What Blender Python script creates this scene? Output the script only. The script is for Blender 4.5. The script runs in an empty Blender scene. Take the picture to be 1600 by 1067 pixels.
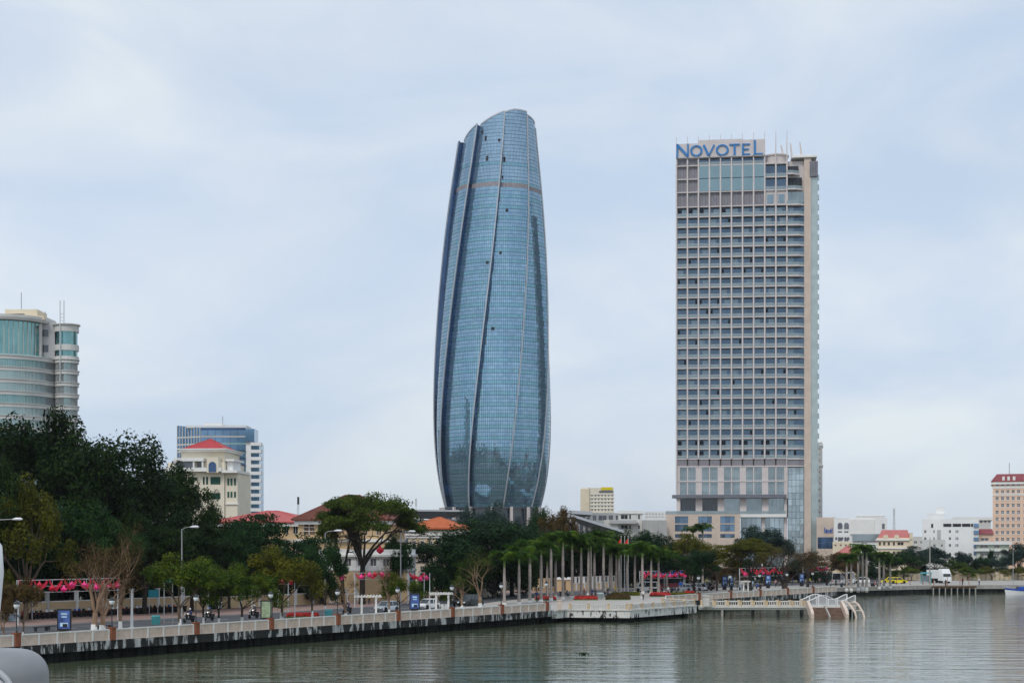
import bpy, bmesh, math, random
import numpy as np
from mathutils import Vector, Matrix

# ------------------------------------------------------------------ camera, sky, sun, exposure
sc = bpy.context.scene
COL = sc.collection
F, HZ, CZ = 2400.0, 850.0, 11.0        # focal length and horizon in photo pixels, camera height over water
GZ, PZ = 1.68, 1.80                    # road level, pavement level
HAZE = 0.00005

cd = bpy.data.cameras.new('camera')
cam = bpy.data.objects.new('camera', cd)
COL.objects.link(cam)
cam.location = (0, 0, CZ)
cam.rotation_euler = (math.radians(90), 0, 0)
cd.sensor_width = 36.0
cd.lens = 36.0 * F / 1600.0
cd.shift_y = (HZ - 533.5) / 1600.0
cd.clip_start = 0.2
cd.clip_end = 20000
sc.camera = cam

SUN_EL, SUN_AZ = math.radians(52), math.radians(205)   # azimuth clockwise from +Y: behind the camera, to the left
w = bpy.data.worlds.new('World')
sc.world = w
w.use_nodes = True
nt = w.node_tree
nt.nodes.clear()
wo = nt.nodes.new('ShaderNodeOutputWorld')
bg = nt.nodes.new('ShaderNodeBackground')
sky = nt.nodes.new('ShaderNodeTexSky')
sky.sky_type = 'NISHITA'
sky.sun_disc = False
sky.sun_elevation = SUN_EL
sky.sun_rotation = SUN_AZ
sky.air_density = 1.0
sky.dust_density = 2.0
tc = nt.nodes.new('ShaderNodeTexCoord')
mp = nt.nodes.new('ShaderNodeMapping')
mp.inputs['Scale'].default_value = (1.0, 1.0, 2.3)
mp.inputs['Rotation'].default_value = (0.25, 0.35, 0.0)
n1 = nt.nodes.new('ShaderNodeTexNoise')
n1.inputs['Scale'].default_value = 4.2
n1.inputs['Detail'].default_value = 7
n1.inputs['Roughness'].default_value = 0.50
n1.inputs['Distortion'].default_value = 0.6
n2 = nt.nodes.new('ShaderNodeTexNoise')
n2.inputs['Scale'].default_value = 2.1
n2.inputs['Detail'].default_value = 4
r1 = nt.nodes.new('ShaderNodeValToRGB')          # cloud sheet: blue-grey thin cloud to milky white
e = r1.color_ramp.elements
e[0].position, e[0].color = 0.36, (5.75, 6.95, 8.55, 1)
e[1].position, e[1].color = 0.66, (7.85, 8.55, 8.95, 1)
em = e.new(0.50); em.color = (6.70, 7.55, 8.70, 1)
r2 = nt.nodes.new('ShaderNodeMapRange')
r2.inputs['From Min'].default_value = 0.35
r2.inputs['From Max'].default_value = 0.70
r2.inputs['To Min'].default_value = 0.80
r2.inputs['To Max'].default_value = 0.97
mx = nt.nodes.new('ShaderNodeMix')
mx.data_type = 'RGBA'
nt.links.new(tc.outputs['Generated'], mp.inputs['Vector'])
nt.links.new(mp.outputs[0], n1.inputs['Vector'])
nt.links.new(mp.outputs[0], n2.inputs['Vector'])
nt.links.new(n1.outputs['Fac'], r1.inputs[0])
nt.links.new(n2.outputs['Fac'], r2.inputs['Value'])
nt.links.new(r2.outputs[0], mx.inputs['Factor'])
nt.links.new(sky.outputs[0], mx.inputs[6])
nt.links.new(r1.outputs[0], mx.inputs[7])
nt.links.new(mx.outputs[2], bg.inputs['Color'])
bg.inputs['Strength'].default_value = 0.106
nt.links.new(bg.outputs[0], wo.inputs['Surface'])

sd = bpy.data.lights.new('sun', 'SUN')
sd.energy = 1.5
sd.angle = math.radians(14)
sd.color = (1.0, 0.96, 0.90)
sun = bpy.data.objects.new('sun', sd)
COL.objects.link(sun)
sdir = Vector((math.sin(SUN_AZ) * math.cos(SUN_EL), math.cos(SUN_AZ) * math.cos(SUN_EL), math.sin(SUN_EL)))
sun.rotation_euler = sdir.to_track_quat('Z', 'Y').to_euler()
sun.location = (0, -50, 300)

sc.view_settings.view_transform = 'Standard'
sc.view_settings.look = 'None'
sc.view_settings.exposure = 0.0
sc.view_settings.gamma = 1.0
sc.view_settings.use_curve_mapping = False
sc.render.engine = 'CYCLES'
sc.cycles.use_denoising = True
sc.cycles.max_bounces = 6
sc.cycles.diffuse_bounces = 3
sc.cycles.glossy_bounces = 3
sc.cycles.transmission_bounces = 4
sc.cycles.transparent_max_bounces = 8
sc.cycles.volume_bounces = 0
sc.cycles.caustics_reflective = False
sc.cycles.caustics_refractive = False

# ------------------------------------------------------------------ positions
U = (0.5545, 0.8322)                   # along the shore, away from the camera
N = (-0.8322, 0.5545)                  # inland
O = (-45.7, 137.1)
def ST(s, t): return (O[0] + U[0]*s + N[0]*t, O[1] + U[1]*s + N[1]*t)
def st_of(x, y):
    dx, dy = x - O[0], y - O[1]
    return (dx*U[0] + dy*U[1], dx*N[0] + dy*N[1])
def gnd(px, py, z=PZ):                 # where a pixel's ray meets level z
    d = (CZ - z) * F / (py - HZ)
    return ((px - 800) / F * d, d)
def pxt(px, t):                        # where a pixel column crosses the line t metres inland of the quay rail
    k = (px - 800) / F
    d = (t + O[0]*N[0] + O[1]*N[1]) / (N[1] + N[0]*k)
    return (k*d, d)
def pxd(px, d): return ((px - 800) / F * d, d)
def zz(py, d): return CZ + (HZ - py) * d / F
SANG = math.atan2(U[1], U[0])
ORD = ['first','second','third','fourth','fifth','sixth','seventh','eighth','ninth','tenth','eleventh','twelfth','thirteenth',
       'fourteenth','fifteenth','sixteenth','seventeenth','eighteenth','nineteenth','twentieth','twenty-first','twenty-second',
       'twenty-third','twenty-fourth','twenty-fifth','twenty-sixth','twenty-seventh','twenty-eighth','twenty-ninth','thirtieth',
       'thirty-first','thirty-second','thirty-third','thirty-fourth']

# ------------------------------------------------------------------ builders
class MB:
    def __init__(self): self.v = []; self.f = []; self.m = []
    def add(self, vs, fs, mi=0):
        o = len(self.v); self.v += [tuple(p) for p in vs]
        for f in fs: self.f.append(tuple(i + o for i in f)); self.m.append(mi)
    def box(self, x0, y0, z0, x1, y1, z1, mi=0):
        self.add([(x0,y0,z0),(x1,y0,z0),(x1,y1,z0),(x0,y1,z0),(x0,y0,z1),(x1,y0,z1),(x1,y1,z1),(x0,y1,z1)],
                 [(0,3,2,1),(4,5,6,7),(0,1,5,4),(1,2,6,5),(2,3,7,6),(3,0,4,7)], mi)
    def obox(self, cx, cy, z0, lx, ly, h, a=0, mi=0):
        c, s = math.cos(a), math.sin(a); vs = []
        for z in (z0, z0+h):
            for dx, dy in ((-lx/2,-ly/2),(lx/2,-ly/2),(lx/2,ly/2),(-lx/2,ly/2)):
                vs.append((cx+dx*c-dy*s, cy+dx*s+dy*c, z))
        self.add(vs, [(0,3,2,1),(4,5,6,7),(0,1,5,4),(1,2,6,5),(2,3,7,6),(3,0,4,7)], mi)
    def frustum(self, b, t, mi=0):     # bottom and top rectangles (x0,y0,x1,y1,z)
        x0,y0,x1,y1,z = b; X0,Y0,X1,Y1,Z = t
        self.add([(x0,y0,z),(x1,y0,z),(x1,y1,z),(x0,y1,z),(X0,Y0,Z),(X1,Y0,Z),(X1,Y1,Z),(X0,Y1,Z)],
                 [(0,3,2,1),(4,5,6,7),(0,1,5,4),(1,2,6,5),(2,3,7,6),(3,0,4,7)], mi)
    def quad(self, a, b, c, d, mi=0): self.add([a,b,c,d], [(0,1,2,3)], mi)
    def prism(self, poly, z0, z1, mi=0):
        n = len(poly)
        self.add([(x,y,z0) for x,y in poly] + [(x,y,z1) for x,y in poly],
                 [tuple(range(n-1,-1,-1)), tuple(range(n,2*n))] + [(i,(i+1)%n,n+(i+1)%n,n+i) for i in range(n)], mi)
    def xprism(self, poly, y0, y1, mi=0):   # polygon in x,z pushed along y
        n = len(poly)
        self.add([(x,y0,z) for x,z in poly] + [(x,y1,z) for x,z in poly],
                 [tuple(range(n)), tuple(range(2*n-1,n-1,-1))] + [((i+1)%n,i,n+i,n+(i+1)%n) for i in range(n)], mi)
    def tube(self, path, rad, n=6, mi=0, caps=True):
        path = [Vector(p) for p in path]
        if not hasattr(rad, '__len__'): rad = [rad]*len(path)
        o = len(self.v); ref = None
        for i, p in enumerate(path):
            d = (path[min(i+1,len(path)-1)] - path[max(i-1,0)])
            if d.length < 1e-9: d = Vector((0,0,1))
            d.normalize()
            if ref is None: ref = Vector((1,0,0)) if abs(d.x) < .8 else Vector((0,1,0))
            a = (ref - d*ref.dot(d))
            if a.length < 1e-4: a = Vector((0,1,0)) - d*d.y
            a.normalize(); ref = a; b = d.cross(a)
            for k in range(n):
                q = 2*math.pi*k/n
                self.v.append(tuple(p + (a*math.cos(q) + b*math.sin(q))*rad[i]))
        for i in range(len(path)-1):
            for k in range(n):
                self.f.append((o+i*n+k, o+i*n+(k+1)%n, o+(i+1)*n+(k+1)%n, o+(i+1)*n+k)); self.m.append(mi)
        if caps:
            self.f.append(tuple(o+k for k in range(n-1,-1,-1))); self.m.append(mi)
            e = o+(len(path)-1)*n
            self.f.append(tuple(e+k for k in range(n))); self.m.append(mi)
    def lathe(self, prof, n=16, c=(0,0), a0=0.0, a1=2*math.pi, mi=0):
        full = abs(a1-a0-2*math.pi) < 1e-6; m = n if full else n+1; o = len(self.v)
        for r, z in prof:
            for k in range(m):
                q = a0+(a1-a0)*k/n; self.v.append((c[0]+r*math.cos(q), c[1]+r*math.sin(q), z))
        for i in range(len(prof)-1):
            for k in range(n):
                k2 = (k+1)%m if full else k+1
                self.f.append((o+i*m+k, o+i*m+k2, o+(i+1)*m+k2, o+(i+1)*m+k)); self.m.append(mi)
        if full and prof[0][0] > 1e-6: self.f.append(tuple(o+k for k in range(m-1,-1,-1))); self.m.append(mi)
        if full and prof[-1][0] > 1e-6: self.f.append(tuple(o+(len(prof)-1)*m+k for k in range(m))); self.m.append(mi)
    def mesh(self, name, mats, smooth=False):
        me = bpy.data.meshes.new(name)
        me.from_pydata(self.v, [], self.f)
        for m in (mats if isinstance(mats, (list, tuple)) else [mats]): me.materials.append(m)
        if any(self.m): me.polygons.foreach_set('material_index', self.m)
        if smooth: me.polygons.foreach_set('use_smooth', [True]*len(me.polygons))
        me.update()
        return me
    def build(self, name, mats, parent=None, smooth=False):
        return link(name, self.mesh(name, mats, smooth), parent)

def link(name, me, parent=None, loc=None, rz=0.0, scale=None):
    o = bpy.data.objects.new(name, me)
    COL.objects.link(o)
    if parent is not None: o.parent = parent
    if loc is not None: o.location = loc
    if rz: o.rotation_euler = (0, 0, rz)
    if scale is not None: o.scale = scale
    return o
def tag(o, label=None, cat=None, group=None, kind=None):
    if label: o['label'] = label
    if cat: o['category'] = cat
    if group: o['group'] = group
    if kind: o['kind'] = kind
    return o
def thing(name, label, cat, loc=(0,0,0), rz=0.0, group=None, scale=None):
    return tag(link(name, None, None, loc, rz, scale), label, cat, group)
def copy_tree(o, parent=None):
    c = o.copy(); COL.objects.link(c); c.parent = parent
    for ch in list(o.children): copy_tree(ch, c)
    return c

# ------------------------------------------------------------------ materials
def _base(name):
    m = bpy.data.materials.new(name); m.use_nodes = True
    t = m.node_tree
    return m, t, t.nodes['Principled BSDF']
def mat(name, col, rough=0.7, metal=0.0, var=0.15, scale=0.8, stretch=(1,1,1), dirt=None, dirt_at=(0.5,0.7), bump=0.0, bscale=8.0, spec=0.4, alpha=1.0, facevar=0.0):
    m, t, b = _base(name)
    b.inputs['Roughness'].default_value = rough
    b.inputs['Metallic'].default_value = metal
    b.inputs['Specular IOR Level'].default_value = spec
    b.inputs['Alpha'].default_value = alpha
    g = t.nodes.new('ShaderNodeNewGeometry')
    mp = t.nodes.new('ShaderNodeMapping'); mp.inputs['Scale'].default_value = stretch
    t.links.new(g.outputs['Position'], mp.inputs['Vector'])
    n = t.nodes.new('ShaderNodeTexNoise'); n.inputs['Scale'].default_value = scale; n.inputs['Detail'].default_value = 5
    t.links.new(mp.outputs[0], n.inputs['Vector'])
    r = t.nodes.new('ShaderNodeMapRange')
    r.inputs['From Min'].default_value = 0.25; r.inputs['From Max'].default_value = 0.75
    r.inputs['To Min'].default_value = 1-var; r.inputs['To Max'].default_value = 1+var
    t.links.new(n.outputs['Fac'], r.inputs['Value'])
    v = t.nodes.new('ShaderNodeVectorMath'); v.operation = 'SCALE'; v.inputs[0].default_value = col[:3]
    t.links.new(r.outputs[0], v.inputs['Scale'])
    out = v.outputs[0]
    if facevar:
        at = t.nodes.new('ShaderNodeAttribute'); at.attribute_name = 'rnd'
        fr = t.nodes.new('ShaderNodeMapRange'); fr.inputs['To Min'].default_value = 1-facevar; fr.inputs['To Max'].default_value = 1+facevar
        t.links.new(at.outputs['Fac'], fr.inputs['Value'])
        v2 = t.nodes.new('ShaderNodeVectorMath'); v2.operation = 'SCALE'
        t.links.new(out, v2.inputs[0]); t.links.new(fr.outputs[0], v2.inputs['Scale']); out = v2.outputs[0]
    if dirt:
        n2 = t.nodes.new('ShaderNodeTexNoise'); n2.inputs['Scale'].default_value = scale*2.3; n2.inputs['Detail'].default_value = 6; n2.inputs['Roughness'].default_value = 0.65
        t.links.new(mp.outputs[0], n2.inputs['Vector'])
        r2 = t.nodes.new('ShaderNodeMapRange'); r2.interpolation_type = 'SMOOTHSTEP'
        r2.inputs['From Min'].default_value = dirt_at[0]; r2.inputs['From Max'].default_value = dirt_at[1]
        t.links.new(n2.outputs['Fac'], r2.inputs['Value'])
        x = t.nodes.new('ShaderNodeMix'); x.data_type = 'RGBA'
        t.links.new(r2.outputs[0], x.inputs['Factor']); t.links.new(out, x.inputs[6]); x.inputs[7].default_value = (*dirt, 1)
        out = x.outputs[2]
    t.links.new(out, b.inputs['Base Color'])
    if bump:
        n3 = t.nodes.new('ShaderNodeTexNoise'); n3.inputs['Scale'].default_value = bscale; n3.inputs['Detail'].default_value = 4
        t.links.new(g.outputs['Position'], n3.inputs['Vector'])
        bp = t.nodes.new('ShaderNodeBump'); bp.inputs['Strength'].default_value = 0.6; bp.inputs['Distance'].default_value = bump
        t.links.new(n3.outputs['Fac'], bp.inputs['Height']); t.links.new(bp.outputs[0], b.inputs['Normal'])
    return m
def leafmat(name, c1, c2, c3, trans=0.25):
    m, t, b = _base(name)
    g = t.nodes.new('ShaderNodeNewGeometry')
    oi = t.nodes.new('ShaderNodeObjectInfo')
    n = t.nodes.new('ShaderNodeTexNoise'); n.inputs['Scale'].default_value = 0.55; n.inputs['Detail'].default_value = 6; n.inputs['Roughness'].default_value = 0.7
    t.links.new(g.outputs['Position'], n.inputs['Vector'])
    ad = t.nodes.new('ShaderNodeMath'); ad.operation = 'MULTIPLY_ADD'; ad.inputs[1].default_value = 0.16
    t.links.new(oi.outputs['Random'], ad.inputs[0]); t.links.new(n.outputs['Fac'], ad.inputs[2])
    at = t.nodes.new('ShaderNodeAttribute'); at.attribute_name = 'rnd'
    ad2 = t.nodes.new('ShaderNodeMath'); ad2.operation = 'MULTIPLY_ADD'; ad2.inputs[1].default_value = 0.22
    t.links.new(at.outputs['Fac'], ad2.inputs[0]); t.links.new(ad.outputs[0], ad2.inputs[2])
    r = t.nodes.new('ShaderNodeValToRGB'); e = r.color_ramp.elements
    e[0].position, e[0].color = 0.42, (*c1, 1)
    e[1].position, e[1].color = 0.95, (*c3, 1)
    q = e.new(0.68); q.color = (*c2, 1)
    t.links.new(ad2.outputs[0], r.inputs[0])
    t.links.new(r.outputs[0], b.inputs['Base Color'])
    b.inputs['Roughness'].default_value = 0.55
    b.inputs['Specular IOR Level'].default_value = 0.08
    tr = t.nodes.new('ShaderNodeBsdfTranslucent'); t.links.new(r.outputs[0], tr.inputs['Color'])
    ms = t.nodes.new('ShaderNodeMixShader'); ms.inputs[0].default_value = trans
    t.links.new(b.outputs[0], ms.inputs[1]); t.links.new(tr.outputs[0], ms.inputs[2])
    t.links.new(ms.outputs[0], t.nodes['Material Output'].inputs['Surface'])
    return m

M = {}
def d(k, *a, **kw): M[k] = mat(k, *a, **kw)
d('asphalt', (0.075,0.078,0.085), 0.9, var=0.25, scale=0.3, bump=0.01, bscale=20)
d('paving', (0.30,0.20,0.17), 0.85, var=0.25, scale=0.6)
d('plaza_paving', (0.42,0.39,0.36), 0.8, var=0.18, scale=0.5)
d('soil', (0.10,0.09,0.06), 0.95, var=0.3, scale=0.2)
d('kerb', (0.36,0.35,0.33), 0.8)
d('paint_white', (0.72,0.72,0.70), 0.6, var=0.12)
d('rail_white', (0.74,0.73,0.70), 0.5, var=0.08, dirt=(0.4,0.36,0.3), dirt_at=(0.62,0.8))
d('rail_beige', (0.64,0.52,0.43), 0.7, var=0.14, scale=1.5)
d('rail_ochre', (0.62,0.47,0.29), 0.7, var=0.15, scale=1.5)
d('brick_red', (0.26,0.085,0.04), 0.85, var=0.3, scale=3.0, bump=0.01)
d('quay_dark', (0.035,0.038,0.036), 0.9, var=0.5, scale=0.7, stretch=(1,1,0.25), dirt=(0.006,0.007,0.006), dirt_at=(0.45,0.6))  # near-black base colour paints in the shade under the overhanging deck
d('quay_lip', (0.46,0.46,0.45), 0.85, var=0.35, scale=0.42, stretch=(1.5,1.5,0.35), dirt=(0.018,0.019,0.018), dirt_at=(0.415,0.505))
d('quay_white', (0.66,0.65,0.62), 0.8, var=0.15, scale=0.6, stretch=(1.3,1.3,0.45), dirt=(0.04,0.04,0.036), dirt_at=(0.52,0.58))
d('concrete', (0.36,0.34,0.31), 0.85, var=0.2, scale=0.6, dirt=(0.14,0.13,0.12), dirt_at=(0.55,0.75), bump=0.008)
d('pier_white', (0.62,0.60,0.56), 0.75, var=0.15, scale=1.0, dirt=(0.26,0.24,0.2), dirt_at=(0.56,0.72))
d('stair_brown', (0.17,0.11,0.08), 0.9, var=0.3, scale=1.2)
d('metal_dark', (0.035,0.037,0.04), 0.5, 0.3, var=0.15)
d('metal_grey', (0.42,0.43,0.44), 0.45, 0.4, var=0.08)
d('steel_white', (0.66,0.67,0.68), 0.4, 0.1, var=0.06)
d('black', (0.012,0.012,0.014), 0.5, var=0.2)
d('rubber', (0.018,0.018,0.018), 0.85)
d('globe', (0.80,0.82,0.84), 0.25, var=0.05)
d('wood', (0.16,0.10,0.06), 0.85, var=0.3, scale=2)
d('bark', (0.115,0.085,0.06), 0.95, var=0.4, scale=2.0, stretch=(1,1,0.4), bump=0.02)
d('bark_dark', (0.035,0.028,0.022), 0.95, var=0.4, scale=2.0, stretch=(1,1,0.4), bump=0.02)
d('bark_bare', (0.24,0.155,0.10), 0.95, var=0.4, scale=1.2, stretch=(1,1,0.4))
d('palm_trunk', (0.37,0.32,0.285), 0.9, var=0.25, scale=1.2, stretch=(0.6,0.6,3.0))
d('palm_shaft', (0.16,0.24,0.05), 0.5, var=0.2)
d('limewash', (0.78,0.78,0.76), 0.8, var=0.1, dirt=(0.45,0.43,0.38), dirt_at=(0.6,0.8))
d('flower_red', (0.40,0.02,0.015), 0.8, var=0.4, scale=4)
d('flower_bed', (0.10,0.16,0.04), 0.9, var=0.4, scale=3)
d('lantern_pink', (0.86,0.055,0.26), 0.5, var=0.25, scale=2)
d('lantern_red', (0.62,0.015,0.05), 0.55, var=0.25, scale=2)
d('flag_red', (0.70,0.03,0.012), 0.7, var=0.15)
d('flag_gold', (0.80,0.50,0.03), 0.7)
d('sign_blue', (0.015,0.10,0.42), 0.45, var=0.1)
d('sign_teal', (0.01,0.24,0.30), 0.45, var=0.1)
d('poster_blue', (0.06,0.11,0.32), 0.3, var=0.6, scale=1.6)
d('poster_light', (0.42,0.62,0.78), 0.3, var=0.4, scale=2.0)
d('poster_green', (0.28,0.36,0.22), 0.3, var=0.5, scale=1.8)
d('teal_paint', (0.06,0.30,0.32), 0.6)
# building stock
d('wall_yellow', (0.60,0.43,0.25), 0.8, var=0.12, scale=0.3, dirt=(0.40,0.27,0.13), dirt_at=(0.62,0.85))
d('wall_cream', (0.74,0.64,0.48), 0.8, var=0.08, scale=0.25)
d('wall_cream2', (0.76,0.69,0.56), 0.8, var=0.08, scale=0.25)
d('wall_white', (0.80,0.80,0.79), 0.75, var=0.07, scale=0.2, dirt=(0.55,0.54,0.52), dirt_at=(0.66,0.9))
d('wall_grey', (0.46,0.46,0.46), 0.8, var=0.1, scale=0.3)
d('wall_pale', (0.62,0.61,0.58), 0.8, var=0.1, scale=0.3)
d('wall_green', (0.56,0.62,0.52), 0.8, var=0.1, scale=0.3)
d('wall_peach', (0.80,0.56,0.42), 0.8, var=0.06, scale=0.2)
d('trim_white', (0.80,0.79,0.76), 0.7, var=0.05)
d('stone_beige', (0.60,0.49,0.41), 0.75, var=0.1, scale=0.5)
d('concrete_pink', (0.63,0.57,0.555), 0.75, var=0.07, scale=0.4)
d('roof_red', (0.46,0.045,0.05), 0.6, var=0.15, scale=0.6)
d('roof_metal_red', (0.52,0.10,0.09), 0.45, var=0.12, scale=0.5)
d('roof_maroon', (0.24,0.055,0.065), 0.7, var=0.15)
d('roof_pink', (0.46,0.15,0.14), 0.75, var=0.12)
d('roof_brown', (0.17,0.055,0.038), 0.85, var=0.35, scale=0.8)
d('roof_orange', (0.50,0.135,0.05), 0.85, var=0.2, scale=1.2)
d('canopy_grey', (0.50,0.52,0.55), 0.35, 0.3, var=0.06)
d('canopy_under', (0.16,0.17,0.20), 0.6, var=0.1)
d('glass_dark', (0.030,0.040,0.055), 0.12, var=0.3, scale=0.4, spec=0.9)
d('glass_navy', (0.07,0.12,0.22), 0.10, 0.9, var=0.2, scale=0.25)
d('glass_vision', (0.285,0.455,0.60), 0.06, 0.74, var=0.12, scale=0.12, facevar=0.10)
d('glass_spandrel', (0.225,0.435,0.525), 0.09, 0.74, var=0.10, scale=0.12, facevar=0.10)
d('glass_crown', (0.325,0.48,0.62), 0.08, 0.7, var=0.10, scale=0.12, facevar=0.08)
d('mullion', (0.10,0.16,0.22), 0.45, 0.5, var=0.05)
d('fin_white', (0.44,0.46,0.50), 0.4, 0.2, var=0.05)
d('louvre_brown', (0.30,0.26,0.27), 0.7, var=0.2, scale=1.0)
d('louvre_grey', (0.245,0.23,0.255), 0.6, var=0.12, scale=0.6)
d('glass_hotel', (0.15,0.225,0.31), 0.12, 0.8, var=0.3, scale=0.12, facevar=0.3)
d('glass_curtain', (0.27,0.36,0.42), 0.25, 0.5, var=0.15, scale=0.8, stretch=(2,2,0.1))
d('glass_shop', (0.40,0.47,0.49), 0.12, 0.7, var=0.3, scale=0.15, facevar=0.2)
d('glass_panel', (0.25,0.35,0.375), 0.15, 0.75, var=0.10, scale=0.1)
d('glass_rail', (0.34,0.42,0.45), 0.15, 0.2, var=0.08, alpha=0.66)
d('glass_pale', (0.44,0.51,0.50), 0.2, 0.5, var=0.14, scale=0.3)
d('glass_green', (0.19,0.36,0.36), 0.10, 0.9, var=0.18, scale=0.2)
d('glass_green2', (0.36,0.50,0.49), 0.15, 0.8, var=0.12, scale=0.2)
d('glass_blue', (0.18,0.30,0.44), 0.12, 0.85, var=0.25, scale=0.15)
d('shutter_green', (0.015,0.085,0.06), 0.6, var=0.2)
d('window_grey', (0.16,0.17,0.19), 0.2, 0.4, var=0.3, scale=0.3)
d('opening_dark', (0.02,0.02,0.025), 0.7, var=0.3)
d('letters_blue', (0.03,0.21,0.52), 0.4, var=0.06)
d('bridge_grey', (0.27,0.275,0.285), 0.5, 0.2, var=0.12, scale=6)
d('bridge_white', (0.74,0.76,0.78), 0.45, 0.0, var=0.06, scale=6)
d('car_silver', (0.52,0.56,0.60), 0.3, 0.6, var=0.03)
d('car_white', (0.80,0.80,0.80), 0.3, var=0.03)
d('car_dark', (0.016,0.024,0.022), 0.25, 0.2, var=0.03)
d('car_yellow', (0.75,0.60,0.01), 0.35, var=0.03)
d('car_green', (0.10,0.35,0.08), 0.35, var=0.03)
d('car_red', (0.45,0.02,0.02), 0.35, var=0.03)
d('car_glass', (0.02,0.026,0.03), 0.08, spec=0.8, var=0.05)
d('chrome', (0.65,0.65,0.66), 0.25, 0.9, var=0.03)
d('tail_red', (0.4,0.01,0.01), 0.3)
d('boat_blue', (0.01,0.06,0.36), 0.35, var=0.06)
d('hill', (0.05,0.075,0.06), 0.95, var=0.3, scale=0.01)
for i, c in enumerate([(0.52,0.36,0.28),(0.42,0.27,0.19)]): d('skin%d' % i, c, 0.6, var=0.05)
for i, c in enumerate([(0.70,0.70,0.70),(0.03,0.05,0.16),(0.55,0.07,0.03),(0.62,0.52,0.05),(0.05,0.06,0.06),(0.35,0.5,0.6),(0.12,0.02,0.03),(0.5,0.25,0.3)]): d('shirt%d' % i, c, 0.85, var=0.15, scale=5)
for i, c in enumerate([(0.02,0.022,0.03),(0.05,0.07,0.13),(0.18,0.16,0.12)]): d('trouser%d' % i, c, 0.85, var=0.15, scale=5)
d('hair', (0.012,0.010,0.009), 0.6)
LEAF = {
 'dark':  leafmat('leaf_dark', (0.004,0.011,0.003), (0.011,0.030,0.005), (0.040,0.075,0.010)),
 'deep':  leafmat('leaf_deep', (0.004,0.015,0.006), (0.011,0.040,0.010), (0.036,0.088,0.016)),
 'green': leafmat('leaf_green', (0.010,0.028,0.003), (0.044,0.085,0.006), (0.140,0.165,0.010)),
 'olive': leafmat('leaf_olive', (0.024,0.030,0.003), (0.085,0.090,0.006), (0.185,0.165,0.010)),
 'brown': leafmat('leaf_brown', (0.035,0.022,0.010), (0.085,0.052,0.018), (0.13,0.10,0.028)),
 'blue':  leafmat('leaf_blue', (0.010,0.022,0.020), (0.022,0.048,0.040), (0.050,0.085,0.058)),
 'umbr':  leafmat('leaf_umbr', (0.008,0.020,0.003), (0.032,0.058,0.006), (0.090,0.120,0.010)),
 'palm':  leafmat('leaf_palm', (0.008,0.028,0.004), (0.034,0.090,0.010), (0.170,0.250,0.020), 0.35),
}

# ------------------------------------------------------------------ the setting
# water
def water_mat():
    m, t, b = _base('river_water')
    b.inputs['Base Color'].default_value = (0.082, 0.102, 0.060, 1)
    b.inputs['Roughness'].default_value = 0.04
    b.inputs['IOR'].default_value = 1.48
    g = t.nodes.new('ShaderNodeNewGeometry')
    prev = None
    for sc_, st, dist, stren in ((0.42, (0.28, 1, 1), 0.14, 1.0), (1.4, (0.45, 1, 1), 0.034, 1.0), (4.5, (0.7, 1, 1), 0.006, 1.0)):
        mp = t.nodes.new('ShaderNodeMapping'); mp.inputs['Scale'].default_value = st
        mp.inputs['Rotation'].default_value = (0, 0, 0.06)
        n = t.nodes.new('ShaderNodeTexNoise'); n.inputs['Scale'].default_value = sc_; n.inputs['Detail'].default_value = 3
        t.links.new(g.outputs['Position'], mp.inputs['Vector']); t.links.new(mp.outputs[0], n.inputs['Vector'])
        bp = t.nodes.new('ShaderNodeBump'); bp.inputs['Strength'].default_value = stren; bp.inputs['Distance'].default_value = dist
        t.links.new(n.outputs['Fac'], bp.inputs['Height'])
        if prev is not None: t.links.new(prev.outputs[0], bp.inputs['Normal'])
        prev = bp
    t.links.new(prev.outputs[0], b.inputs['Normal'])
    return m
mb = MB()
mb.quad((-1500,-300,0),(1500,-300,0),(1500,1600,0),(-1500,1600,0))
tag(mb.build('river_water', water_mat()), kind='structure')

P0 = ST(92.5, 0.0); P1 = ST(97.0, 0.5); P2 = ST(100.6, -7.9); P3 = ST(120.6, -8.2); P4 = ST(126, 0.8)
Q0 = ST(196, -0.5); Q1 = ST(200, 14); Q2 = (73.0, 330.0); Q3 = (94.0, 345.0); Q4 = (117.0, 348.0); Q5 = (190.0, 362.0)
shore = [ST(-140, 0), P0, P1, P2, P3, P4, Q0, Q1, Q2, Q3, Q4, Q5, (900, 900)]
def sheet(name, poly, z, material, parent=None):
    bm = bmesh.new()
    f = bm.faces.new([bm.verts.new((x, y, z)) for x, y in poly])
    bmesh.ops.triangulate(bm, faces=[f], ngon_method='EAR_CLIP')
    for f in bm.faces:
        if f.normal.z < 0: f.normal_flip()
    me = bpy.data.meshes.new(name); bm.to_mesh(me); bm.free(); me.materials.append(material)
    return link(name, me, parent)
sv = [st_of(*p)[0] for p in shore]       # ground: strips running inland from each shore point, out to the horizon
rows = [shore, [ST(a, 75) for a in sv], [ST(a*1.0+(a-200)*1.2, 600) for a in sv]]
rows.append([(-6000+12000*i/(len(shore)-1), 6000) for i in range(len(shore))])
mb = MB(); n_ = len(shore); mb.v = [(x, y, GZ) for r in rows for x, y in r]
for a in range(len(rows)-1):
    for b in range(n_-1): mb.f.append((a*n_+b, a*n_+b+1, (a+1)*n_+b+1, (a+1)*n_+b)); mb.m.append(0)
x0_, x1_ = shore[0], shore[-1]
mb.add([(*rows[0][0], GZ), (*rows[1][0], GZ), (*rows[2][0], GZ), (-6000, 6000, GZ), (-6000, -300, GZ), (-300, -300, GZ)], [(0, 1, 2), (0, 2, 3), (0, 3, 4), (0, 4, 5)])
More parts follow.
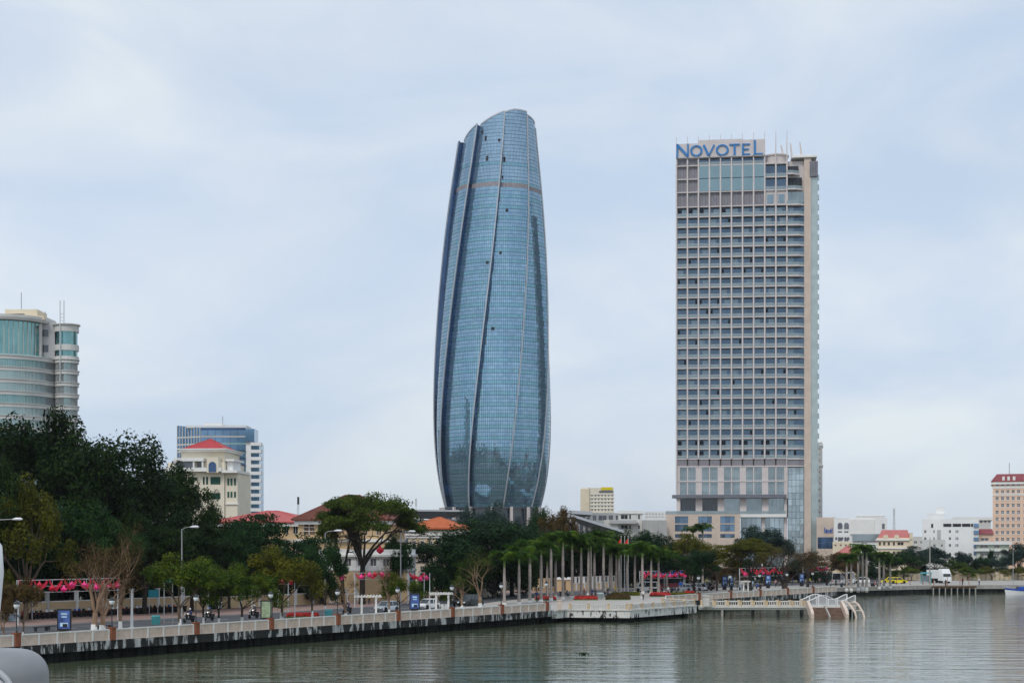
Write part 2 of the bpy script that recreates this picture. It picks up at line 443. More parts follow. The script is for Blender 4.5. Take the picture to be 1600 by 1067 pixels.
mb.add([(*rows[0][-1], GZ), (*rows[1][-1], GZ), (*rows[2][-1], GZ), (6000, 6000, GZ), (6000, 2400, GZ)], [(0, 4, 3), (0, 3, 2), (0, 2, 1)])
tag(mb.build('ground', M['soil']), kind='structure')

# road, pavements, kerbs
RN = [(-150,15,28),(70,15,28),(92,17,30),(116,25,38),(136,30,43),(190,30,43),(225,26,39),(260,20,33),(310,17,30),(420,17,30),(620,17,30)]
def rt(s, far=False):
    return float(np.interp(s, [r[0] for r in RN], [r[2 if far else 1] for r in RN]))
SS = [-150] + list(range(-140, 620, 10))
mb = MB(); n_ = len(SS); mb.v = [(*ST(a, rt(a)), GZ+0.004) for a in SS]+[(*ST(a, rt(a, True)), GZ+0.004) for a in SS]
mb.f = [(i, i+1, n_+i+1, n_+i) for i in range(n_-1)]; mb.m = [0]*(n_-1)
road = mb.build('road', M['asphalt'])
tag(road, kind='structure')
for i in range(-14, 34):
    s = i*8.0; tm = (rt(s)+rt(s, True))/2; tm2 = (rt(s+3)+rt(s+3, True))/2
    sheet('lane_dash', [ST(s, tm-0.07), ST(s+3, tm2-0.07), ST(s+3, tm2+0.07), ST(s, tm+0.07)], GZ + 0.009, M['paint_white'], road)
def slab(name, fr, bk, z0, z1, material, parent=None):
    """strip between two polylines with the same number of points"""
    mb = MB(); n = len(fr)
    mb.v = [(x, y, z) for z in (z1, z0) for r in (fr, bk) for x, y in r]
    for i in range(n-1):
        mb.f += [(i, i+1, n+i+1, n+i), (2*n+i, 2*n+i+1, i+1, i), (n+i, n+i+1, 3*n+i+1, 3*n+i)]; mb.m += [0]*3
    mb.f += [(0, n, 3*n, 2*n), (n-1, 3*n-1, 4*n-1, 2*n-1)]; mb.m += [0]*2
    return mb.build(name, material, parent)
fst = [(-140, 0.25), (92.5, 0.25), (97.6, 0.9), (101, -7.6), (120.4, -7.9), (125.6, 1.1), (195.7, -0.2)]
SP = sorted(set(list(range(-140, 200, 5)) + [a for a, b in fst]))
SP = [a for a in SP if a <= 195.7]
fr = [ST(a, float(np.interp(a, [q[0] for q in fst], [q[1] for q in fst]))) for a in SP]
tag(slab('promenade_pavement', fr, [ST(a, rt(a)-0.16) for a in SP], GZ - 0.5, PZ, M['plaza_paving']), kind='structure')
tag(slab('riverside_kerb', [ST(a, rt(a)-0.155) for a in SP], [ST(a, rt(a)) for a in SP], GZ - 0.5, PZ + 0.004, M['kerb']), kind='structure')
tag(slab('far_kerb', [ST(a, rt(a, True)) for a in SP], [ST(a, rt(a, True)+0.155) for a in SP], GZ - 0.5, PZ + 0.004, M['kerb']), kind='structure')
tag(slab('far_pavement', [ST(a, rt(a, True)+0.16) for a in SP], [ST(a, rt(a, True)+13.5) for a in SP], GZ - 0.5, PZ, M['paving']), kind='structure')
qf = [ST(196.0, -0.2), (Q1[0]+.3, Q1[1]+.2), (Q2[0]+.1, Q2[1]+.3), (Q3[0], Q3[1]+.3), (Q4[0], Q4[1]+.3), (Q5[0], Q5[1]+.3)]
qs = [196.0]+[st_of(*p)[0] for p in qf[1:]]
qs = [max(qs[:i+1])+0.01*i for i in range(len(qs))]
tag(slab('quay_apron', qf, [ST(a, rt(a)-0.3) for a in qs], GZ - 0.4, PZ + 0.002, M['concrete']), kind='structure')

# ------------------------------------------------------------------ quay walls
def wall_run(name, label, pts, parts):
    """parts: (part name, inset inland, z0, z1, thickness, material)"""
    t = thing(name, label, 'quay wall', (pts[0][0], pts[0][1], 0))
    for pn, inset, z0, z1, th, m in parts:
        mb = MB()
        for a, b in zip(pts[:-1], pts[1:]):
            dx, dy = b[0]-a[0], b[1]-a[1]; L = math.hypot(dx, dy); nx, ny = -dy/L, dx/L
            q = [(a[0]+nx*inset-pts[0][0], a[1]+ny*inset-pts[0][1]), (b[0]+nx*inset-pts[0][0], b[1]+ny*inset-pts[0][1]),
                 (b[0]+nx*(inset+th)-pts[0][0], b[1]+ny*(inset+th)-pts[0][1]), (a[0]+nx*(inset+th)-pts[0][0], a[1]+ny*(inset+th)-pts[0][1])]
            mb.prism(q, z0, z1)
        mb.build(pn, m, t)
    return t
wall_run('quay_wall', 'long stained quay wall, recess painted shadow-dark, below the white promenade railing at left', [ST(-140, 0), P0],
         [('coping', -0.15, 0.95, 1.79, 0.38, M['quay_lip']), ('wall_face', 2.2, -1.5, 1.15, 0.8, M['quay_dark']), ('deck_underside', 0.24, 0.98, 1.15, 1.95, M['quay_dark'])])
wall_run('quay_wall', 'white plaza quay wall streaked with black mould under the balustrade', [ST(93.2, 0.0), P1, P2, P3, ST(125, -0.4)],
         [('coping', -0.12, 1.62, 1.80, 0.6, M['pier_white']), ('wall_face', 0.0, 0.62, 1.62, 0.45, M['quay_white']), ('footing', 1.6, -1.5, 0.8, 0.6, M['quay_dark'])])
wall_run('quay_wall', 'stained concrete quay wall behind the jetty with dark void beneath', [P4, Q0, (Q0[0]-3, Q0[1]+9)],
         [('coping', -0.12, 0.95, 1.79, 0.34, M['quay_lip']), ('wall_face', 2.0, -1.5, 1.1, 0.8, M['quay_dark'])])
wall_run('quay_wall', 'low grey concrete quay wall across the water at right', [(Q1[0]-2, Q1[1]-2), Q2, Q3, Q4, Q5],
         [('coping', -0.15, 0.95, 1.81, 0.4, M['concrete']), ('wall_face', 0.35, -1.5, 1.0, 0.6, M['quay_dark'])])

# ------------------------------------------------------------------ railings
mbp = MB(); mbp.box(-0.085,-0.07,0,0.085,0.07,0.99); RAILPOST = mbp.mesh('post', M['rail_white'])
def bal_profile(): return [(0.05,0),(0.05,0.05),(0.075,0.14),(0.085,0.22),(0.055,0.34),(0.04,0.42),(0.05,0.5)]
def railing(a, b, label, z=PZ, infill='rail_beige', group='white promenade railings'):
    L = math.hypot(b[0]-a[0], b[1]-a[1]); ang = math.atan2(b[1]-a[1], b[0]-a[0])
    t = thing('promenade_railing', label, 'railing', (a[0], a[1], z), ang, group)
    mb = MB(); mb.box(0, -0.08, 0.97, L, 0.08, 1.08); mb.build('handrail', M['rail_white'], t)
    mb = MB(); mb.box(0, -0.07, 0.0, L, 0.07, 0.12); mb.build('bottom_rail', M['rail_beige'], t)
    n = max(2, int(round(L/2.2)))
    for i in range(n+1):
        link('post', RAILPOST, t, (min(max(i*L/n, 0.06), L-0.06), -0.03, 0.0))
    mb = MB(); k = int(L/0.2)
    for i in range(k):
        x = (i+0.5)*L/k
        mb.box(x-0.065, -0.035, 0.12, x+0.065, 0.035, 0.90)
    mb.box(0, -0.045, 0.88, L, 0.045, 0.95)
    tag(mb.build('baluster_infill', M[infill], t), kind='stuff')
    return t
# brick lamp pillars along the left promenade, 11 m apart, railing spans between them
mbl = MB(); mbl.box(-0.28,-0.28,0,0.28,0.28,1.16); PILL = mbl.mesh('brick_pillar', M['brick_red'])
mbl = MB(); mbl.box(-0.34,-0.34,1.16,0.34,0.34,1.24); PILLCAP = mbl.mesh('pillar_cap', M['brick_red'])
mbl = MB(); mbl.lathe([(0.11,1.24),(0.11,1.34),(0.05,1.45),(0.04,3.25),(0.09,3.30),(0.10,3.38)], 10); LPOLE = mbl.mesh('lamp_pole', M['metal_dark'])
mbl = MB(); mbl.lathe([(0.10,3.38),(0.22,3.50),(0.28,3.68),(0.24,3.86),(0.10,3.96)], 12); LGLOBE = mbl.mesh('lamp_globe', M['globe'], True)
mbl = MB(); mbl.lathe([(0.30,3.80),(0.26,3.93),(0.12,4.04),(0.03,4.18)], 12); LCAP = mbl.mesh('lamp_cap', M['metal_dark'])
def lamp_pillar(p, label, parts=True):
    t = thing('lamp_pillar', label, 'street lamp', (p[0], p[1], PZ), SANG, 'brick lamp pillars on the promenade')
    for nm, me in (('brick_pillar', PILL), ('pillar_cap', PILLCAP), ('lamp_pole', LPOLE), ('lamp_globe', LGLOBE), ('lamp_cap', LCAP)):
        link(nm, me, t)
    return t
s0 = st_of(*pxt(26, 0))[0]; svals = [s0 + 11.15*i for i in range(-1, 9)]
names = ['promenade railing span at the left edge beside the rounded bridge cap', 'promenade railing span below the blue advertising box at far left',
 'promenade railing span below the bare brown tree', 'promenade railing span below two motorbike riders', 'promenade railing span left of the green map lightbox',
 'promenade railing span right of the green map lightbox', 'promenade railing span in front of the silver hatchback',
 'promenade railing span in front of the parked white car', 'promenade railing span in front of the dark parked car', 'promenade railing span left of the plaza corner']
for i, s in enumerate(svals):
    if i: lamp_pillar(ST(s, 0.0), 'brick lamp pillar with globe lamp, %s from the left along the railing' % ORD[i-1])
    e = svals[i+1]-0.36 if i+1 < len(svals) else 92.0
    railing(ST(s+0.36, 0.0), ST(e, 0.0), names[i])
# railing behind the jetty
for i in range(6):
    a = 127 + i*11.5
    if i: lamp_pillar(ST(a, 0.7-0.1*i*2), 'brick lamp pillar behind the jetty, %s from the plaza' % ORD[i-1])
    railing(ST(a+0.36, 0.7-0.2*i), ST(a+11.14, 0.7-0.2*(i+1)), 'beige promenade railing span behind the jetty, %s from the plaza' % ORD[i])

# classical balustrade: ochre piers, white turned balusters
mbb = MB(); mbb.lathe(bal_profile(), 8); BAL = mbb.mesh('baluster', M['pier_white'], True)
mbb = MB(); mbb.box(-0.17,-0.15,0,0.17,0.15,0.80); mbb.box(-0.2,-0.18,0.74,0.2,0.18,0.84); BPIER = mbb.mesh('balustrade_pier', M['rail_ochre'])
def balustrade(a, b, z, label, group='white balustrades of plaza and jetty', span=3.2):
    L = math.hypot(b[0]-a[0], b[1]-a[1]); ang = math.atan2(b[1]-a[1], b[0]-a[0])
    t = thing('balustrade', label, 'balustrade', (a[0], a[1], z), ang, group)
    n = max(1, int(round(L/span)))
    for i in range(n+1): link('balustrade_pier', BPIER, t, (min(max(i*L/n, 0.2), L-0.2), 0, 0))
    mb = MB(); mb.box(0.4, -0.13, 0.0, L-0.4, 0.13, 0.11); mb.build('plinth', M['pier_white'], t)
    mb = MB(); mb.box(0.4, -0.12, 0.61, L-0.4, 0.12, 0.73); mb.build('handrail', M['pier_white'], t)
    mb = MB()
    for i in range(n):
        x0, x1 = i*L/n+0.3, (i+1)*L/n-0.3; k = int((x1-x0)/0.30)
        for j in range(k):
            x = x0+(j+0.5)*(x1-x0)/k
            o = len(mb.v)
            mb.lathe([(r, 0.11+q) for r, q in bal_profile()], 6, (x, 0))
    tag(mb.build('balusters', M['pier_white'], t, True), kind='stuff')
    return t
ZP = 1.80
balustrade(ST(97.2, 0.2), ST(100.7, -7.6), ZP, 'short balustrade on the left return of the plaza wall')
balustrade(ST(101.0, -7.7), ST(120.3, -8.0), ZP, 'white and ochre balustrade along the front of the plaza wall')
balustrade(ST(120.8, -7.6), ST(125.4, 0.3), ZP, 'short balustrade from the plaza corner back to the promenade')
mb = MB(); mb.box(-0.45,-0.45,0,0.45,0.45,1.5); mb.box(-0.55,-0.55,1.5,0.55,0.55,1.66)
o = mb.build('gate_pier', M['pier_white']); o.location = (*ST(122.4, -8.9), 1.56); tag(o, 'square white pier where the jetty meets the plaza', 'pier')
# steps at the railing end by the plaza
mb = MB(); mb.box(-0.3,-0.3,0,0.3,0.3,1.3); mb.box(-0.36,-0.36,1.3,0.36,0.36,1.4)
o = mb.build('gate_pier', M['rail_beige']); o.location = (*ST(94.6, 0.1), 1.79); tag(o, 'square beige pier between promenade railing and plaza balustrade', 'pier')

# ------------------------------------------------------------------ jetty
JX0, JX1, JY = 28.8, 44.9, 236.0
jt = thing('jetty', 'narrow white concrete jetty on dark piles in front of the plaza', 'jetty', (JX0, JY, 0))
JL = JX1 - JX0
mb = MB(); mb.box(0, -0.9, 1.0, JL, 1.4, 1.28); mb.box(0, -1.1, 1.28, JL, 1.6, 1.56); mb.build('deck', M['pier_white'], jt)
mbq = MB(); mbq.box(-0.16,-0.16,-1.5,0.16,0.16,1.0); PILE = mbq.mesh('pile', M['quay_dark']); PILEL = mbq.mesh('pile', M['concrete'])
for i, (x, y) in enumerate([(3.4,-0.7),(3.9,1.1),(8.0,-0.7),(8.4,1.1),(11.9,-0.7),(12.3,1.1),(15.6,-0.7),(15.8,1.1)]): link('pile', PILEL if i in (0,) else PILE, jt, (x, y, 0))
balustrade((JX0+0.3, JY-0.95), (JX1, JY-0.95), 1.56, 'white and ochre balustrade along the near side of the jetty', span=1.9)
balustrade((JX0+0.3, JY+1.45), (JX1, JY+1.45), 1.56, 'white and ochre balustrade along the far side of the jetty', span=1.9)
hd = thing('landing_stage', 'concrete jetty head with brown steps going down to the water', 'landing stage', (44.9, JY, 0))
mb = MB(); mb.box(0.02, -2.0, 1.1, 7.5, 4.0, 1.55); mb.build('platform', M['pier_white'], hd)
for i in range(9):
    mb = MB(); mb.box(0.5, -2.0-0.42*(i+1), 1.36-0.19*(i+1)-0.12, 5.2, -2.0-0.42*i-0.004, 1.36-0.19*i-0.004); mb.build('step', M['stair_brown'], hd)
for x in (0.15, 2.75, 5.35):
    mb = MB()
    wq = 0.22 if x != 2.75 else 0.1
    hh = 0.85 if x != 2.75 else 0.12
    mb.xprism([(0,0),(0,0)], 0, 0) if False else None
    pr = [(-1.6,1.55),(-1.6,1.55+hh),(-2.4,1.50+hh),(-5.4,0.35+hh*0.8),(-5.9,0.15+hh*0.5),(-5.9,-0.5),(-5.2,-0.5)]
    n = len(pr)
    mb.add([(x-wq, y, z) for y, z in pr] + [(x+wq, y, z) for y, z in pr], [tuple(range(n)), tuple(range(2*n-1, n-1, -1))] + [((i+1)%n, i, n+i, n+(i+1)%n) for i in range(n)])
    mb.build('stair_wall', M['rail_beige'] if x != 2.75 else M['concrete'], hd)
for x, y in ((6.2,-1.7),(7.3,-1.7),(7.3,1.0),(7.3,3.7),(0.4,3.7),(3.5,3.7)): link('pile', PILE, hd, (x, y, 0))
mb = MB()
mb.tube([(7.2,-1.5,2.3),(7.6,-3.0,1.9),(8.0,-4.6,0.7),(8.1,-5.2,-0.4)], 0.16, 6)
mb.tube([(6.0,-1.5,2.3),(6.3,-3.0,1.9),(6.8,-4.6,0.7),(6.9,-5.2,-0.4)], 0.16, 6)
for y, z in ((-2.2,2.1),(-3.2,1.75),(-4.2,1.0)): mb.tube([(6.1-(y+2)*0.2,y,z),(7.3-(y+2)*0.2,y,z)], 0.09, 5)
mb.build('curved_stair_arms', M['rail_beige'], hd)  # simplified arms and rungs for the curved second flight of steps
gr = thing('wave_railing', 'tall white railing with wavy top round the jetty head', 'railing', (44.9, JY, 1.55))
def wave(x): return 1.25 + 0.42*math.sin((x-0.3)*math.pi/2.55 - 1.2)
for y in (-1.9, 3.9):
    pts = [(0.1+7.3*i/40, y, wave(0.1+7.3*i/40)) for i in range(41)]
    mb = MB(); mb.tube(pts, 0.075, 6); mb.build('top_rail', M['steel_white'], gr)
    for i in range(6):
        x = 0.1+7.3*i/5
        mb = MB(); mb.box(x-0.09, y-0.09, 0, x+0.09, y+0.09, wave(x)+0.05); mb.build('post', M['steel_white'], gr)
    mb = MB()
    for i in range(46):
        x = 0.2+7.1*i/45; mb.box(x-0.02, y-0.02, 0.1, x+0.02, y+0.02, wave(x))
    tag(mb.build('bars', M['steel_white'], gr), kind='stuff')
mb = MB()
for y in (-1.9, 3.9): mb.box(0.1, y-0.03, 0.08, 7.4, y+0.03, 0.14)
mb.build('bottom_rail', M['steel_white'], gr)

# ------------------------------------------------------------------ the curved glass tower
TD = 575.0
TP = [(182,777,57.5),(233,775.5,63.5),(260,776,66.5),(300,776.3,70.5),(390,774,81),(500,771,87.3),(600,769.8,92),(650,769.2,93),(700,769,91.2),(740,769,86.5),(780,768.8,78.8),(793,768.6,76.3)]
_tz = np.array([zz(p[0], TD) for p in TP]); _tr = np.array([p[2] for p in TP])/F*TD; _tx = np.array([p[1]-800 for p in TP])/F*TD
_pr = np.polyfit(_tz, _tr, 5); _px = np.polyfit(_tz, _tx, 2)
ZB = zz(793, TD); FH = 16.75/F*TD
TX0 = float(np.polyval(_px, ZB))
def t_r(z): return float(np.polyval(_pr, z))
def t_x(z): return float(np.polyval(_px, z)) - TX0
Z187, Z780 = zz(187, TD), zz(780, TD)
def fin_a(k, z): return math.radians(12 + 40*(k-3) - 37*(Z187-z)/(Z187-Z780))
def rim(a):
    y = 209 - 24*math.sin(a) - 15*math.cos(a)
    if math.sin(a) > 0.5: y += (math.sin(a)-0.5)*14
    return zz(y, TD)
SAW = 2.0
def t_pt(a, z, k, dr=0.0):             # a: angle from the camera side, clockwise to the right; k: sector right of fin k
    a0, a1 = fin_a(k, z), fin_a(k+1, z)
    u = (a-a0)/(a1-a0)
    r = t_r(z) - SAW*(1-min(max(u,0),1)) + dr
    return (t_x(z) + r*math.sin(a), -r*math.cos(a), z)
tower = thing('office_tower', 'tall curved blue glass tower with twisting white fins and slanted top', 'skyscraper', (TX0, TD, GZ))
tower.location.z = 0.0
rng = random.Random(11)
NG = 168; GA = 2*math.pi/NG
def band1(name, z0, z1, material, dr=0.0, clip=True, ks=range(0, 9), rows=1, tilt=0.012, kind=None):
    mb = MB(); rnd = []
    for rr in range(rows):
        za, zb = z0+(z1-z0)*rr/rows, z0+(z1-z0)*(rr+1)/rows
        for k in ks:
            a0, a1, b0, b1 = fin_a(k, za), fin_a(k+1, za), fin_a(k, zb), fin_a(k+1, zb)
            g0, g1 = int(math.floor(min(a0, b0)/GA)), int(math.ceil(max(a1, b1)/GA))
            for g in range(g0, g1):
                l0, l1 = min(max(g*GA, a0), a1), min(max((g+1)*GA, a0), a1)
                u0, u1 = min(max(g*GA, b0), b1), min(max((g+1)*GA, b0), b1)
                if l1-l0 < 1e-5 and u1-u0 < 1e-5: continue
                zt0, zt1 = zb, zb
                if clip:
                    r0, r1 = rim(u0), rim(u1)
                    zt0, zt1 = min(zb, r0), min(zb, r1)
                    if zt0 <= za+0.05 and zt1 <= za+0.05: continue
                    zt0, zt1 = max(zt0, za+0.01), max(zt1, za+0.01)
                j = [dr+rng.uniform(-tilt, tilt) for _ in range(4)]
                vs = [t_pt(l0, za, k, j[0]), t_pt(l1, za, k, j[1]), t_pt(u1, zt1, k, j[2]), t_pt(u0, zt0, k, j[3])]
                mb.add(vs, [(0,1,2,3)]); rnd.append(rng.random())
    if not mb.f: return None
    o = mb.build(name, material, tower)
    if kind: tag(o, kind=kind)
    at = o.data.attributes.new('rnd', 'FLOAT', 'FACE'); at.data.foreach_set('value', rnd)
    return o
def band(name, z0, z1, material, **kw):  # one object for each sector in view, the far side as one
    vis = [k for k in range(-1, 10) if math.cos((fin_a(k, z0)+fin_a(k+1, z0))/2) > -0.15 and abs((fin_a(k, z0)+fin_a(k+1, z0))/2) < math.pi/2+0.2]
    vis = vis[:6]
    for k in vis: band1(name, z0, z1, material, ks=[k], **kw)
    rest = [vis[0]-1-j for j in range(9-len(vis))]
    band1('rear_glazing', z0, z1, material, ks=rest, kind='stuff', **kw)
NF = 29
ZR = ZB + NF*FH                        # louvre ring
for i in range(NF):
    z = ZB + i*FH
    band('spandrel_band', z, z+1.35, M['glass_spandrel'])
    band('vision_glass_band', z+1.35, z+FH, M['glass_vision'], rows=2)
band('louvre_ring', ZR, ZR+1.7, M['louvre_brown'], dr=0.02, tilt=0.0)
z = ZR+1.7
band('spandrel_band', z, z+1.1, M['glass_spandrel']); band('vision_glass_band', z+1.1, z+6.3, M['glass_crown'], rows=2)
band('spandrel_band', z+6.3, z+7.5, M['glass_spandrel']); z += 7.5
i = 0
while z < zz(180, TD):
    band('crown_glass_band', z, z+FH, M['glass_crown'], rows=3); z += FH
    i += 1
ztop = z
# mullions and transoms: thin, far too many to pick apart
mb = MB()
zlev = [ZB+i*FH/2 for i in range(int((ztop-ZB)/(FH/2))+1)]
for za, zb in zip(zlev[:-1], zlev[1:]):
    for k in range(0, 9):
        a0, a1, b0, b1 = fin_a(k, za), fin_a(k+1, za), fin_a(k, zb), fin_a(k+1, zb)
        for g in range(int(math.ceil(max(a0, b0)/GA)), int(math.floor(min(a1, b1)/GA))+1):
            a = g*GA
            zt = min(zb, rim(a))
            if zt < za+0.2: continue
            hw = 0.055/22
            mb.quad(t_pt(a-hw, za, k, 0.06), t_pt(a+hw, za, k, 0.06), t_pt(a+hw, zt, k, 0.06), t_pt(a-hw, zt, k, 0.06))
for i in range(int((ztop-ZB)/FH)+2):
    for off in (0.0, 1.35, 2.69):
        z = ZB+i*FH+off
        if ZR-0.1 < z < ZR+1.8: continue
        for k in range(0, 9):
            a0, a1 = fin_a(k, z), fin_a(k+1, z); n = 18
            for j in range(n):
                p, q = a0+(a1-a0)*j/n, a0+(a1-a0)*(j+1)/n
                if z > rim(p)-0.15 or z > rim(q)-0.15: continue
                hz = 0.06 if off else 0.09
                mb.quad(t_pt(p, z-hz, k, 0.05), t_pt(q, z-hz, k, 0.05), t_pt(q, z+hz, k, 0.05), t_pt(p, z+hz, k, 0.05))
tag(mb.build('mullion_grid', M['mullion'], tower), kind='stuff')
# step wall and white fin along each twisting edge, plus the coping of the slanted rim
for k in range(0, 9):
    zs = [ZB-1.0+i*2.2 for i in range(200)]
    zs = [z for z in zs if z < rim(fin_a(k, z))]
    mb = MB(); fb = MB(); pv = None
    for z in zs:
        a = fin_a(k, z); r1, r0 = t_r(z), t_r(z)-SAW-0.05; x = t_x(z)
        cur = [(x+r*math.sin(a), -r*math.cos(a), z) for r in (r0, r1)]
        e0 = a-0.30/r1; e1 = a+0.12/r1
        fc = [(x+(r1-0.12)*math.sin(e0), -(r1-0.12)*math.cos(e0), z), (x+(r1+0.30)*math.sin(e0), -(r1+0.30)*math.cos(e0), z),
              (x+(r1+0.30)*math.sin(e1), -(r1+0.30)*math.cos(e1), z), (x+(r1-0.12)*math.sin(e1), -(r1-0.12)*math.cos(e1), z)]
        if pv:
            mb.quad(pv[0][0], pv[0][1], cur[1], cur[0])
            o = len(fb.v); fb.v += pv[1]+fc
            for i in range(4): fb.f.append((o+i, o+(i+1)%4, o+4+(i+1)%4, o+4+i)); fb.m.append(0)
        pv = (cur, fc)
    mb.build('recess_glass', M['glass_navy'], tower)
    o = len(fb.v); fb.f.append((o-4, o-3, o-2, o-1)); fb.m.append(0)
    fb.build('fin', M['fin_white'], tower)
mb = MB()
for k in range(0, 9):
    n = 24
    zt = rim(fin_a(k, zz(200, TD)))
    for j in range(n):
        q = []
        for jj in (j, j+1):
            a = fin_a(k, zt)+(fin_a(k+1, zt)-fin_a(k, zt))*jj/n
            z = rim(a); q += [t_pt(a, z-0.3, k, 0.12), t_pt(a, z+0.25, k, 0.12), t_pt(a, z+0.25, k, -0.5), t_pt(a, z-0.3, k, -0.5)]
        mb.add(q, [(0,4,5,1),(1,5,6,2),(2,6,7,3)])
mb.build('rim_coping', M['fin_white'], tower)
# solid inside so that nothing shows through the panel joints, and the low base
mb = MB()
prof = [(t_r(z)-2.6, z) for z in np.linspace(ZB-0.5, zz(245, TD), 40)]
o = len(mb.v)
for r, z in prof:
    for j in range(48):
        q = 2*math.pi*j/48; mb.v.append((t_x(z)+r*math.cos(q), r*math.sin(q), z))
for i in range(len(prof)-1):
    for j in range(48): mb.f.append((i*48+j, i*48+(j+1)%48, (i+1)*48+(j+1)%48, (i+1)*48+j)); mb.m.append(0)
mb.f.append(tuple((len(prof)-1)*48+j for j in range(48))); mb.m.append(0)
mb.f.append(tuple(range(47,-1,-1))); mb.m.append(0)
mb.build('core', M['glass_navy'], tower)
mb = MB(); mb.lathe([(18.5, GZ), (17.5, ZB-0.6), (18.6, ZB-0.6), (18.6, ZB)], 48); mb.build('base_drum', M['glass_dark'], tower)
mb = MB()
for j in range(16):
    q = 2*math.pi*j/16; mb.obox(19.2*math.cos(q), 19.2*math.sin(q), GZ, 1.0, 0.8, ZB-GZ, q)
tag(mb.build('base_columns', M['concrete_pink'], tower), kind='stuff')
# open vents seen as dark squares
def on_tower(px, py):
    z = zz(py, TD)
    a = 0.0
    for _ in range(8):
        k = int(math.floor((math.degrees(a)+37*(Z187-z)/(Z187-Z780)-12)/40)+3)
        u = (a-fin_a(k, z))/(fin_a(k+1, z)-fin_a(k, z)); r = t_r(z)-SAW*(1-u)
        s = ((px-800)/F*(TD-r*math.cos(a)) - TX0 - t_x(z))/r
        a = math.asin(max(-.99, min(.99, s)))
    return a, z, k
for px, py, wv, hv in [(770,525,1.2,1.1),(782,409,1.0,1.0),(761.5,425,1.0,1.0),(792,343.5,1.0,1.0),(788,264,0.9,2.0),(761,263,0.8,1.8),(780,235.5,0.9,1.0),(759,231,0.8,1.8),(754,220,0.8,1.0),(785,292,0.6,1.2),(822,189,0.5,1.2)]:
    a, z, k = on_tower(px, py)
    mb = MB(); hw = wv/2/t_r(z)
    for dr0, dr1 in ((0.03, 0.14),):
        q = [t_pt(a+sx*hw, z+sz*hv/2, k, dr) for dr in (dr0, dr1) for sx, sz in ((-1,-1),(1,-1),(1,1),(-1,1))]
        mb.add(q, [(4,5,6,7),(0,1,5,4),(1,2,6,5),(2,3,7,6),(3,0,4,7)])
    mb.build('open_vent', M['opening_dark'], tower)
mb = MB(); mb.tube([(7.2,3,zz(190,TD)-4),(7.2,3,zz(168,TD))], 0.12, 5); mb.build('mast', M['metal_grey'], tower)

# podium canopies beside the tower
def canopy(name, label, px0, px1, ytop, yend, dd, dep, th, under):
    x0, x1 = pxd(px0, dd)[0], pxd(px1, dd)[0]
    t = thing(name, label, 'canopy', (x0, dd, 0))
    L = x1-x0; za, zb = zz(ytop, dd), zz(yend, dd); n = 24
    mb = MB(); mu = MB()
    for i in range(n):
        q = []; p = []
        for j in (i, i+1):
            u = j/n; z = za+(zb-za)*u; x = L*u
            q += [(x,0,z),(x,dep,z),(x,0,z-th),(x,dep,z-th)]
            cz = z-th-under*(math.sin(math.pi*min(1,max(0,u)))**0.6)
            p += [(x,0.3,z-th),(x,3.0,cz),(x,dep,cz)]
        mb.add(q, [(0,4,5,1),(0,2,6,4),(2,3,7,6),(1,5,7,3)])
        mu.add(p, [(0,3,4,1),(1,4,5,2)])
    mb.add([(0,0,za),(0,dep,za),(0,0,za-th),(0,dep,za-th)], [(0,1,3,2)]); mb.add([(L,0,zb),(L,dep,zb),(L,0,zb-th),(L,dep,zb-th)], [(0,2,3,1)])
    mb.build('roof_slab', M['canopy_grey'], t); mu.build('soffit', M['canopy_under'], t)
    for u in (0.12, 0.37, 0.63, 0.88):
        mb = MB(); mb.lathe([(0.45, GZ), (0.45, za+(zb-za)*u-th-0.4)], 10, (L*u, 6)); mb.build('column', M['concrete_pink'], t)
    mb = MB(); mb.box(1, 9, GZ, L-1, dep-0.5, min(za, zb)-th-under-0.2); mb.build('glass_hall', M['glass_shop'], t)
    return t
canopy('podium_canopy', 'wide grey curved canopy at the foot of the tower, left side', 618, 728, 795.5, 796.5, 530, 16, 0.6, 2.4)
canopy('podium_canopy', 'grey canopy roof sloping down right of the tower foot', 893, 976, 803, 829, 500, 18, 0.8, 1.6)
canopy('podium_canopy', 'small grey flat roof right of the tower behind the round brown tree', 893, 926, 797, 799, 545, 14, 1.2, 0.6)

# ------------------------------------------------------------------ the riverside hotel tower
HD = 563.0; HS = HD/F
def hz(py): return CZ + (HZ-py)*HS
def hx(px): return (px-1057)*HS
hotel = thing('hotel_tower', 'tall beige slab hotel tower with balcony grid and blue rooftop letters', 'hotel', (*pxd(1057, 566), 0), math.radians(-7.2))
BW = hx(1228)/10.0; NB = 10; BAY = BW*NB
Z0, Z1 = hz(716), hz(321); FN = 25; FHT = (Z1-Z0)/FN
YG = 1.7
rng = random.Random(21)
XE = hx(1254.6)
# body behind the glass
mb = MB(); mb.box(0.3, YG+0.25, 21.0, XE+0.5, 21, hz(253)); mb.box(8.0, YG+0.3, hz(253), 31.6, 19, hz(246)); mb.build('core', M['concrete_pink'], hotel)
mb = MB(); mb.box(XE, 0.6, GZ, hx(1265), 20.5, hz(249)); mb.build('stone_core', M['stone_beige'], hotel)
mb = MB(); mb.box(hx(1235), 0.0, hz(249), hx(1274), 20.8, hz(246)); mb.box(hx(1241), 1.5, hz(246), hx(1266), 18, hz(243.5)); mb.build('core_cap', M['trim_white'], hotel)
gl = MB(); gl.box(hx(1265), 1.2, GZ, hx(1275.5), 20, hz(279)); gb = gl.build('side_glazing', M['glass_pale'], hotel)
mb = MB()
for i in range(46):
    z = 6.0+i*FHT*0.98
    if z < hz(282): mb.lathe([(1.0, z), (1.0, z+1.9), (0.4, z+2.1)], 8, (hx(1275.5)-0.4, 2.4)); 
tag(mb.build('side_balconies', M['glass_pale'], hotel), kind='stuff')
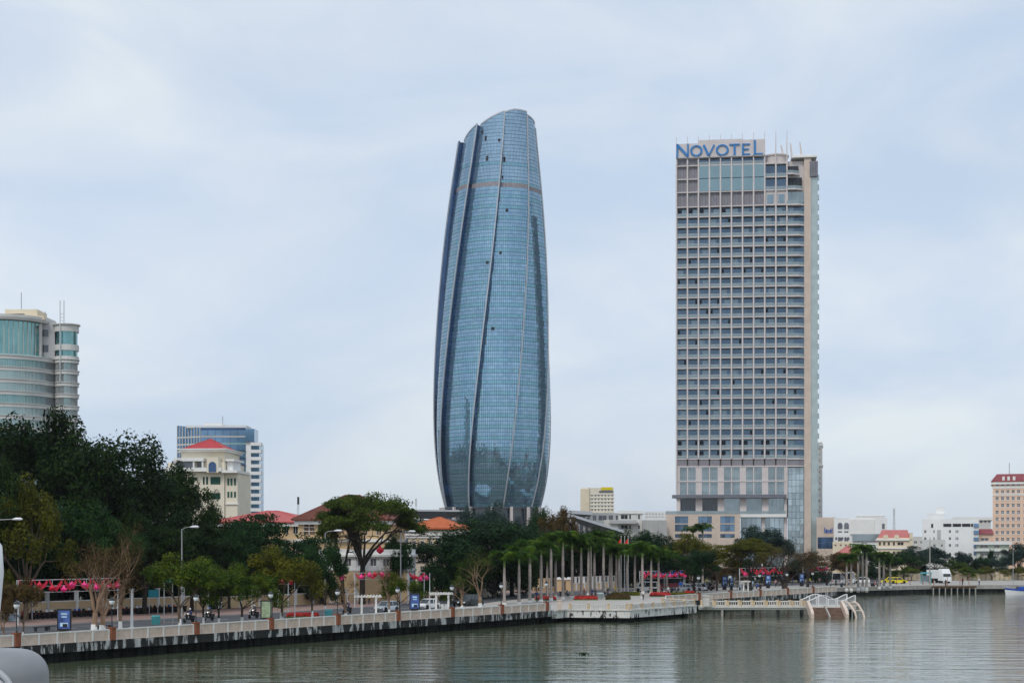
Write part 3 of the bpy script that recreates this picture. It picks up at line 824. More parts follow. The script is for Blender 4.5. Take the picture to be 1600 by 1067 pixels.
mb = MB(); mb.box(hx(1263), 0.3, hz(279), hx(1275.5), 18, hz(255)); mb.build('plant_box', M['louvre_grey'], hotel)
for i in range(4):
    mb = MB(); x = hx(1263)+0.2+i*0.78; mb.box(x, 0.12, hz(278), x+0.35, 0.29, hz(256)); mb.build('louvre', M['window_grey'], hotel)
mb = MB(); mb.box(-0.03, 2.6, 22.4, 0.29, 20.6, hz(256)); mb.build('side_reflection_panel', M['glass_dark'], hotel)  # unseen dark panel, added so the curved tower reflects a dark band
# slabs
for i in range(FN+1):
    z = Z0+i*FHT
    mb = MB()
    mb.box(0, 0.0, z-0.30, BAY, YG+0.3, z+0.06)
    mb.prism([(BAY, -0.75), (BAY+4.3, -0.75), (XE+0.55, 1.2), (XE+0.55, YG+0.3), (BAY, YG+0.3)], z-0.55, z-0.06)
    mb.build('floor_slab', M['concrete_pink'], hotel)
# vertical fins
for i in range(NB+1):
    x = i*BW
    mb = MB()
    top = hz(211.5-0.5*i) if i < 9 else hz(206.5)
    mb.box(x-0.27, -0.32, hz(716) if i not in (0, NB) else GZ+26, x+0.27, YG+0.32, hz(253.5))
    mb.box(x-0.20, -0.30, hz(253.5), x+0.20, 0.6, hz(240))
    mb.frustum((x-0.20, -0.30, x+0.20, 0.8, hz(240)), (x-0.06, -0.30, x+0.10, -0.1, top))
    mb.build('vertical_fin', M['concrete_pink'], hotel)
for px, y0, y1 in ((1236.5,249,222.5),(1251,246,221.5),(1222,240,225)):
    mb = MB(); x = hx(px); mb.frustum((x-0.2, 3, x+0.6, 4.5, hz(y0)), (x-0.75, 3.4, x-0.35, 4.0, hz(y1))); mb.build('roof_fin', M['concrete_pink'], hotel)
# windows: a few kinds that share their meshes
WW, WH = BW-0.54, FHT-0.36
def win(kind):
    mb = MB()
    mb.box(0, 0, 0, WW, 0.08, WH*1.0, 0)
    for x in (0.0, WW*0.27, WW*0.52, WW*0.77, WW-0.06): mb.box(x, -0.05, 0, x+0.06, 0.0, WH, 1)
    mb.box(0, -0.06, WH*0.86, WW, -0.001, WH*0.90, 1)
    if kind == 1: mb.box(0.2, -0.03, 0.05, WW*0.28, -0.002, WH*0.84, 2)
    if kind == 2: mb.box(WW*0.72, -0.03, 0.05, WW-0.2, -0.002, WH*0.84, 2)
    if kind == 3: mb.box(0.1, -0.03, 0.05, WW*0.62, -0.002, WH*0.84, 3)
    if kind == 4: mb.box(WW*0.35, -0.03, 0.05, WW-0.1, -0.002, WH*0.84, 3)
    if kind == 5: mb.box(0.25, -0.03, 0.05, WW*0.45, -0.002, WH*0.84, 2); mb.box(WW*0.5, -0.025, 0.05, WW-0.1, -0.002, WH*0.84, 3)
    return mb.mesh('window', [M['glass_hotel'], M['mullion'], M['opening_dark'], M['glass_curtain']])
WIN = [win(k) for k in range(6)]
dark = {(0,24):5,(1,24):5,(2,24):5,(4,24):5,(8,21):1,(9,21):2,(4,18):1,(7,18):2,(0,17):1,(1,17):2,(1,15):2,(2,15):1,(3,15):2,(8,14):1,(0,12):1}
for i in range(FN):
    for j in range(NB):
        k = dark.get((j, i))
        if k is None:
            r = rng.random()
            k = 0 if r < 0.62 else 3 if r < 0.76 else 4 if r < 0.90 else 1 if r < 0.95 else 2
            if i in (0, 1): k = 5 if j % 2 == 0 else 2
        link('window', WIN[k], hotel, (j*BW+0.27, YG+0.02, Z0+i*FHT+0.06))
def cwin(k):
    mb = MB(); W = XE-BAY-0.3
    mb.box(0, 0, 0, W, 0.08, FHT-0.55, 0)
    for q in range(7): mb.box(W*q/6-0.03, -0.05, 0, W*q/6+0.03, 0, FHT-0.55, 1)
    if k: mb.box(W*0.4, -0.03, 0, W*0.54, -0.002, FHT-0.8, 2)
    mb.box(W*0.05, -0.025, 0, W*0.38, -0.002, FHT-0.7, 3)
    return mb.mesh('corner_window', [M['glass_hotel'], M['mullion'], M['opening_dark'], M['glass_curtain']])
CW = [cwin(0), cwin(1)]
mbr = MB(); mbr.prism([(0, -0.68), (4.25, -0.68), (XE+0.5-BAY, 1.15), (XE+0.44-BAY, 1.18), (4.2, -0.62), (0, -0.62)], 0, 1.05); CRAIL = mbr.mesh('corner_balcony_rail', M['glass_rail'])
mbr = MB(); mbr.box(0, 0.02, 0, WW, 0.06, 1.08, 0); mbr.box(0, 0.0, 1.08, WW, 0.09, 1.14, 1); BRAIL = mbr.mesh('balcony_rail', [M['glass_rail'], M['steel_white']])
for i in range(FN):
    z = Z0+i*FHT
    link('corner_window', CW[1 if (i < 8 or i == 19) and i % 2 == 0 else 0], hotel, (BAY+0.28, YG+0.02, z-0.06))
    link('corner_balcony_rail', CRAIL, hotel, (BAY, 0, z-0.06))
    for j in range(NB): link('balcony_rail', BRAIL, hotel, (j*BW+0.27, 0.12, z+0.06))
# plain panel storey under the balconies
mbr = MB(); mbr.box(0, 0, 0, WW, 0.1, Z0-0.30-(hz(728)+0.15)); PAN = mbr.mesh('louvre_panel', M['louvre_grey'])
for j in range(NB): link('louvre_panel', PAN, hotel, (j*BW+0.27, 0.25, hz(728)+0.15))
mb = MB(); mb.prism([(BAY, -0.45), (BAY+4.2, -0.45), (XE+0.45, 1.2), (XE+0.45, YG+0.3), (BAY, YG+0.3)], hz(728)+0.1, Z0-0.56); mb.build('louvre_panel', M['louvre_grey'], hotel)
for y in (728, 751):
    mb = MB(); mb.box(0, -0.05, hz(y)-0.3, BAY, YG+0.3, hz(y)+0.15); mb.build('floor_slab', M['concrete_pink'], hotel)
mb = MB(); mb.prism([(BAY, -0.6), (BAY+4.2, -0.6), (XE+0.5, 1.2), (XE+0.5, YG+0.3), (BAY, YG+0.3)], hz(728)-0.35, hz(728)+0.1); mb.build('floor_slab', M['concrete_pink'], hotel)
# tall glazing storeys, pairs of windows between broad piers
for (ya, yb) in ((728, 751), (751, 773)):
    zt, zb = hz(ya)-0.30, hz(yb)+0.15
    for j in range(NB):
        x0 = j*BW+(1.35 if j % 2 == 0 else 0.25); x1 = (j+1)*BW-(0.25 if j % 2 == 0 else 1.0)
        mb = MB(); mb.box(x0, 0.55, zb, x1, 0.65, zt, 0)
        for q in range(4): mb.box(x0+(x1-x0)*q/3-0.04, 0.48, zb, x0+(x1-x0)*q/3+0.04, 0.56, zt, 1)
        mb.box(x0, 0.49, zb+(zt-zb)*0.18, x1, 0.55, zb+(zt-zb)*0.18+0.08, 1); mb.box(x0, 0.49, zb+(zt-zb)*0.80, x1, 0.55, zb+(zt-zb)*0.80+0.08, 1)
        mb.build('tall_window', [M['glass_shop'], M['mullion']], hotel)
    for j in range(NB+1):
        x = j*BW; wl = 1.3 if j % 2 == 0 else 0.25
        mb = MB(); mb.box(max(0.02, x-(1.0 if j % 2 == 0 else 0.2)), 0.1, zb, min(BAY, x+wl), 0.7, zt); mb.build('pier', M['concrete_pink'], hotel)
# dark canopy over the podium terrace
zc = hz(773)
mb = MB(); mb.prism([(-1.6, -0.6), (7, -2.6), (BAY-6, -2.6), (BAY-0.3, -2.0), (BAY-0.3, 2), (-1.6, 2)], zc-1.15, zc+0.1); mb.build('canopy', M['canopy_under'], hotel)
zt, zb = zc-1.16, hz(803)
for j in range(5):
    x0, x1 = j*BW*2+1.4, (j+1)*BW*2-1.0
    mb = MB(); mb.box(x0, 1.2, zb, x1, 1.3, zt, 0)
    for q in range(5): mb.box(x0+(x1-x0)*q/4-0.04, 1.12, zb, x0+(x1-x0)*q/4+0.04, 1.2, zt, 1)
    mb.build('terrace_window', [M['glass_dark'] if j < 2 else M['glass_shop'], M['mullion']], hotel)
for j in range(6):
    x = j*BW*2
    mb = MB(); mb.box(max(0.0, x-1.0), -0.2, zb, min(BAY, x+1.4), 1.9, zt); mb.build('pier', M['concrete_pink'], hotel)
mb = MB(); mb.box(0.5, -2.2, zb, BAY-0.4, -2.12, zb+1.1); mb.build('terrace_rail', M['glass_rail'], hotel)
# podium
def opening_wall(mb, xs, zs, holes, y, rev, w0, w1, z0, z1, mi=0):
    """front wall in the plane y with rectangular openings (x0,x1,z0,z1) and reveals rev deep"""
    gx = sorted(set([w0, w1]+[h[0] for h in holes]+[h[1] for h in holes])); gz = sorted(set([z0, z1]+[h[2] for h in holes]+[h[3] for h in holes]))
    for a, b in zip(gx[:-1], gx[1:]):
        for c, e in zip(gz[:-1], gz[1:]):
            if b-a < 1e-6 or e-c < 1e-6: continue
            mx_, mz_ = (a+b)/2, (c+e)/2
            if any(h[0] < mx_ < h[1] and h[2] < mz_ < h[3] for h in holes): continue
            mb.quad((a,y,c),(b,y,c),(b,y,e),(a,y,e), mi)
    for a, b, c, e in holes:
        mb.quad((a,y,c),(a,y,e),(a,y+rev,e),(a,y+rev,c), mi); mb.quad((b,y,e),(b,y,c),(b,y+rev,c),(b,y+rev,e), mi)
        mb.quad((a,y,e),(b,y,e),(b,y+rev,e),(a,y+rev,e), mi); mb.quad((b,y,c),(a,y,c),(a,y+rev,c),(b,y+rev,c), mi)
def pane_mesh(w_, h_, nv, nh, glass, frame, fr=0.08):
    mb = MB(); rv = []; rq = random.Random(int(w_*100+h_*10+nv))
    for i in range(nv):                # each pane a quad of its own, slightly out of true
        for j in range(nh):
            x0, x1, z0, z1 = w_*i/nv, w_*(i+1)/nv, h_*j/nh, h_*(j+1)/nh; t_ = [rq.uniform(0, 0.03) for _ in range(4)]
            mb.quad((x0,t_[0],z0),(x1,t_[1],z0),(x1,t_[2],z1),(x0,t_[3],z1)); rv.append(rq.random())
    for q in range(nv+1): x = (w_-fr)*q/nv; mb.box(x, -0.05, 0, x+fr, 0.04, h_, 1)
    for q in range(nh+1): z = (h_-fr)*q/nh; mb.box(0, -0.045, z, w_, 0.038, z+fr, 1)
    mb.box(0, 0.05, 0, w_, 0.07, h_, 1)
    me = mb.mesh('window', [glass, frame]); rv += [0.5]*(len(me.polygons)-len(rv))
    at = me.attributes.new('rnd', 'FLOAT', 'FACE'); at.data.foreach_set('value', rv)
    return me
XP0, XP1 = hx(1041), hx(1155.5); YP = -5.0
holes = []
for a, b in ((1055, 1075.5), (1091, 1112), (1125, 1147)):
    for c, e in ((806.5, 817.5), (819, 830), (834, 840)): holes.append((hx(a), hx(b), hz(e), hz(c)))
mb = MB(); opening_wall(mb, 0, 0, holes, YP, 0.5, XP0, XP1, GZ, hz(803))
mb.quad((XP0,14,GZ),(XP0,YP,GZ),(XP0,YP,hz(803)),(XP0,14,hz(803))); mb.quad((XP1,YP,GZ),(XP1,1.8,GZ),(XP1,1.8,hz(803)),(XP1,YP,hz(803)))
mb.quad((XP0,YP,hz(803)),(XP1,YP,hz(803)),(XP1,14,hz(803)),(XP0,14,hz(803))); mb.quad((XP1,14,GZ),(XP0,14,GZ),(XP0,14,hz(803)),(XP1,14,hz(803)))
mb.build('podium', M['stone_beige'], hotel)
for h in holes: link('window', pane_mesh(h[1]-h[0], h[3]-h[2], 3, 1, M['glass_hotel'], M['mullion']), hotel, (h[0], YP+0.4, h[2]))
mb = MB(); mb.box(XP0-0.1, YP-0.1, hz(803)+0.02, XP1, YP, hz(803)+1.1); mb.build('terrace_rail', M['glass_rail'], hotel)
mb = MB(); mb.box(XP1+0.01, -2.4, hz(808), BAY-0.2, 1.6, hz(803)-0.02); mb.build('podium_beam', M['trim_white'], hotel)
for a, b in ((1157, 1189), (1194, 1224)):
    w_ = hx(b)-hx(a); link('shopfront', pane_mesh(w_, hz(808)-GZ-0.2, 4, 5, M['glass_shop'], M['mullion'], 0.12), hotel, (hx(a), 0.4, GZ+0.1))
for px in (1191.5, 1226): mb = MB(); mb.box(hx(px)-0.6, -0.6, GZ, hx(px)+0.6, 1.4, hz(808)-0.01); mb.build('pier', M['concrete_pink'], hotel)
# stair glazing
w_ = XE-BAY-0.5; link('stair_glazing', pane_mesh(w_, hz(729)-GZ-0.6, 4, 16, M['glass_shop'], M['mullion'], 0.1), hotel, (BAY+0.4, 0.9, GZ+0.3))
# top storeys
L0, L1, L2, L3, L4 = hz(321), hz(298), hz(277.5), hz(256.5), hz(245)
def panel(nm, x0, x1, z0, z1, y, m, div=0):
    mb = MB(); mb.box(x0, y, z0, x1, y+0.12, z1, 0)
    for q in range(1, div): x = x0+(x1-x0)*q/div; mb.box(x-0.04, y-0.06, z0, x+0.04, y-0.001, z1, 1)
    return mb.build(nm, [m, M['mullion']], hotel)
for j in range(NB):
    x0, x1 = j*BW+0.27, (j+1)*BW-0.27
    if j < 8: panel('louvre_panel', x0, x1, L0+0.06, L1-0.25, 0.8, M['louvre_grey'], 3)
    else:
        panel('wall_panel', x0, x1, L0+0.06, L1-0.25, 0.5, M['concrete_pink']); panel('window', x0+0.6, x1-0.5, L0+0.5, L1-1.6, 0.35, M['glass_curtain'], 3)
    if j < 2:
        for a, b in ((L1, L2), (L2, L3), (L3, L4)): panel('louvre_panel', x0, x1, a+0.06, b-0.2, 0.8, M['louvre_grey'], 3)
    elif j < 8:
        panel('glass_screen', x0-0.2, x1+0.2, L1+0.1, L2-0.15, -0.1, M['glass_panel']); panel('glass_screen', x0-0.2, x1+0.2, L2+0.1, L3-0.35, -0.1, M['glass_panel'])
        panel('window', x0, x1, L3+0.1, L4-0.2, 1.4, M['glass_hotel'], 2); link('balcony_rail', BRAIL, hotel, (x0, 0.12, L3))
    else:
        for a, b in ((L1, L2), (L2, L3)):
            panel('window', x0, x1, a+0.06, b-0.3, 1.5, M['glass_hotel'], 3); link('balcony_rail', BRAIL, hotel, (x0, 0.12, a+0.06))
for z, a, b in ((L1, 0, BAY), (L2, 0, 2*BW), (L2, 8*BW, BAY), (L3, 0, BAY), (L4+0.2, 0, 8*BW)):
    mb = MB(); mb.box(a, 0.0, z-0.3, b, 1.8, z+0.06); mb.build('floor_slab', M['concrete_pink'], hotel)
mb = MB(); mb.lathe([(4.2, L3+0.1), (4.2, hz(244)), (4.6, hz(243)), (4.6, hz(241)), (0.1, hz(241))], 24, (9.1*BW, 5.0)); mb.build('roof_drum', M['concrete_pink'], hotel)
for (ya, yb, dx, glass) in ((321, 299, 0, 'glass_shop'), (297, 277, 0.8, 'opening_dark'), (273, 259, 2.0, 'opening_dark')):
    mb = MB(); mb.prism([(BAY, -0.6), (BAY+3.9-dx, -0.6), (XE-dx+0.3, 1.2), (XE-dx+0.3, YG+0.3), (BAY, YG+0.3)], hz(ya)-0.5, hz(ya)); mb.build('floor_slab', M['concrete_pink'], hotel)
    panel('corner_window', BAY+0.28, XE-dx, hz(ya), hz(yb)-0.5, 1.2, M[glass], 4)
    mb = MB(); mb.prism([(BAY, -0.55), (BAY+3.8-dx, -0.55), (XE+0.2-dx, 1.1), (XE+0.1-dx, 1.14), (BAY+3.7-dx, -0.48), (BAY, -0.48)], hz(ya), hz(ya)+1.05); mb.build('corner_balcony_rail', M['glass_rail'], hotel)
# sign board and letters
board = MB(); board.box(-0.2, -0.75, hz(245)+0.25, 8*BW+0.15, -0.5, hz(223)); board.box(2*BW, -0.76, hz(223)+0.01, 6*BW, -0.52, hz(218)); board.box(6*BW+.01, -0.74, hz(223)+0.01, 8*BW+0.1, -0.53, hz(219.5))
sb = board.build('sign_board', M['concrete_pink'], hotel)
LB, LH = hz(244.2)+0.15, 4.5
def stroke(mb, pts, wd):               # a polyline of constant width in x,z, pushed out of the board
    for (a, b) in zip(pts[:-1], pts[1:]):
        dx, dz = b[0]-a[0], b[1]-a[1]; L = math.hypot(dx, dz) or 1; nx, nz = -dz/L*wd/2, dx/L*wd/2
        ex, ez = dx/L*0.02, dz/L*0.02
        mb.xprism([(a[0]+nx-ex, a[1]+nz-ez), (a[0]-nx-ex, a[1]-nz-ez), (b[0]-nx+ex, b[1]-nz+ez), (b[0]+nx+ex, b[1]+nz+ez)], -1.15, -0.80)
def ell(cx, cz_, rx, rz_, n=28): return [(cx+rx*math.cos(2*math.pi*i/n), cz_+rz_*math.sin(2*math.pi*i/n)) for i in range(n+1)]
KX = 0.03956
def letter(draw):
    mb = MB(); draw(mb)
    mb.build('letter', M['letters_blue'], hotel)
def X(zx): return (zx-100)*KX
def ring(mb, cx, cz_, rx, rz_, wx, wz):
    n = 30
    for i in range(n):
        q0, q1 = 2*math.pi*i/n, 2*math.pi*(i+1)/n
        P = lambda q, f: (cx+(rx-wx*f)*math.cos(q), cz_+(rz_-wz*f)*math.sin(q))
        mb.xprism([P(q0, 0), P(q0, 1), P(q1, 1), P(q1, 0)], -1.15, -0.80)
letter(lambda m: (stroke(m, [(X(108), LB-0.25), (X(108), LB+LH+0.25)], 0.62), stroke(m, [(X(108), LB+LH), (X(206), LB+0.1)], 0.85), stroke(m, [(X(206), LB-0.1), (X(206), LB+LH+0.25)], 0.55)))
letter(lambda m: ring(m, X(284), LB+2.1, 2.25, 2.05, 0.72, 0.5))
letter(lambda m: (stroke(m, [(X(352), LB+4.1), (X(398), LB+0.1)], 0.8), stroke(m, [(X(398), LB+0.1), (X(448), LB+4.1)], 0.5)))
letter(lambda m: ring(m, X(522), LB+2.1, 2.35, 2.05, 0.72, 0.5))
letter(lambda m: (stroke(m, [(X(588), LB+3.95), (X(682), LB+3.95)], 0.5), stroke(m, [(X(635), LB), (X(635), LB+3.9)], 0.75)))
letter(lambda m: (stroke(m, [(X(712), LB), (X(712), LB+4.1)], 0.7), stroke(m, [(X(712), LB+0.25), (X(775), LB+0.25)], 0.5), stroke(m, [(X(712), LB+2.1), (X(765), LB+2.1)], 0.45), stroke(m, [(X(712), LB+3.9), (X(775), LB+3.9)], 0.5)))
letter(lambda m: (stroke(m, [(X(820), LB), (X(820), LB+5.3)], 0.72), stroke(m, [(X(820), LB+0.25), (X(893), LB+0.25)], 0.5)))

# ------------------------------------------------------------------ other buildings
def block(name, label, px0, px1, ytop, dd, dep, wall, rows=(), cols=(), rz=None, glass='window_grey', frame='trim_white', cat='building',
          parapet=0.6, rev=0.25, nv=2, nh=1, zb=GZ, sidecols=(), cornice=None, sill=False):
    """box building: rows = list of (ytop, ybottom) pixel pairs, cols = list of (px0, px1) pixel pairs on the front"""
    if rz is None: rz = -math.atan(((px0+min(px1, 1600))/2-800)/F)
    x0, x1 = pxd(px0, dd)[0], pxd(px1, dd)[0]; W = (x1-x0)*math.cos(rz)
    t = thing(name, label, cat, (x0, dd, 0), rz)
    k = dd/F*math.cos(rz); H = zz(ytop, dd)
    holes = [((a-px0)*k, (b-px0)*k, zz(e, dd), zz(c, dd)) for (c, e) in rows for (a, b) in cols]
    mb = MB(); opening_wall(mb, 0, 0, holes, 0.0, rev, 0, W, zb, H)
    mb.quad((W,0,zb),(W,dep,zb),(W,dep,H),(W,0,H)); mb.quad((0,dep,zb),(0,0,zb),(0,0,H),(0,dep,H)); mb.quad((W,dep,zb),(0,dep,zb),(0,dep,H),(W,dep,H))
    mb.quad((0.3,0.3,H-parapet),(W-0.3,0.3,H-parapet),(W-0.3,dep-0.3,H-parapet),(0.3,dep-0.3,H-parapet))
    for a, b, c, e in ((0,0,W,0.3),(0,dep-0.3,W,dep),(0,0.3,0.3,dep-0.3),(W-0.3,0.3,W,dep-0.3)):
        mb.quad((a,b,H),(c,b,H),(c,e,H),(a,e,H))
    mb.quad((0.3,0.3,H),(0.3,0.3,H-parapet),(0.3,dep-0.3,H-parapet),(0.3,dep-0.3,H)); mb.quad((W-0.3,0.3,H-parapet),(W-0.3,0.3,H),(W-0.3,dep-0.3,H),(W-0.3,dep-0.3,H-parapet))
    mb.quad((0.3,dep-0.3,H-parapet),(W-0.3,dep-0.3,H-parapet),(W-0.3,dep-0.3,H),(0.3,dep-0.3,H)); mb.quad((W-0.3,0.3,H-parapet),(0.3,0.3,H-parapet),(0.3,0.3,H),(W-0.3,0.3,H))
    mb.build('wall', M[wall], t)
    cache = {}
    for h in holes:
        key = (round(h[1]-h[0], 2), round(h[3]-h[2], 2))
        if key not in cache: cache[key] = pane_mesh(h[1]-h[0], h[3]-h[2], nv, nh, M[glass], M[frame], min(0.1, 0.06*(h[1]-h[0])))
        link('window', cache[key], t, (h[0], rev-0.08, h[2]))
        if sill:
            s = MB(); s.box(h[0]-0.1, -0.12, h[2]-0.14, h[1]+0.1, -0.003, h[2]-0.01); s.build('sill', M[frame], t)
    if cornice:
        for y, out, th in cornice:
            z = zz(y, dd); mb = MB(); mb.box(-out, -out, z-th, W+out, -0.004, z); mb.box(W+0.004, 0, z-th, W+out, dep, z); mb.box(-out, 0, z-th, -0.004, dep, z)
            mb.build('cornice', M['trim_white'], t)
    t['w'] = W; t['h'] = H
    return t, W, H, k
def hip_roof(t, x0, y0, x1, y1, z, h, over, material, ridge=None, th=0.25, tiles=0, name='roof'):
    a0, b0, a1, b1 = x0-over, y0-over, x1+over, y1+over
    if ridge is None:
        m = min(a1-a0, b1-b0)/2
        ridge = ((a0+m, (b0+b1)/2), (a1-m, (b0+b1)/2)) if a1-a0 >= b1-b0 else (((a0+a1)/2, b0+m), ((a0+a1)/2, b1-m))
    r0, r1 = ridge
    vs = [(a0,b0,z),(a1,b0,z),(a1,b1,z),(a0,b1,z),(*r0,z+h),(*r1,z+h),(a0,b0,z-th),(a1,b0,z-th),(a1,b1,z-th),(a0,b1,z-th)]
    along_x = abs(r1[0]-r0[0]) >= abs(r1[1]-r0[1])
    fs = [(0,1,5,4),(1,2,5),(2,3,4,5),(3,0,4)] if along_x else [(0,1,4),(1,2,5,4),(2,3,5),(3,0,4,5)]
    fs += [(6,7,1,0),(7,8,2,1),(8,9,3,2),(9,6,0,3),(9,8,7,6)]
    mb = MB(); mb.add(vs, fs); ro = mb.build(name, material, t)
    # ridge and hip cappings
    cp = MB()
    segs = [((*r0, z+h), (*r1, z+h)), ((a0,b0,z), (*r0, z+h)), ((a1,b0,z), (*(r1 if along_x else r0), z+h)), ((a1,b1,z), (*r1, z+h)), ((a0,b1,z), (*(r0 if along_x else r1), z+h))]
    for p, q in segs:
        if (Vector(p)-Vector(q)).length > 0.1: cp.tube([p, q], 0.13, 5)
    cp.build('ridge_capping', material, ro)
    if tiles:                          # raised seams / tile courses on the front slope
        sm = MB(); n = tiles
        for i in range(1, n):
            u = i/n; x = a0+(a1-a0)*u
            if along_x:
                if x < r0[0]: k_ = (x-a0)/max(1e-3, r0[0]-a0)
                elif x > r1[0]: k_ = (a1-x)/max(1e-3, a1-r1[0])
                else: k_ = 1.0
            else: k_ = min(1, min(x-a0, a1-x)/((a1-a0)/2))
            yr = r0[1]
            sm.tube([(x, b0, z+0.03), (x, b0+(yr-b0)*k_, z+h*k_+0.03)], 0.055, 4)
        tag(sm.build('roof_seams', material, ro), kind='stuff')
    return ro

# --- left: round green glass hotel
AD = 488.0
ax, ay = pxd(8, AD)
A = thing('round_hotel', 'round green glass hotel with white bands and twin masts, behind the trees at left edge', 'hotel', (ax, ay, 0))
ka = AD/F
R1 = 84*ka; cxx, cyy, R2 = (107-8)*ka, -2.0, 18.5*ka
def arc(mb, r0, z0, r1, z1, c, n=48, a0=math.radians(180), a1=math.radians(362)):
    mb.lathe([(r0, z0), (r1, z1)], n, c, a0, a1)
fys = [564, 581.5, 600, 618, 636.5, 655, 673, 691, 709, 727, 745, 763]
zs = [zz(y, AD) for y in fys]
mb = MB(); mb.lathe([(R1-0.9, GZ), (R1-0.9, zs[0]+0.5)], 48, (0, 0)); mb.build('core', M['glass_green2'], A)
mb = MB(); mb.lathe([(R2-0.5, GZ), (R2-0.5, zz(514, AD))], 24, (cxx, cyy)); mb.build('corner_core', M['glass_green2'], A)
for i in range(len(zs)-1):
    zt, zb_ = zs[i], zs[i+1]
    for c, r, n in (((0, 0), R1, 56), ((cxx, cyy), R2, 20)):
        mb = MB(); mb.lathe([(r-0.3, zt-1.15), (r, zt-1.15), (r, zt-0.1), (r+0.25, zt-0.1), (r+0.25, zt+0.1), (r-0.3, zt+0.1)], n, c); mb.build('white_band', M['wall_pale'], A)
        mb = MB(); nn = n*2
        for j in range(nn):
            a = math.pi+math.pi*1.02*j/nn
            mb.obox(c[0]+(r-0.32)*math.cos(a), c[1]+(r-0.32)*math.sin(a), zb_+0.1, 0.09, 0.09, zt-zb_-1.25, a)
        tag(mb.build('mullions', M['wall_grey'], A), kind='stuff')
        mb = MB(); mb.lathe([(r-0.45, zb_+0.05), (r-0.45, zt-1.1)], n, c); mb.build('glass_band', M['glass_green2'] if i % 3 else M['glass_green'], A)
R3 = 66*ka; zt = zz(503, AD); zb_ = zs[0]
mb = MB(); mb.lathe([(R3, zb_+0.1), (R3, zt-1)], 56, (0, 1)); mb.build('drum_glass', M['glass_green'], A)
for j in range(30):
    a = math.pi+math.pi*j/29
    mb = MB(); mb.obox((R3+0.05)*math.cos(a), 1+(R3+0.05)*math.sin(a), zb_+0.1, 0.22, 0.16, zt-zb_-1.2, a); mb.build('drum_mullion', M['wall_pale'], A)
mb = MB(); mb.lathe([(R3-1, zt-1.0), (R3+1.6, zt-1.0), (R3+1.9, zt-0.2), (R3+1.9, zt+0.6), (R3-2, zt+0.9)], 56, (0, 1)); mb.build('drum_cornice', M['wall_pale'], A)
mb = MB(); mb.box((66-8)*ka, -3, zb_, (90-8)*ka, 8, zz(506, AD)); mb.build('link_block', M['wall_grey'], A)
for z in (zz(517, AD), zz(541, AD)):
    mb = MB(); mb.box((71-8)*ka, -3.06, z-2.2, (80-8)*ka, -3.0, z); mb.build('window', M['glass_dark'], A)
mb = MB(); mb.lathe([(0.55, zb_), (0.55, zt-1)], 10, ((69-8)*ka, -4)); mb.build('column', M['wall_pale'], A)
for y0, y1 in ((510.5, 521), (541, 550), (559, 566)):
    mb = MB(); mb.lathe([(R2-0.3, zz(y1, AD)), (R2, zz(y1, AD)), (R2, zz(y0, AD)), (R2-0.3, zz(y0, AD))], 20, (cxx, cyy)); mb.build('white_band', M['wall_pale'], A)
for y0, y1 in ((521, 541), (550, 559)):
    mb = MB(); mb.lathe([(R2-0.4, zz(y1, AD)), (R2-0.4, zz(y0, AD))], 20, (cxx, cyy)); mb.build('glass_band', M['glass_green'], A)
mb = MB(); mb.lathe([(R2+0.5, zz(510.5, AD)), (R2+0.5, zz(509, AD)), (0.1, zz(509, AD))], 20, (cxx, cyy)); mb.build('roof_cap', M['wall_pale'], A)
mb = MB(); mb.box((13-8)*ka, -6, zz(504, AD), (78-8)*ka, 6, zz(498, AD)); mb.box((16-8)*ka, -5, zz(498, AD), (66-8)*ka, 5, zz(487, AD)); mb.build('penthouse', M['wall_cream'], A)
mb = MB(); mb.box((17-8)*ka, -5.1, zz(495, AD), (46-8)*ka, -5.0, zz(494, AD)); mb.build('penthouse_slot', M['opening_dark'], A)
for px, y0, y1 in ((38, 487, 459), (75, 500, 489), (57, 498, 488)):
    mb = MB(); mb.tube([((px-8)*ka, -3, zz(y0, AD)), ((px-8)*ka, -3, zz(y1, AD))], 0.13, 5); mb.build('antenna', M['metal_grey'], A)
for px in (102.5, 108.5):
    mb = MB(); mb.tube([((px-8)*ka, -6, zz(600 if px < 105 else 510, AD)), ((px-8)*ka, -6, zz(474, AD))], 0.16, 5); mb.build('mast', M['steel_white'], A)
for y in (495, 500, 505):
    mb = MB(); mb.tube([((102.5-8)*ka, -6, zz(y, AD)), ((108.5-8)*ka, -6, zz(y, AD))], 0.1, 4); mb.build('mast_rung', M['steel_white'], A)

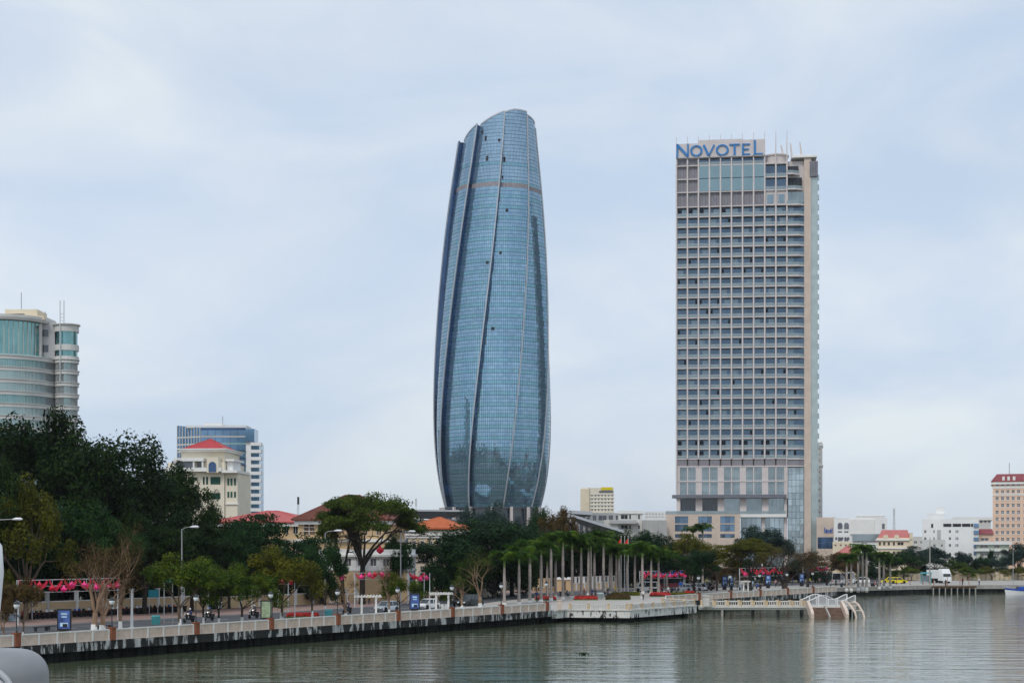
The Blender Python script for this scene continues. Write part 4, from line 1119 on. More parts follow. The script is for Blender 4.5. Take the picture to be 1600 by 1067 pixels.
# --- blue glass office block behind the cream one
BD = 730.0; kb = BD/F
B = thing('glass_office', 'blue glass office block with white balcony stack on its right side', 'office block', (*pxd(313, BD), 0), math.radians(0))
def bx(px): return (px-313)*kb
zt = zz(668, BD)
mb = MB(); mb.box(bx(313), 0, GZ, bx(384), 18, zt); mb.build('core', M['glass_navy'], B)
mb = MB(); mb.add([(bx(313),-0.3,GZ),(bx(313),-0.3,zt),(bx(272),7,zz(663,BD)),(bx(272),7,GZ)], [(0,3,2,1)]); mb.add([(bx(272),7,GZ),(bx(272),7,zz(663,BD)),(bx(272),18,zz(663,BD)),(bx(272),18,GZ)], [(0,1,2,3)]); mb.build('angled_glazing', M['glass_blue'], B)
nfl = 13
for i in range(nfl):
    y = 672+i*11.3
    za, zc_ = zz(y, BD), zz(y+11.3, BD)
    for j in range(6):
        xa, xb = bx(313)+(bx(384)-bx(313))*j/6, bx(313)+(bx(384)-bx(313))*(j+1)/6
        mb = MB(); mb.box(xa+0.12, -0.2, zc_+0.9, xb-0.12, -0.05, za); mb.build('window', M['glass_blue'], B)
    mb = MB(); mb.box(bx(313), -0.45, zc_, bx(384), -0.01, zc_+0.85); mb.build('spandrel', M['glass_green2'] if i == 1 else M['wall_grey'] if i in (0,) else M['glass_hotel'], B)
    mb = MB(); q0 = (bx(313), -0.5); q1 = (bx(272), 6.8)
    mb.add([(q0[0],q0[1],zc_),(q1[0],q1[1],zc_),(q1[0],q1[1],zc_+0.7),(q0[0],q0[1],zc_+0.7)], [(0,1,2,3)]); mb.build('spandrel', M['wall_pale'], B)
    mb = MB()
for j in range(9):
    u = j/8; mb = MB(); x = bx(313)+(bx(272)-bx(313))*u; y = -0.6+7.4*u; mb.box(x-0.15, y-0.15, GZ, x+0.15, y+0.15, zz(668-4*u, BD)); mb.build('mullion', M['wall_pale'], B)
mb = MB(); mb.box(bx(290), 1.5, zt, bx(384), 16, zz(664, BD)); mb.box(bx(315), 3, zz(664, BD), bx(345), 14, zz(660, BD)); mb.build('roof_plant', M['wall_white'], B)
mb = MB(); mb.box(bx(384), -1, zz(690, BD), bx(398), 10, zz(670, BD)); mb.build('roof_glass_box', M['glass_blue'], B)
mb = MB(); mb.box(bx(384), 0, GZ, bx(392), 16, zz(690, BD)); mb.build('stair_wall', M['wall_white'], B)
mb = MB(); mb.box(bx(392), 1.5, GZ, bx(404), 15, zz(692, BD)); mb.build('balcony_core', M['glass_blue'], B)
for i in range(11):
    y = 691+i*11.4; mb = MB(); mb.box(bx(392.1), -1.0, zz(y+5.2, BD), bx(408.5), 3, zz(y, BD)); mb.build('balcony', M['wall_white'], B)
mb = MB(); mb.tube([(bx(343), 8, zz(660, BD)), (bx(343), 8, zz(648, BD))], 0.2, 5); mb.build('antenna', M['metal_grey'], B)

# --- cream block with red pyramid roof
CD = 380.0; kc = CD/F
C, W, H, _ = block('cream_block', 'cream stepped office block with red pyramid roof and blue arched window', 262, 352, 722, CD, 20, 'wall_cream2',
  rows=[(745, 757), (770, 780)], cols=[(268, 286), (296, 304.5), (318, 321), (323, 326.5), (330, 346)], rz=math.radians(-4), glass='shutter_green', frame='shutter_green', nv=3)
def cx(px): return (px-262)*kc
mb = MB(); mb.box(cx(280), 2.0, zz(722, CD)-0.6, cx(349), 17, zz(703, CD)); mb.build('upper_storey', M['wall_cream2'], C)
mb = MB(); mb.box(cx(278), 0.8, zz(705, CD), cx(353), 18, zz(702, CD)); mb.box(cx(276), 0.4, zz(702, CD)+.01, cx(355), 18.4, zz(700.5, CD)); mb.build('cornice', M['trim_white'], C)
hip_roof(C, cx(284), 2.5, cx(346), 15, zz(701, CD)+.1, zz(683, CD)-zz(701, CD), 0.4, M['roof_red'], ridge=((cx(315), 8.5), (cx(316), 8.5)), tiles=22)
mb = MB(); mb.box(cx(260), -1.6, zz(737, CD), cx(349), -0.01, zz(731, CD)); mb.box(cx(348.9), -1.2, zz(739, CD), cx(374), 12, zz(735, CD)); mb.build('balcony', M['trim_white'], C)
mb = MB(); mb.box(cx(352.2), 0.5, GZ, cx(372), 14, zz(737, CD)); mb.build('side_wing', M['wall_cream2'], C)
for a in (356, 361, 366.5):
    for y in (747, 768):
        mb = MB(); mb.box(cx(a), 0.40, zz(y+11 if y == 747 else y+9, CD), cx(a+3), 0.49, zz(y, CD)); mb.build('window', M['shutter_green'], C)
mb = MB(); mb.box(cx(353), 0.2, zz(788, CD), cx(374), 0.48, zz(786, CD)); mb.build('string_course', M['trim_white'], C)
for a, b, g in ((277, 304, 'window_grey'), (309, 318, 'glass_dark')):
    mb = MB(); mb.box(cx(a), -0.3, zz(731, CD), cx(b), -0.01, zz(721, CD)); mb.build('loggia_window', M[g], C)
mb = MB(); mb.box(cx(274), -1.8, zz(721, CD), cx(322), 2.2, zz(716, CD)); mb.build('loggia_roof', M['trim_white'], C)
for a in (275, 306, 320): mb = MB(); mb.box(cx(a)-0.2, -1.6, zz(731, CD), cx(a)+0.2, -1.2, zz(721, CD)); mb.build('loggia_post', M['trim_white'], C)
ar = [(cx(330), zz(738, CD)), (cx(342), zz(738, CD)), (cx(342), zz(728, CD))] + [(cx(336)+6*kc*math.cos(q), zz(728, CD)+6*kc*math.sin(q)) for q in [math.pi*i/12 for i in range(1, 12)]] + [(cx(330), zz(728, CD))]
mb = MB(); mb.xprism([(cx(327), zz(739, CD)), (cx(345), zz(739, CD)), (cx(345), zz(715, CD)), (cx(327), zz(715, CD))], -1.7, 2.4); mb.build('arch_bay', M['wall_cream2'], C)
mb = MB(); mb.xprism(ar, -1.78, -1.71); mb.build('arched_window', M['glass_navy'], C)
mb = MB(); mb.box(cx(353), 2, zz(737, CD), cx(362), 10, zz(720, CD)); mb.build('rear_block', M['wall_white'], C)
mb = MB(); mb.box(cx(352), 1, zz(720, CD), cx(366), 11, zz(717, CD)); mb.build('rear_cornice', M['trim_white'], C)

# --- long yellow building with red metal roof
DD = 292.0; kd = DD/F
D_, W, H, _ = block('yellow_villa', 'long yellow building with ribbed red metal roof behind the dark trees', 335, 486, 815, DD, 16, 'wall_yellow',
  rows=[(820, 834), (850, 872)], cols=[(341+i*15.0, 349+i*15.0) for i in range(9)], glass='opening_dark', frame='trim_white', cornice=[(818, 0.5, 0.5), (843, 0.25, 0.4)], rz=math.radians(-6))
hip_roof(D_, 0, 0, W, 16, H, zz(797, DD)-H, 0.8, M['roof_metal_red'], tiles=48)

# --- big brown tiled roof of the colonial house
ED = 268.0; ke = ED/F
E_, W, H, _ = block('colonial_house', 'yellow colonial house with large dark brown tiled hip roof and loggia', 466, 606, 811, ED, 20, 'wall_yellow',
  rows=[(817, 836), (858, 880)], cols=[(474, 492), (497, 504), (520, 528), (544, 552), (568, 576), (590, 598)], glass='wood', frame='trim_white', cornice=[(813.5, 0.6, 0.6), (842, 0.3, 0.5)], rz=math.radians(-5), nv=2, nh=3)
hip_roof(E_, 0, 0, W, 20, H, zz(771, ED)-H, 1.0, M['roof_brown'], ridge=((6.3, 10), (W-6.6, 10)), tiles=60)
mb = MB(); mb.box(6.5, -1.4, H-0.02, 9.0, 0.5, H+0.02); mb.build('flashing', M['roof_red'], E_)
mb = MB(); mb.box(0.3, -1.0, zz(841, ED), 10, -0.85, zz(835, ED)); mb.build('balcony_parapet', M['wall_yellow'], E_)
G_, W, H, _ = block('white_annex', 'low white annex with yellow ground floor in front of the colonial house', 470, 640, 858, 250, 8, 'wall_white',
  rows=[(872, 884), (892, 920)], cols=[(480+i*20, 490+i*20) for i in range(8)], glass='window_grey', frame='trim_white', cornice=[(866, 0.4, 0.35), (889, 0.2, 0.3)], rz=math.radians(-5))
mb = MB(); mb.box(0.1, -0.14, GZ, W-0.1, -0.01, zz(890.5, 250)); mb.build('ground_floor_band', M['wall_yellow'], G_)

# --- white colonial villa with orange roof
FD = 272.0; kf = FD/F
V, W, H, _ = block('orange_roof_villa', 'pale colonial villa with orange tiled hip roof and tall shuttered windows', 638, 764, 828, FD, 15, 'wall_cream2',
  rows=[(845, 868), (884, 904)], cols=[(644+i*13.5, 650+i*13.5) for i in range(9)], glass='window_grey', frame='trim_white', cornice=[(832, 0.4, 0.5), (838, 0.25, 0.25), (874, 0.3, 0.35)], rz=math.radians(-10), nv=2, nh=4)
for i in range(9):
    mb = MB(); mb.box((652+i*13.5-638)*kf, -0.16, zz(872, FD), (655.4+i*13.5-638)*kf, -0.01, zz(840, FD)); mb.build('pilaster', M['wall_yellow'], V)
hip_roof(V, 0, 0, 8.3, 12, H+0.4, zz(807.5, FD)-H-0.4, 0.8, M['roof_orange'], ridge=((4.1, 5.5), (4.6, 5.5)), tiles=26)
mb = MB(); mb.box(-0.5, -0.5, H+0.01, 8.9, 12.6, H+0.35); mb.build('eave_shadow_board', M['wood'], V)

# --- far cream hotel in the gap
JD = 900.0
J, W, H, kj = block('far_hotel', 'distant cream hotel in the gap between the two skyscrapers', 909, 959, 762, JD, 18, 'wall_cream2',
  rows=[(773+i*5.6, 775.4+i*5.6) for i in range(5)], cols=[(924+i*5.2, 926.3+i*5.2) for i in range(7)], glass='window_grey', nv=1, cornice=[(771.5, 0.25, 0.3), (777.2, 0.25, 0.3), (782.8, 0.25, 0.3), (788.4, 0.25, 0.3), (794, 0.25, 0.3)])
mb = MB(); mb.box((936-909)*kj, -0.4, zz(769, JD), (958-909)*kj, -0.02, zz(766.6, JD)); mb.build('top_window_strip', M['window_grey'], J)
mb = MB(); mb.box((939-909)*kj, -0.3, zz(765.5, JD), (957-909)*kj, -0.02, zz(761, JD)); mb.build('sign_panel', M['car_yellow'], J)
mb = MB(); mb.box(-0.8, -1.2, GZ, (921-909)*kj, -0.01, zz(764, JD)); mb.build('end_bay', M['wall_cream'], J)
mb = MB(); mb.box(-0.8+13*kj, -0.5, GZ, (921.6-909)*kj, -0.01, zz(762, JD)); mb.build('downpipe', M['wall_grey'], J)
block('far_podium', 'low white block at the foot of the distant cream hotel', 900, 975, 801, 640, 18, 'wall_white', rows=[(805, 813)], cols=[(926, 932), (935, 948), (951, 958), (962, 967)], glass='window_grey')
K, W, H, kk = block('low_grey_block', 'low grey building with recessed windows left of the hotel tower', 966, 1004, 798, 560, 18, 'wall_pale', rows=[(804, 811), (820, 826)], cols=[(970, 981), (983, 986), (997, 1000)], glass='opening_dark', frame='wall_pale', cornice=[(800, 0.4, 0.5)])
for i in range(6):
    mb = MB(); mb.box((953+i*7-966)*kk, -3.0, zz(818, 560), (959.6+i*7-966)*kk, -2.7, zz(812.5, 560)); mb.build('balcony_panel', M['wall_grey'], K)
mb = MB(); mb.box((952-966)*kk, -2.69, zz(817, 560), (997-966)*kk, -0.01, zz(816, 560)); mb.build('balcony_deck', M['wall_grey'], K)
mb = MB(); mb.box((944-966)*kk, -2.0, GZ, (966-966)*kk-.01, 10, zz(812, 560)); mb.build('side_wing', M['wall_pale'], K)
R_ = thing('ribbed_wall', 'pale ribbed metal hall wall beside the hotel podium', 'building', (*pxd(1004.5, 555), 0))
kr = 555/F
mb = MB(); mb.box(0, 0, GZ, 38*kr, 16, zz(812, 555)); mb.build('wall', M['wall_pale'], R_)
for i in range(19): mb = MB(); mb.box(i*2*kr, -0.25, GZ, (i*2+0.9)*kr, -0.005, zz(812.5, 555)); mb.build('rib', M['wall_grey'], R_)
block('far_flats', 'distant white flats just left of the hotel tower', 1006, 1046, 799, 820, 14, 'wall_white', rows=[(802, 804), (806.5, 808.5)], cols=[(1009+i*5, 1012+i*5) for i in range(7)], glass='wall_grey', nv=1)
# --- right of the hotel tower
block('beige_tower', 'slim beige tower peeping out behind the right side of the hotel', 1262, 1285, 691, 660, 16, 'wall_pale', rows=[(700+i*9, 704+i*9) for i in range(13)], cols=[(1279, 1282)], glass='wall_grey', nv=1, cornice=[(694, 0.3, 0.8), (726, 0.3, 0.6)])
Mb, W, H, km = block('beige_mall', 'beige shop building with blue lettering right of the hotel', 1276, 1306, 808, 520, 20, 'stone_beige', rows=[(839, 857)], cols=[(1277.5, 1302)], glass='glass_navy', frame='mullion', nv=4, nh=2)
for i, (a, b, c, e) in enumerate([(1288,1289.3,824,832),(1290.2,1293.2,827,832),(1294.2,1295.3,827,832),(1296.2,1298.6,827,832),(1299.4,1300.8,824.5,832)]):
    mb = MB(); mb.box((a-1276)*km, -0.25, zz(e, 520), (b-1276)*km, -0.01, zz(c, 520)); mb.build('sign_letter', M['sign_blue'], Mb)
W1, W, H, kw = block('arcade_building', 'white building with arched openings and plain parapet walls', 1303, 1386, 809, 500, 22, 'wall_white', rows=[(829.5, 832.5), (839, 846)], cols=[(1309, 1316), (1319, 1326)], glass='window_grey', nv=2)
def arch(par, x, z0, w_, h_, m, y0=-0.12, y1=-0.005, k=8):
    r = w_/2; pts = [(x, z0), (x+w_, z0), (x+w_, z0+h_-r)] + [(x+r+r*math.cos(math.pi*i/k), z0+h_-r+r*math.sin(math.pi*i/k)) for i in range(1, k)] + [(x, z0+h_-r)]
    mb = MB(); mb.xprism(pts, y0, y1); return mb.build('arched_opening', m, par)
for a in (1309, 1319): arch(W1, (a-1303)*kw, zz(826, 500), 7.4*kw, 10*kw, M['window_grey'])
for i in range(5): arch(W1, (1305+i*4.8-1303)*kw, zz(843, 500), 3.0*kw, 4.5*kw, M['window_grey'])
mb = MB(); mb.box((1332-1303)*kw, -0.5, zz(845, 500), (1384-1303)*kw, -0.01, zz(834, 500)); mb.build('shop_glass', M['glass_shop'], W1)
mb = MB(); mb.box((1328-1303)*kw, -0.3, zz(834.5, 500), (1366-1303)*kw, -0.02, zz(811, 500)); mb.build('blank_panel', M['trim_white'], W1)
mb = MB(); mb.box((1338-1303)*kw, 6, H, (1381-1303)*kw, 16, zz(805.5, 500)); mb.box((1336-1303)*kw, 5.5, zz(805.5, 500), (1383-1303)*kw, 16.5, zz(804.3, 500)); mb.build('penthouse', M['trim_white'], W1)
mb = MB(); mb.box((1378-1303)*kw, -0.1, zz(826, 500), (1382-1303)*kw, -0.01, zz(818, 500)); mb.build('window', M['window_grey'], W1)
N1, W, H, kn = block('pink_roof_house', 'small house with faded pink hip roof below the white arcade building', 1308, 1342, 866, 430, 10, 'wall_yellow', rows=[(868, 874)], cols=[(1312+i*6, 1315+i*6) for i in range(5)], glass='opening_dark')
hip_roof(N1, 0, 0, W, 10, H, zz(852, 430)-H, 0.7, M['roof_pink'])
N2, W, H, kn = block('yellow_annex', 'pale yellow block stepping down in front of the arches', 1301, 1330, 846, 470, 10, 'wall_cream', rows=[(850, 853)], cols=[(1304, 1307), (1312, 1315), (1320, 1323)], glass='window_grey', nv=1)
Y1, W, H, ky = block('yellow_mansard', 'cream building with pink mansard roof and two round dormers', 1370, 1423, 840, 440, 16, 'wall_cream', rows=[(846.5, 852), (861, 866)], cols=[(1373, 1376.5), (1380, 1383.5), (1387, 1390.5), (1395, 1398.5), (1402, 1412)], glass='opening_dark', frame='wall_cream', cornice=[(842, 0.4, 0.4), (855, 0.3, 0.4)])
mb = MB(); mb.frustum((0.2, 0.2, W-0.2, 15, H), (1.4, 3.0, W-0.9, 13, zz(827.5, 440))); mb.build('mansard_roof', M['roof_pink'], Y1)
for a in (1380, 1397):
    x = (a-1370)*ky; mb = MB(); mb.xprism([(x, H), (x+8*ky, H)]+[(x+4*ky+4*ky*math.cos(q), H+0.3+3.6*ky*math.sin(q)) for q in [math.pi*i/10 for i in range(11)]], -0.1, 1.5); mb.build('dormer', M['wall_cream'], Y1)
mb = MB(); mb.box((1421-1370)*ky, -0.4, GZ, (1426-1370)*ky, 14, zz(832, 440)); mb.build('end_gable', M['wall_cream'], Y1)
for (nm, lb, a, b, y, dd_, wl, rows_, cols_, gl_) in [
  ('low_shed', 'low pale sheds between the cream mansard building and white block', 1424, 1448, 838, 470, 'wall_pale', [(845, 849)], [(1428, 1433), (1438, 1443)], 'window_grey')]:
    block(nm, lb, a, b, y, dd_, 10, wl, rows=rows_, cols=cols_, glass=gl_)
Q_, W, H, kq = block('white_block', 'large plain white block with strip windows and stair tower', 1441, 1529, 811, 440, 24, 'wall_white',
  rows=[(828, 832.5), (839, 843.5), (849.5, 854), (863, 868)], cols=[(1444, 1447.5), (1458.5, 1460.5), (1482.5, 1486), (1493, 1494.6), (1495.6, 1497.4)], glass='window_grey', nv=2)
mb = MB(); mb.box((1448-1441)*kq, 0.8, H-.5, (1476-1441)*kq, 18, zz(802, 440)); mb.box((1463-1441)*kq, 2, zz(802, 440), (1476-1441)*kq, 12, zz(792, 440)); mb.build('stair_tower', M['wall_white'], Q_)
for a, b in ((1474, 1486.5), (1488.5, 1501.5), (1503, 1516), (1517, 1520)):
    mb = MB(); mb.box((a-1441)*kq, -0.1, zz(822.5, 440), (b-1441)*kq, -0.01, zz(818, 440)); mb.build('strip_window', M['opening_dark'], Q_)
for i in range(5):
    y = 818+i*10.6
    mb = MB(); mb.box((1521-1441)*kq, -0.5, zz(y+5, 440), (1529-1441)*kq, -0.02, zz(y, 440)); mb.build('corner_window', M['glass_blue'], Q_)
mb = MB(); mb.box((1455-1441)*kq, -0.1, zz(824, 440), (1458-1441)*kq, -0.01, zz(818, 440)); mb.build('window', M['opening_dark'], Q_)
mb = MB(); mb.box((1464.5-1441)*kq, -0.12, zz(842, 440), (1470-1441)*kq, -0.01, zz(827.5, 440)); mb.build('grille', M['wall_grey'], Q_)
block('white_annex_block', 'white annex with faint vents in front of the large white block', 1440, 1477, 843, 425, 8, 'wall_pale', rows=[(850, 854), (862, 867)], cols=[(1458, 1462), (1470, 1473)], glass='window_grey')
S1, W, H, ks_ = block('grey_flat', 'grey flat-roofed building behind white block', 1490, 1548, 808, 520, 20, 'wall_pale', rows=[(811, 817)], cols=[(1531, 1535), (1538, 1541), (1544, 1547)], glass='window_grey', cornice=[(808, 0.5, 1.0)])
S2, W, H, ks_ = block('maroon_roof_house', 'peach house with maroon sloping roof beside the tall peach hotel', 1528, 1552, 834, 440, 10, 'wall_peach', rows=[(840, 845), (850, 856)], cols=[(1532, 1545)], glass='window_grey')
mb = MB(); mb.frustum((-0.4, -0.5, W+0.2, 9, H), (0.3, 2.5, W-0.3, 6, zz(826, 440))); mb.build('roof', M['roof_maroon'], S2)
S3, W, H, ks_ = block('green_house', 'pale green house with balconies below the tall peach hotel', 1526, 1576, 848, 415, 10, 'wall_green', rows=[(851, 856), (864, 869)], cols=[(1531, 1544), (1553, 1562)], glass='louvre_brown', cornice=[(846, 0.8, 0.8), (858, 0.6, 0.5)])
T_, W, H, kt = block('peach_hotel', 'tall peach hotel with maroon mansard roof at right edge', 1551, 1640, 752, 470, 20, 'wall_peach',
  rows=[(756, 759.5), (765.5, 770.5)]+[(776+i*10.6, 781.5+i*10.6) for i in range(8)], cols=[(1555.5, 1560.5), (1564, 1569), (1572.3, 1577.3), (1580.6, 1585.6), (1589, 1594), (1599, 1604), (1608, 1613), (1618, 1623), (1628, 1633)], glass='window_grey', nv=2, nh=2, cornice=[(753.5, 0.5, 0.6)], sill=True)
mb = MB(); mb.box(-0.1, -0.12, zz(763, 470), W+.1, -0.01, zz(760.5, 470)); mb.box(-0.1, -0.12, zz(774, 470), W+.1, -0.01, zz(772, 470)); mb.build('white_string_course', M['trim_white'], T_)
mb = MB(); mb.frustum((-0.5, -0.5, W+0.5, 20.5, H), (1.2, 2.5, W-1, 17, zz(740, 470))); mb.build('mansard_roof', M['roof_maroon'], T_)
for a in (1566, 1574, 1582.5, 1600, 1610): mb = MB(); mb.box((a-1551)*kt, -0.1, H+0.05, (a+4-1551)*kt, 2, zz(744.5, 470)); mb.build('dormer', M['trim_white'], T_)
mb = MB(); mb.tube([((1577-1551)*kt, 6, zz(740, 470)), ((1577-1551)*kt, 6, zz(722, 470))], 0.12, 5); mb.build('antenna', M['metal_grey'], T_)
# telecom mast far right-centre and small towers on the left skyline
for px, y0, y1, dd_, lb in ((1397, 838, 794, 600, 'thin lattice mast above the pink mansard roof'), (650, 800, 779, 640, 'small white mast above the left podium canopy'), (466, 806, 776, 520, 'dark-topped lattice mast behind the red metal roof')):
    x, y = pxd(px, dd_); t = thing('lattice_mast', lb, 'mast', (x, y, GZ)); zt = zz(y1, dd_)-GZ
    mb = MB()
    for sx, sy in ((-1,-1),(1,-1),(1,1),(-1,1)): mb.tube([(sx*0.7, sy*0.7, 0), (sx*0.15, sy*0.15, zt)], 0.06, 4)
    mb.build('legs', M['steel_white'], t)
    mb = MB(); n = 14
    for i in range(n):
        u0, u1 = i/n, (i+1)/n; w0, w1 = 0.7-0.55*u0, 0.7-0.55*u1
        for sx, sy, ex, ey in ((-1,-1,1,-1),(1,-1,1,1),(1,1,-1,1),(-1,1,-1,-1)): mb.tube([(sx*w0, sy*w0, zt*u0), (ex*w1, ey*w1, zt*u1)], 0.03, 4)
    mb.build('bracing', M['steel_white'], t)
    mb = MB(); mb.box(-0.32, -0.32, zt*0.90, 0.32, 0.32, zt); mb.build('antenna_box', M['metal_dark'] if px == 466 else M['steel_white'], t)

# ------------------------------------------------------------------ trees
def leaf_mesh(name, pts, nrm, size, rs, aspect=0.6):
    n = len(pts)
    up = nrm/np.linalg.norm(nrm, axis=1, keepdims=True)
    r = rs.normal(size=(n, 3)); a = r-up*np.sum(r*up, axis=1, keepdims=True); a /= np.linalg.norm(a, axis=1, keepdims=True)
    b = np.cross(up, a)
    s = (size*rs.uniform(0.65, 1.35, n))[:, None]
    A, Bv = a*s*0.5, b*s*0.5*aspect
    v = np.empty((n, 4, 3)); v[:, 0] = pts-A; v[:, 1] = pts+Bv*1.0-up*s*0.06; v[:, 2] = pts+A; v[:, 3] = pts-Bv-up*s*0.06
    me = bpy.data.meshes.new(name)
    me.vertices.add(n*4); me.vertices.foreach_set('co', v.reshape(-1))
    me.loops.add(n*4); me.loops.foreach_set('vertex_index', np.arange(n*4, dtype=np.int32))
    me.polygons.add(n); me.polygons.foreach_set('loop_start', np.arange(0, n*4, 4, dtype=np.int32))
    try: me.polygons.foreach_set('loop_total', np.full(n, 4, dtype=np.int32))
    except Exception: pass
    me.update(calc_edges=True)
    at = me.attributes.new('rnd', 'FLOAT', 'FACE'); at.data.foreach_set('value', rs.uniform(0, 1, n).astype(np.float32))
    return me
def grow(seed, H, kind):
    R = random.Random(seed); wood = MB(); tips = []
    def bend(dv, amt):
        q = Vector((R.gauss(0, 1), R.gauss(0, 1), R.gauss(0, 1))); q = (dv + q*amt); q.normalize(); return q
    def limb(p, dv, L, r, lev, maxlev, up):
        path, rad, cur = [p], [r], dv
        n = 4
        for i in range(n):
            cur = bend(cur, 0.13); cur = (cur + Vector((0, 0, up))).normalized()
            p = p + cur*(L/n); path.append(p); rad.append(r*(1-0.5*(i+1)/n))
        if r > 0.012*H/10: wood.tube(path, rad, 7 if lev == 0 else 5 if lev == 1 else 4, 0, caps=(lev > 1))
        if lev >= maxlev:
            tips.append((p, lev)); 
            if R.random() < (0.95 if kind == 'umbrella' else 0.5): tips.append((path[2], lev))
            return
        k = R.choice((3, 3, 4)) if kind != 'bare' else R.choice((2, 3, 3))
        az0 = R.uniform(0, 6.28)
        for j in range(k):
            ang = math.radians(R.uniform(22, 52) if kind != 'umbrella' else R.uniform(18, 42))
            ax = cur.orthogonal().normalized(); ax = Matrix.Rotation(az0+6.28*j/k+R.uniform(-0.5, 0.5), 3, cur) @ ax
            nd = (Matrix.Rotation(ang, 3, ax) @ cur)
            limb(path[R.choice((3, 4, 4))], nd, L*R.uniform(0.55, 0.82), rad[-1]*R.uniform(0.7, 0.95), lev+1, maxlev, up)
    if kind == 'big':
        th = 0.24*H; r0 = 0.026*H; n = 7
    elif kind == 'street':
        th = 0.24*H; r0 = 0.022*H; n = 5
    elif kind == 'umbrella':
        th = 0.34*H; r0 = 0.035*H; n = 7
    elif kind == 'layer':
        th = 0.30*H; r0 = 0.028*H; n = 6
    elif kind == 'bare':
        th = 0.20*H; r0 = 0.030*H; n = 5
    elif kind == 'bushy':
        th = 0.05*H; r0 = 0.02*H; n = 8
    lean = Vector((R.uniform(-0.06, 0.06), R.uniform(-0.06, 0.06), 1)).normalized()
    p0 = Vector((0, 0, -0.15)); pt = lean*th
    wood.tube([p0, lean*th*0.12, lean*th*0.5, pt], [r0*1.45, r0*1.08, r0*0.95, r0*0.9], 9)
    for j in range(n):
        az = 6.283*j/n+R.uniform(-0.35, 0.35)
        if kind == 'big': el = R.uniform(22, 78); L = H*R.uniform(0.27, 0.36); up = 0.07; ml = 2
        elif kind == 'street': el = R.uniform(28, 75); L = H*R.uniform(0.27, 0.36); up = 0.05; ml = 2
        elif kind == 'umbrella': el = R.uniform(38, 72); L = H*R.uniform(0.33, 0.42); up = 0.0; ml = 2
        elif kind == 'layer': el = R.uniform(20, 60); L = H*R.uniform(0.30, 0.42); up = 0.02; ml = 2
        elif kind == 'bushy': el = R.uniform(5, 82); L = H*R.uniform(0.28, 0.38); up = 0.03; ml = 2
        else: el = R.uniform(45, 82); L = H*R.uniform(0.28, 0.36); up = 0.05; ml = 3
        e_ = math.radians(el)
        limb(pt*R.uniform(0.86, 1.0), Vector((math.cos(az)*math.cos(e_), math.sin(az)*math.cos(e_), math.sin(e_))), L, r0*R.uniform(0.45, 0.62), 0, ml, up)
    return wood, tips, th, r0
VAR = {}
def variant(key, seed, H, kind, per, sig, flat, leaf, painted=False):
    wood, tips, th, r0 = grow(seed, H, kind)
    rs = np.random.RandomState(seed)
    T = np.array([tuple(t[0]) for t in tips])
    if kind in ('umbrella', 'layer'):
        # foliage gathers into flat plates: pull tips toward a domed roof of the crown
        zc = np.percentile(T[:, 2], 92); rr = np.hypot(T[:, 0], T[:, 1]); k = 0.5 if kind == 'umbrella' else 0.25
        dome = zc*(1.0-0.22*(rr/rr.max())**2)
        T[:, 2] = T[:, 2]*(1-k)+dome*k
    pts = []; nr = []
    for t in T:
        m = int(per*rs.uniform(0.5, 1.5)); s = sig*rs.uniform(0.7, 1.3)
        dlt = rs.normal(size=(m, 3)); dlt /= np.maximum(np.linalg.norm(dlt, axis=1, keepdims=True), 1e-6)
        dlt *= (rs.uniform(0.25, 1.0, m)**0.5)[:, None]*s*1.5; dlt[:, 2] *= flat
        pts.append(t+dlt); nr.append(dlt*0.6+np.array([0, 0, s*0.8])+rs.normal(size=(m, 3))*s*0.45)
    pts = np.concatenate(pts) if pts else np.zeros((1, 3)); nr = np.concatenate(nr)
    me_l = leaf_mesh('foliage', pts, nr, leaf, rs) if per else None
    V = dict(wood=wood, leaf=me_l, th=th, r0=r0, H=float(max(pts[:, 2].max(), T[:, 2].max())), W=float(np.percentile(np.hypot(pts[:, 0], pts[:, 1]), 91)*2), kind=kind)
    mb = MB(); mb.lathe([(r0*1.62, -0.15), (r0*1.18, th*0.14), (r0*1.06, th*0.42)], 10); V['paint'] = mb
    V['wm'] = {}; V['lm'] = {}; V['pm'] = mb.mesh('painted_base', M['limewash'])
    VAR[key] = V
for i in range(4): variant('big%d' % i, 100+i, 18.0, 'big', 135, 1.2, 0.72, 0.46)
for i in range(4): variant('street%d' % i, 200+i, 8.0, 'street', 135, 0.62, 0.72, 0.25)
for i in range(2): variant('umb%d' % i, 300+i, 13.0, 'umbrella', 190, 1.05, 0.26, 0.30)
for i in range(3): variant('layer%d' % i, 400+i, 10.0, 'layer', 120, 0.95, 0.34, 0.32)
for i in range(3): variant('bare%d' % i, 500+i, 8.0, 'bare', 16, 0.42, 0.8, 0.15)
for i in range(3): variant('bushy%d' % i, 600+i, 9.0, 'bushy', 100, 0.85, 0.85, 0.40)
TCNT = 0
def tree(px, dd, ytop, wpx, key, leafk, label, barkk='bark', base=PZ, painted=False, name='tree', group=None, pos=None, sy=None, rz=None, sparse=None):
    global TCNT
    TCNT += 1
    V = VAR[key]
    x, y = pos if pos else pxd(px, dd)
    Hm = zz(ytop, y)-base; Wm = wpx*y/F
    s = Hm/V['H']; sx = Wm/V['W']
    t = thing(name, label, 'tree', (x, y, base), rz if rz is not None else (TCNT*2.399) % 6.283, group)
    t.scale = (sx, sx, s)
    if barkk not in V['wm']: V['wm'][barkk] = V['wood'].mesh('trunk', M[barkk], True)
    link('trunk', V['wm'][barkk], t)
    if V['leaf'] is not None and leafk:
        if leafk not in V['lm']:
            me = V['leaf'].copy(); me.materials.clear(); me.materials.append(LEAF[leafk]); V['lm'][leafk] = me
        link('crown', V['lm'][leafk], t)
    if painted: link('painted_base', V['pm'], t)
    return t
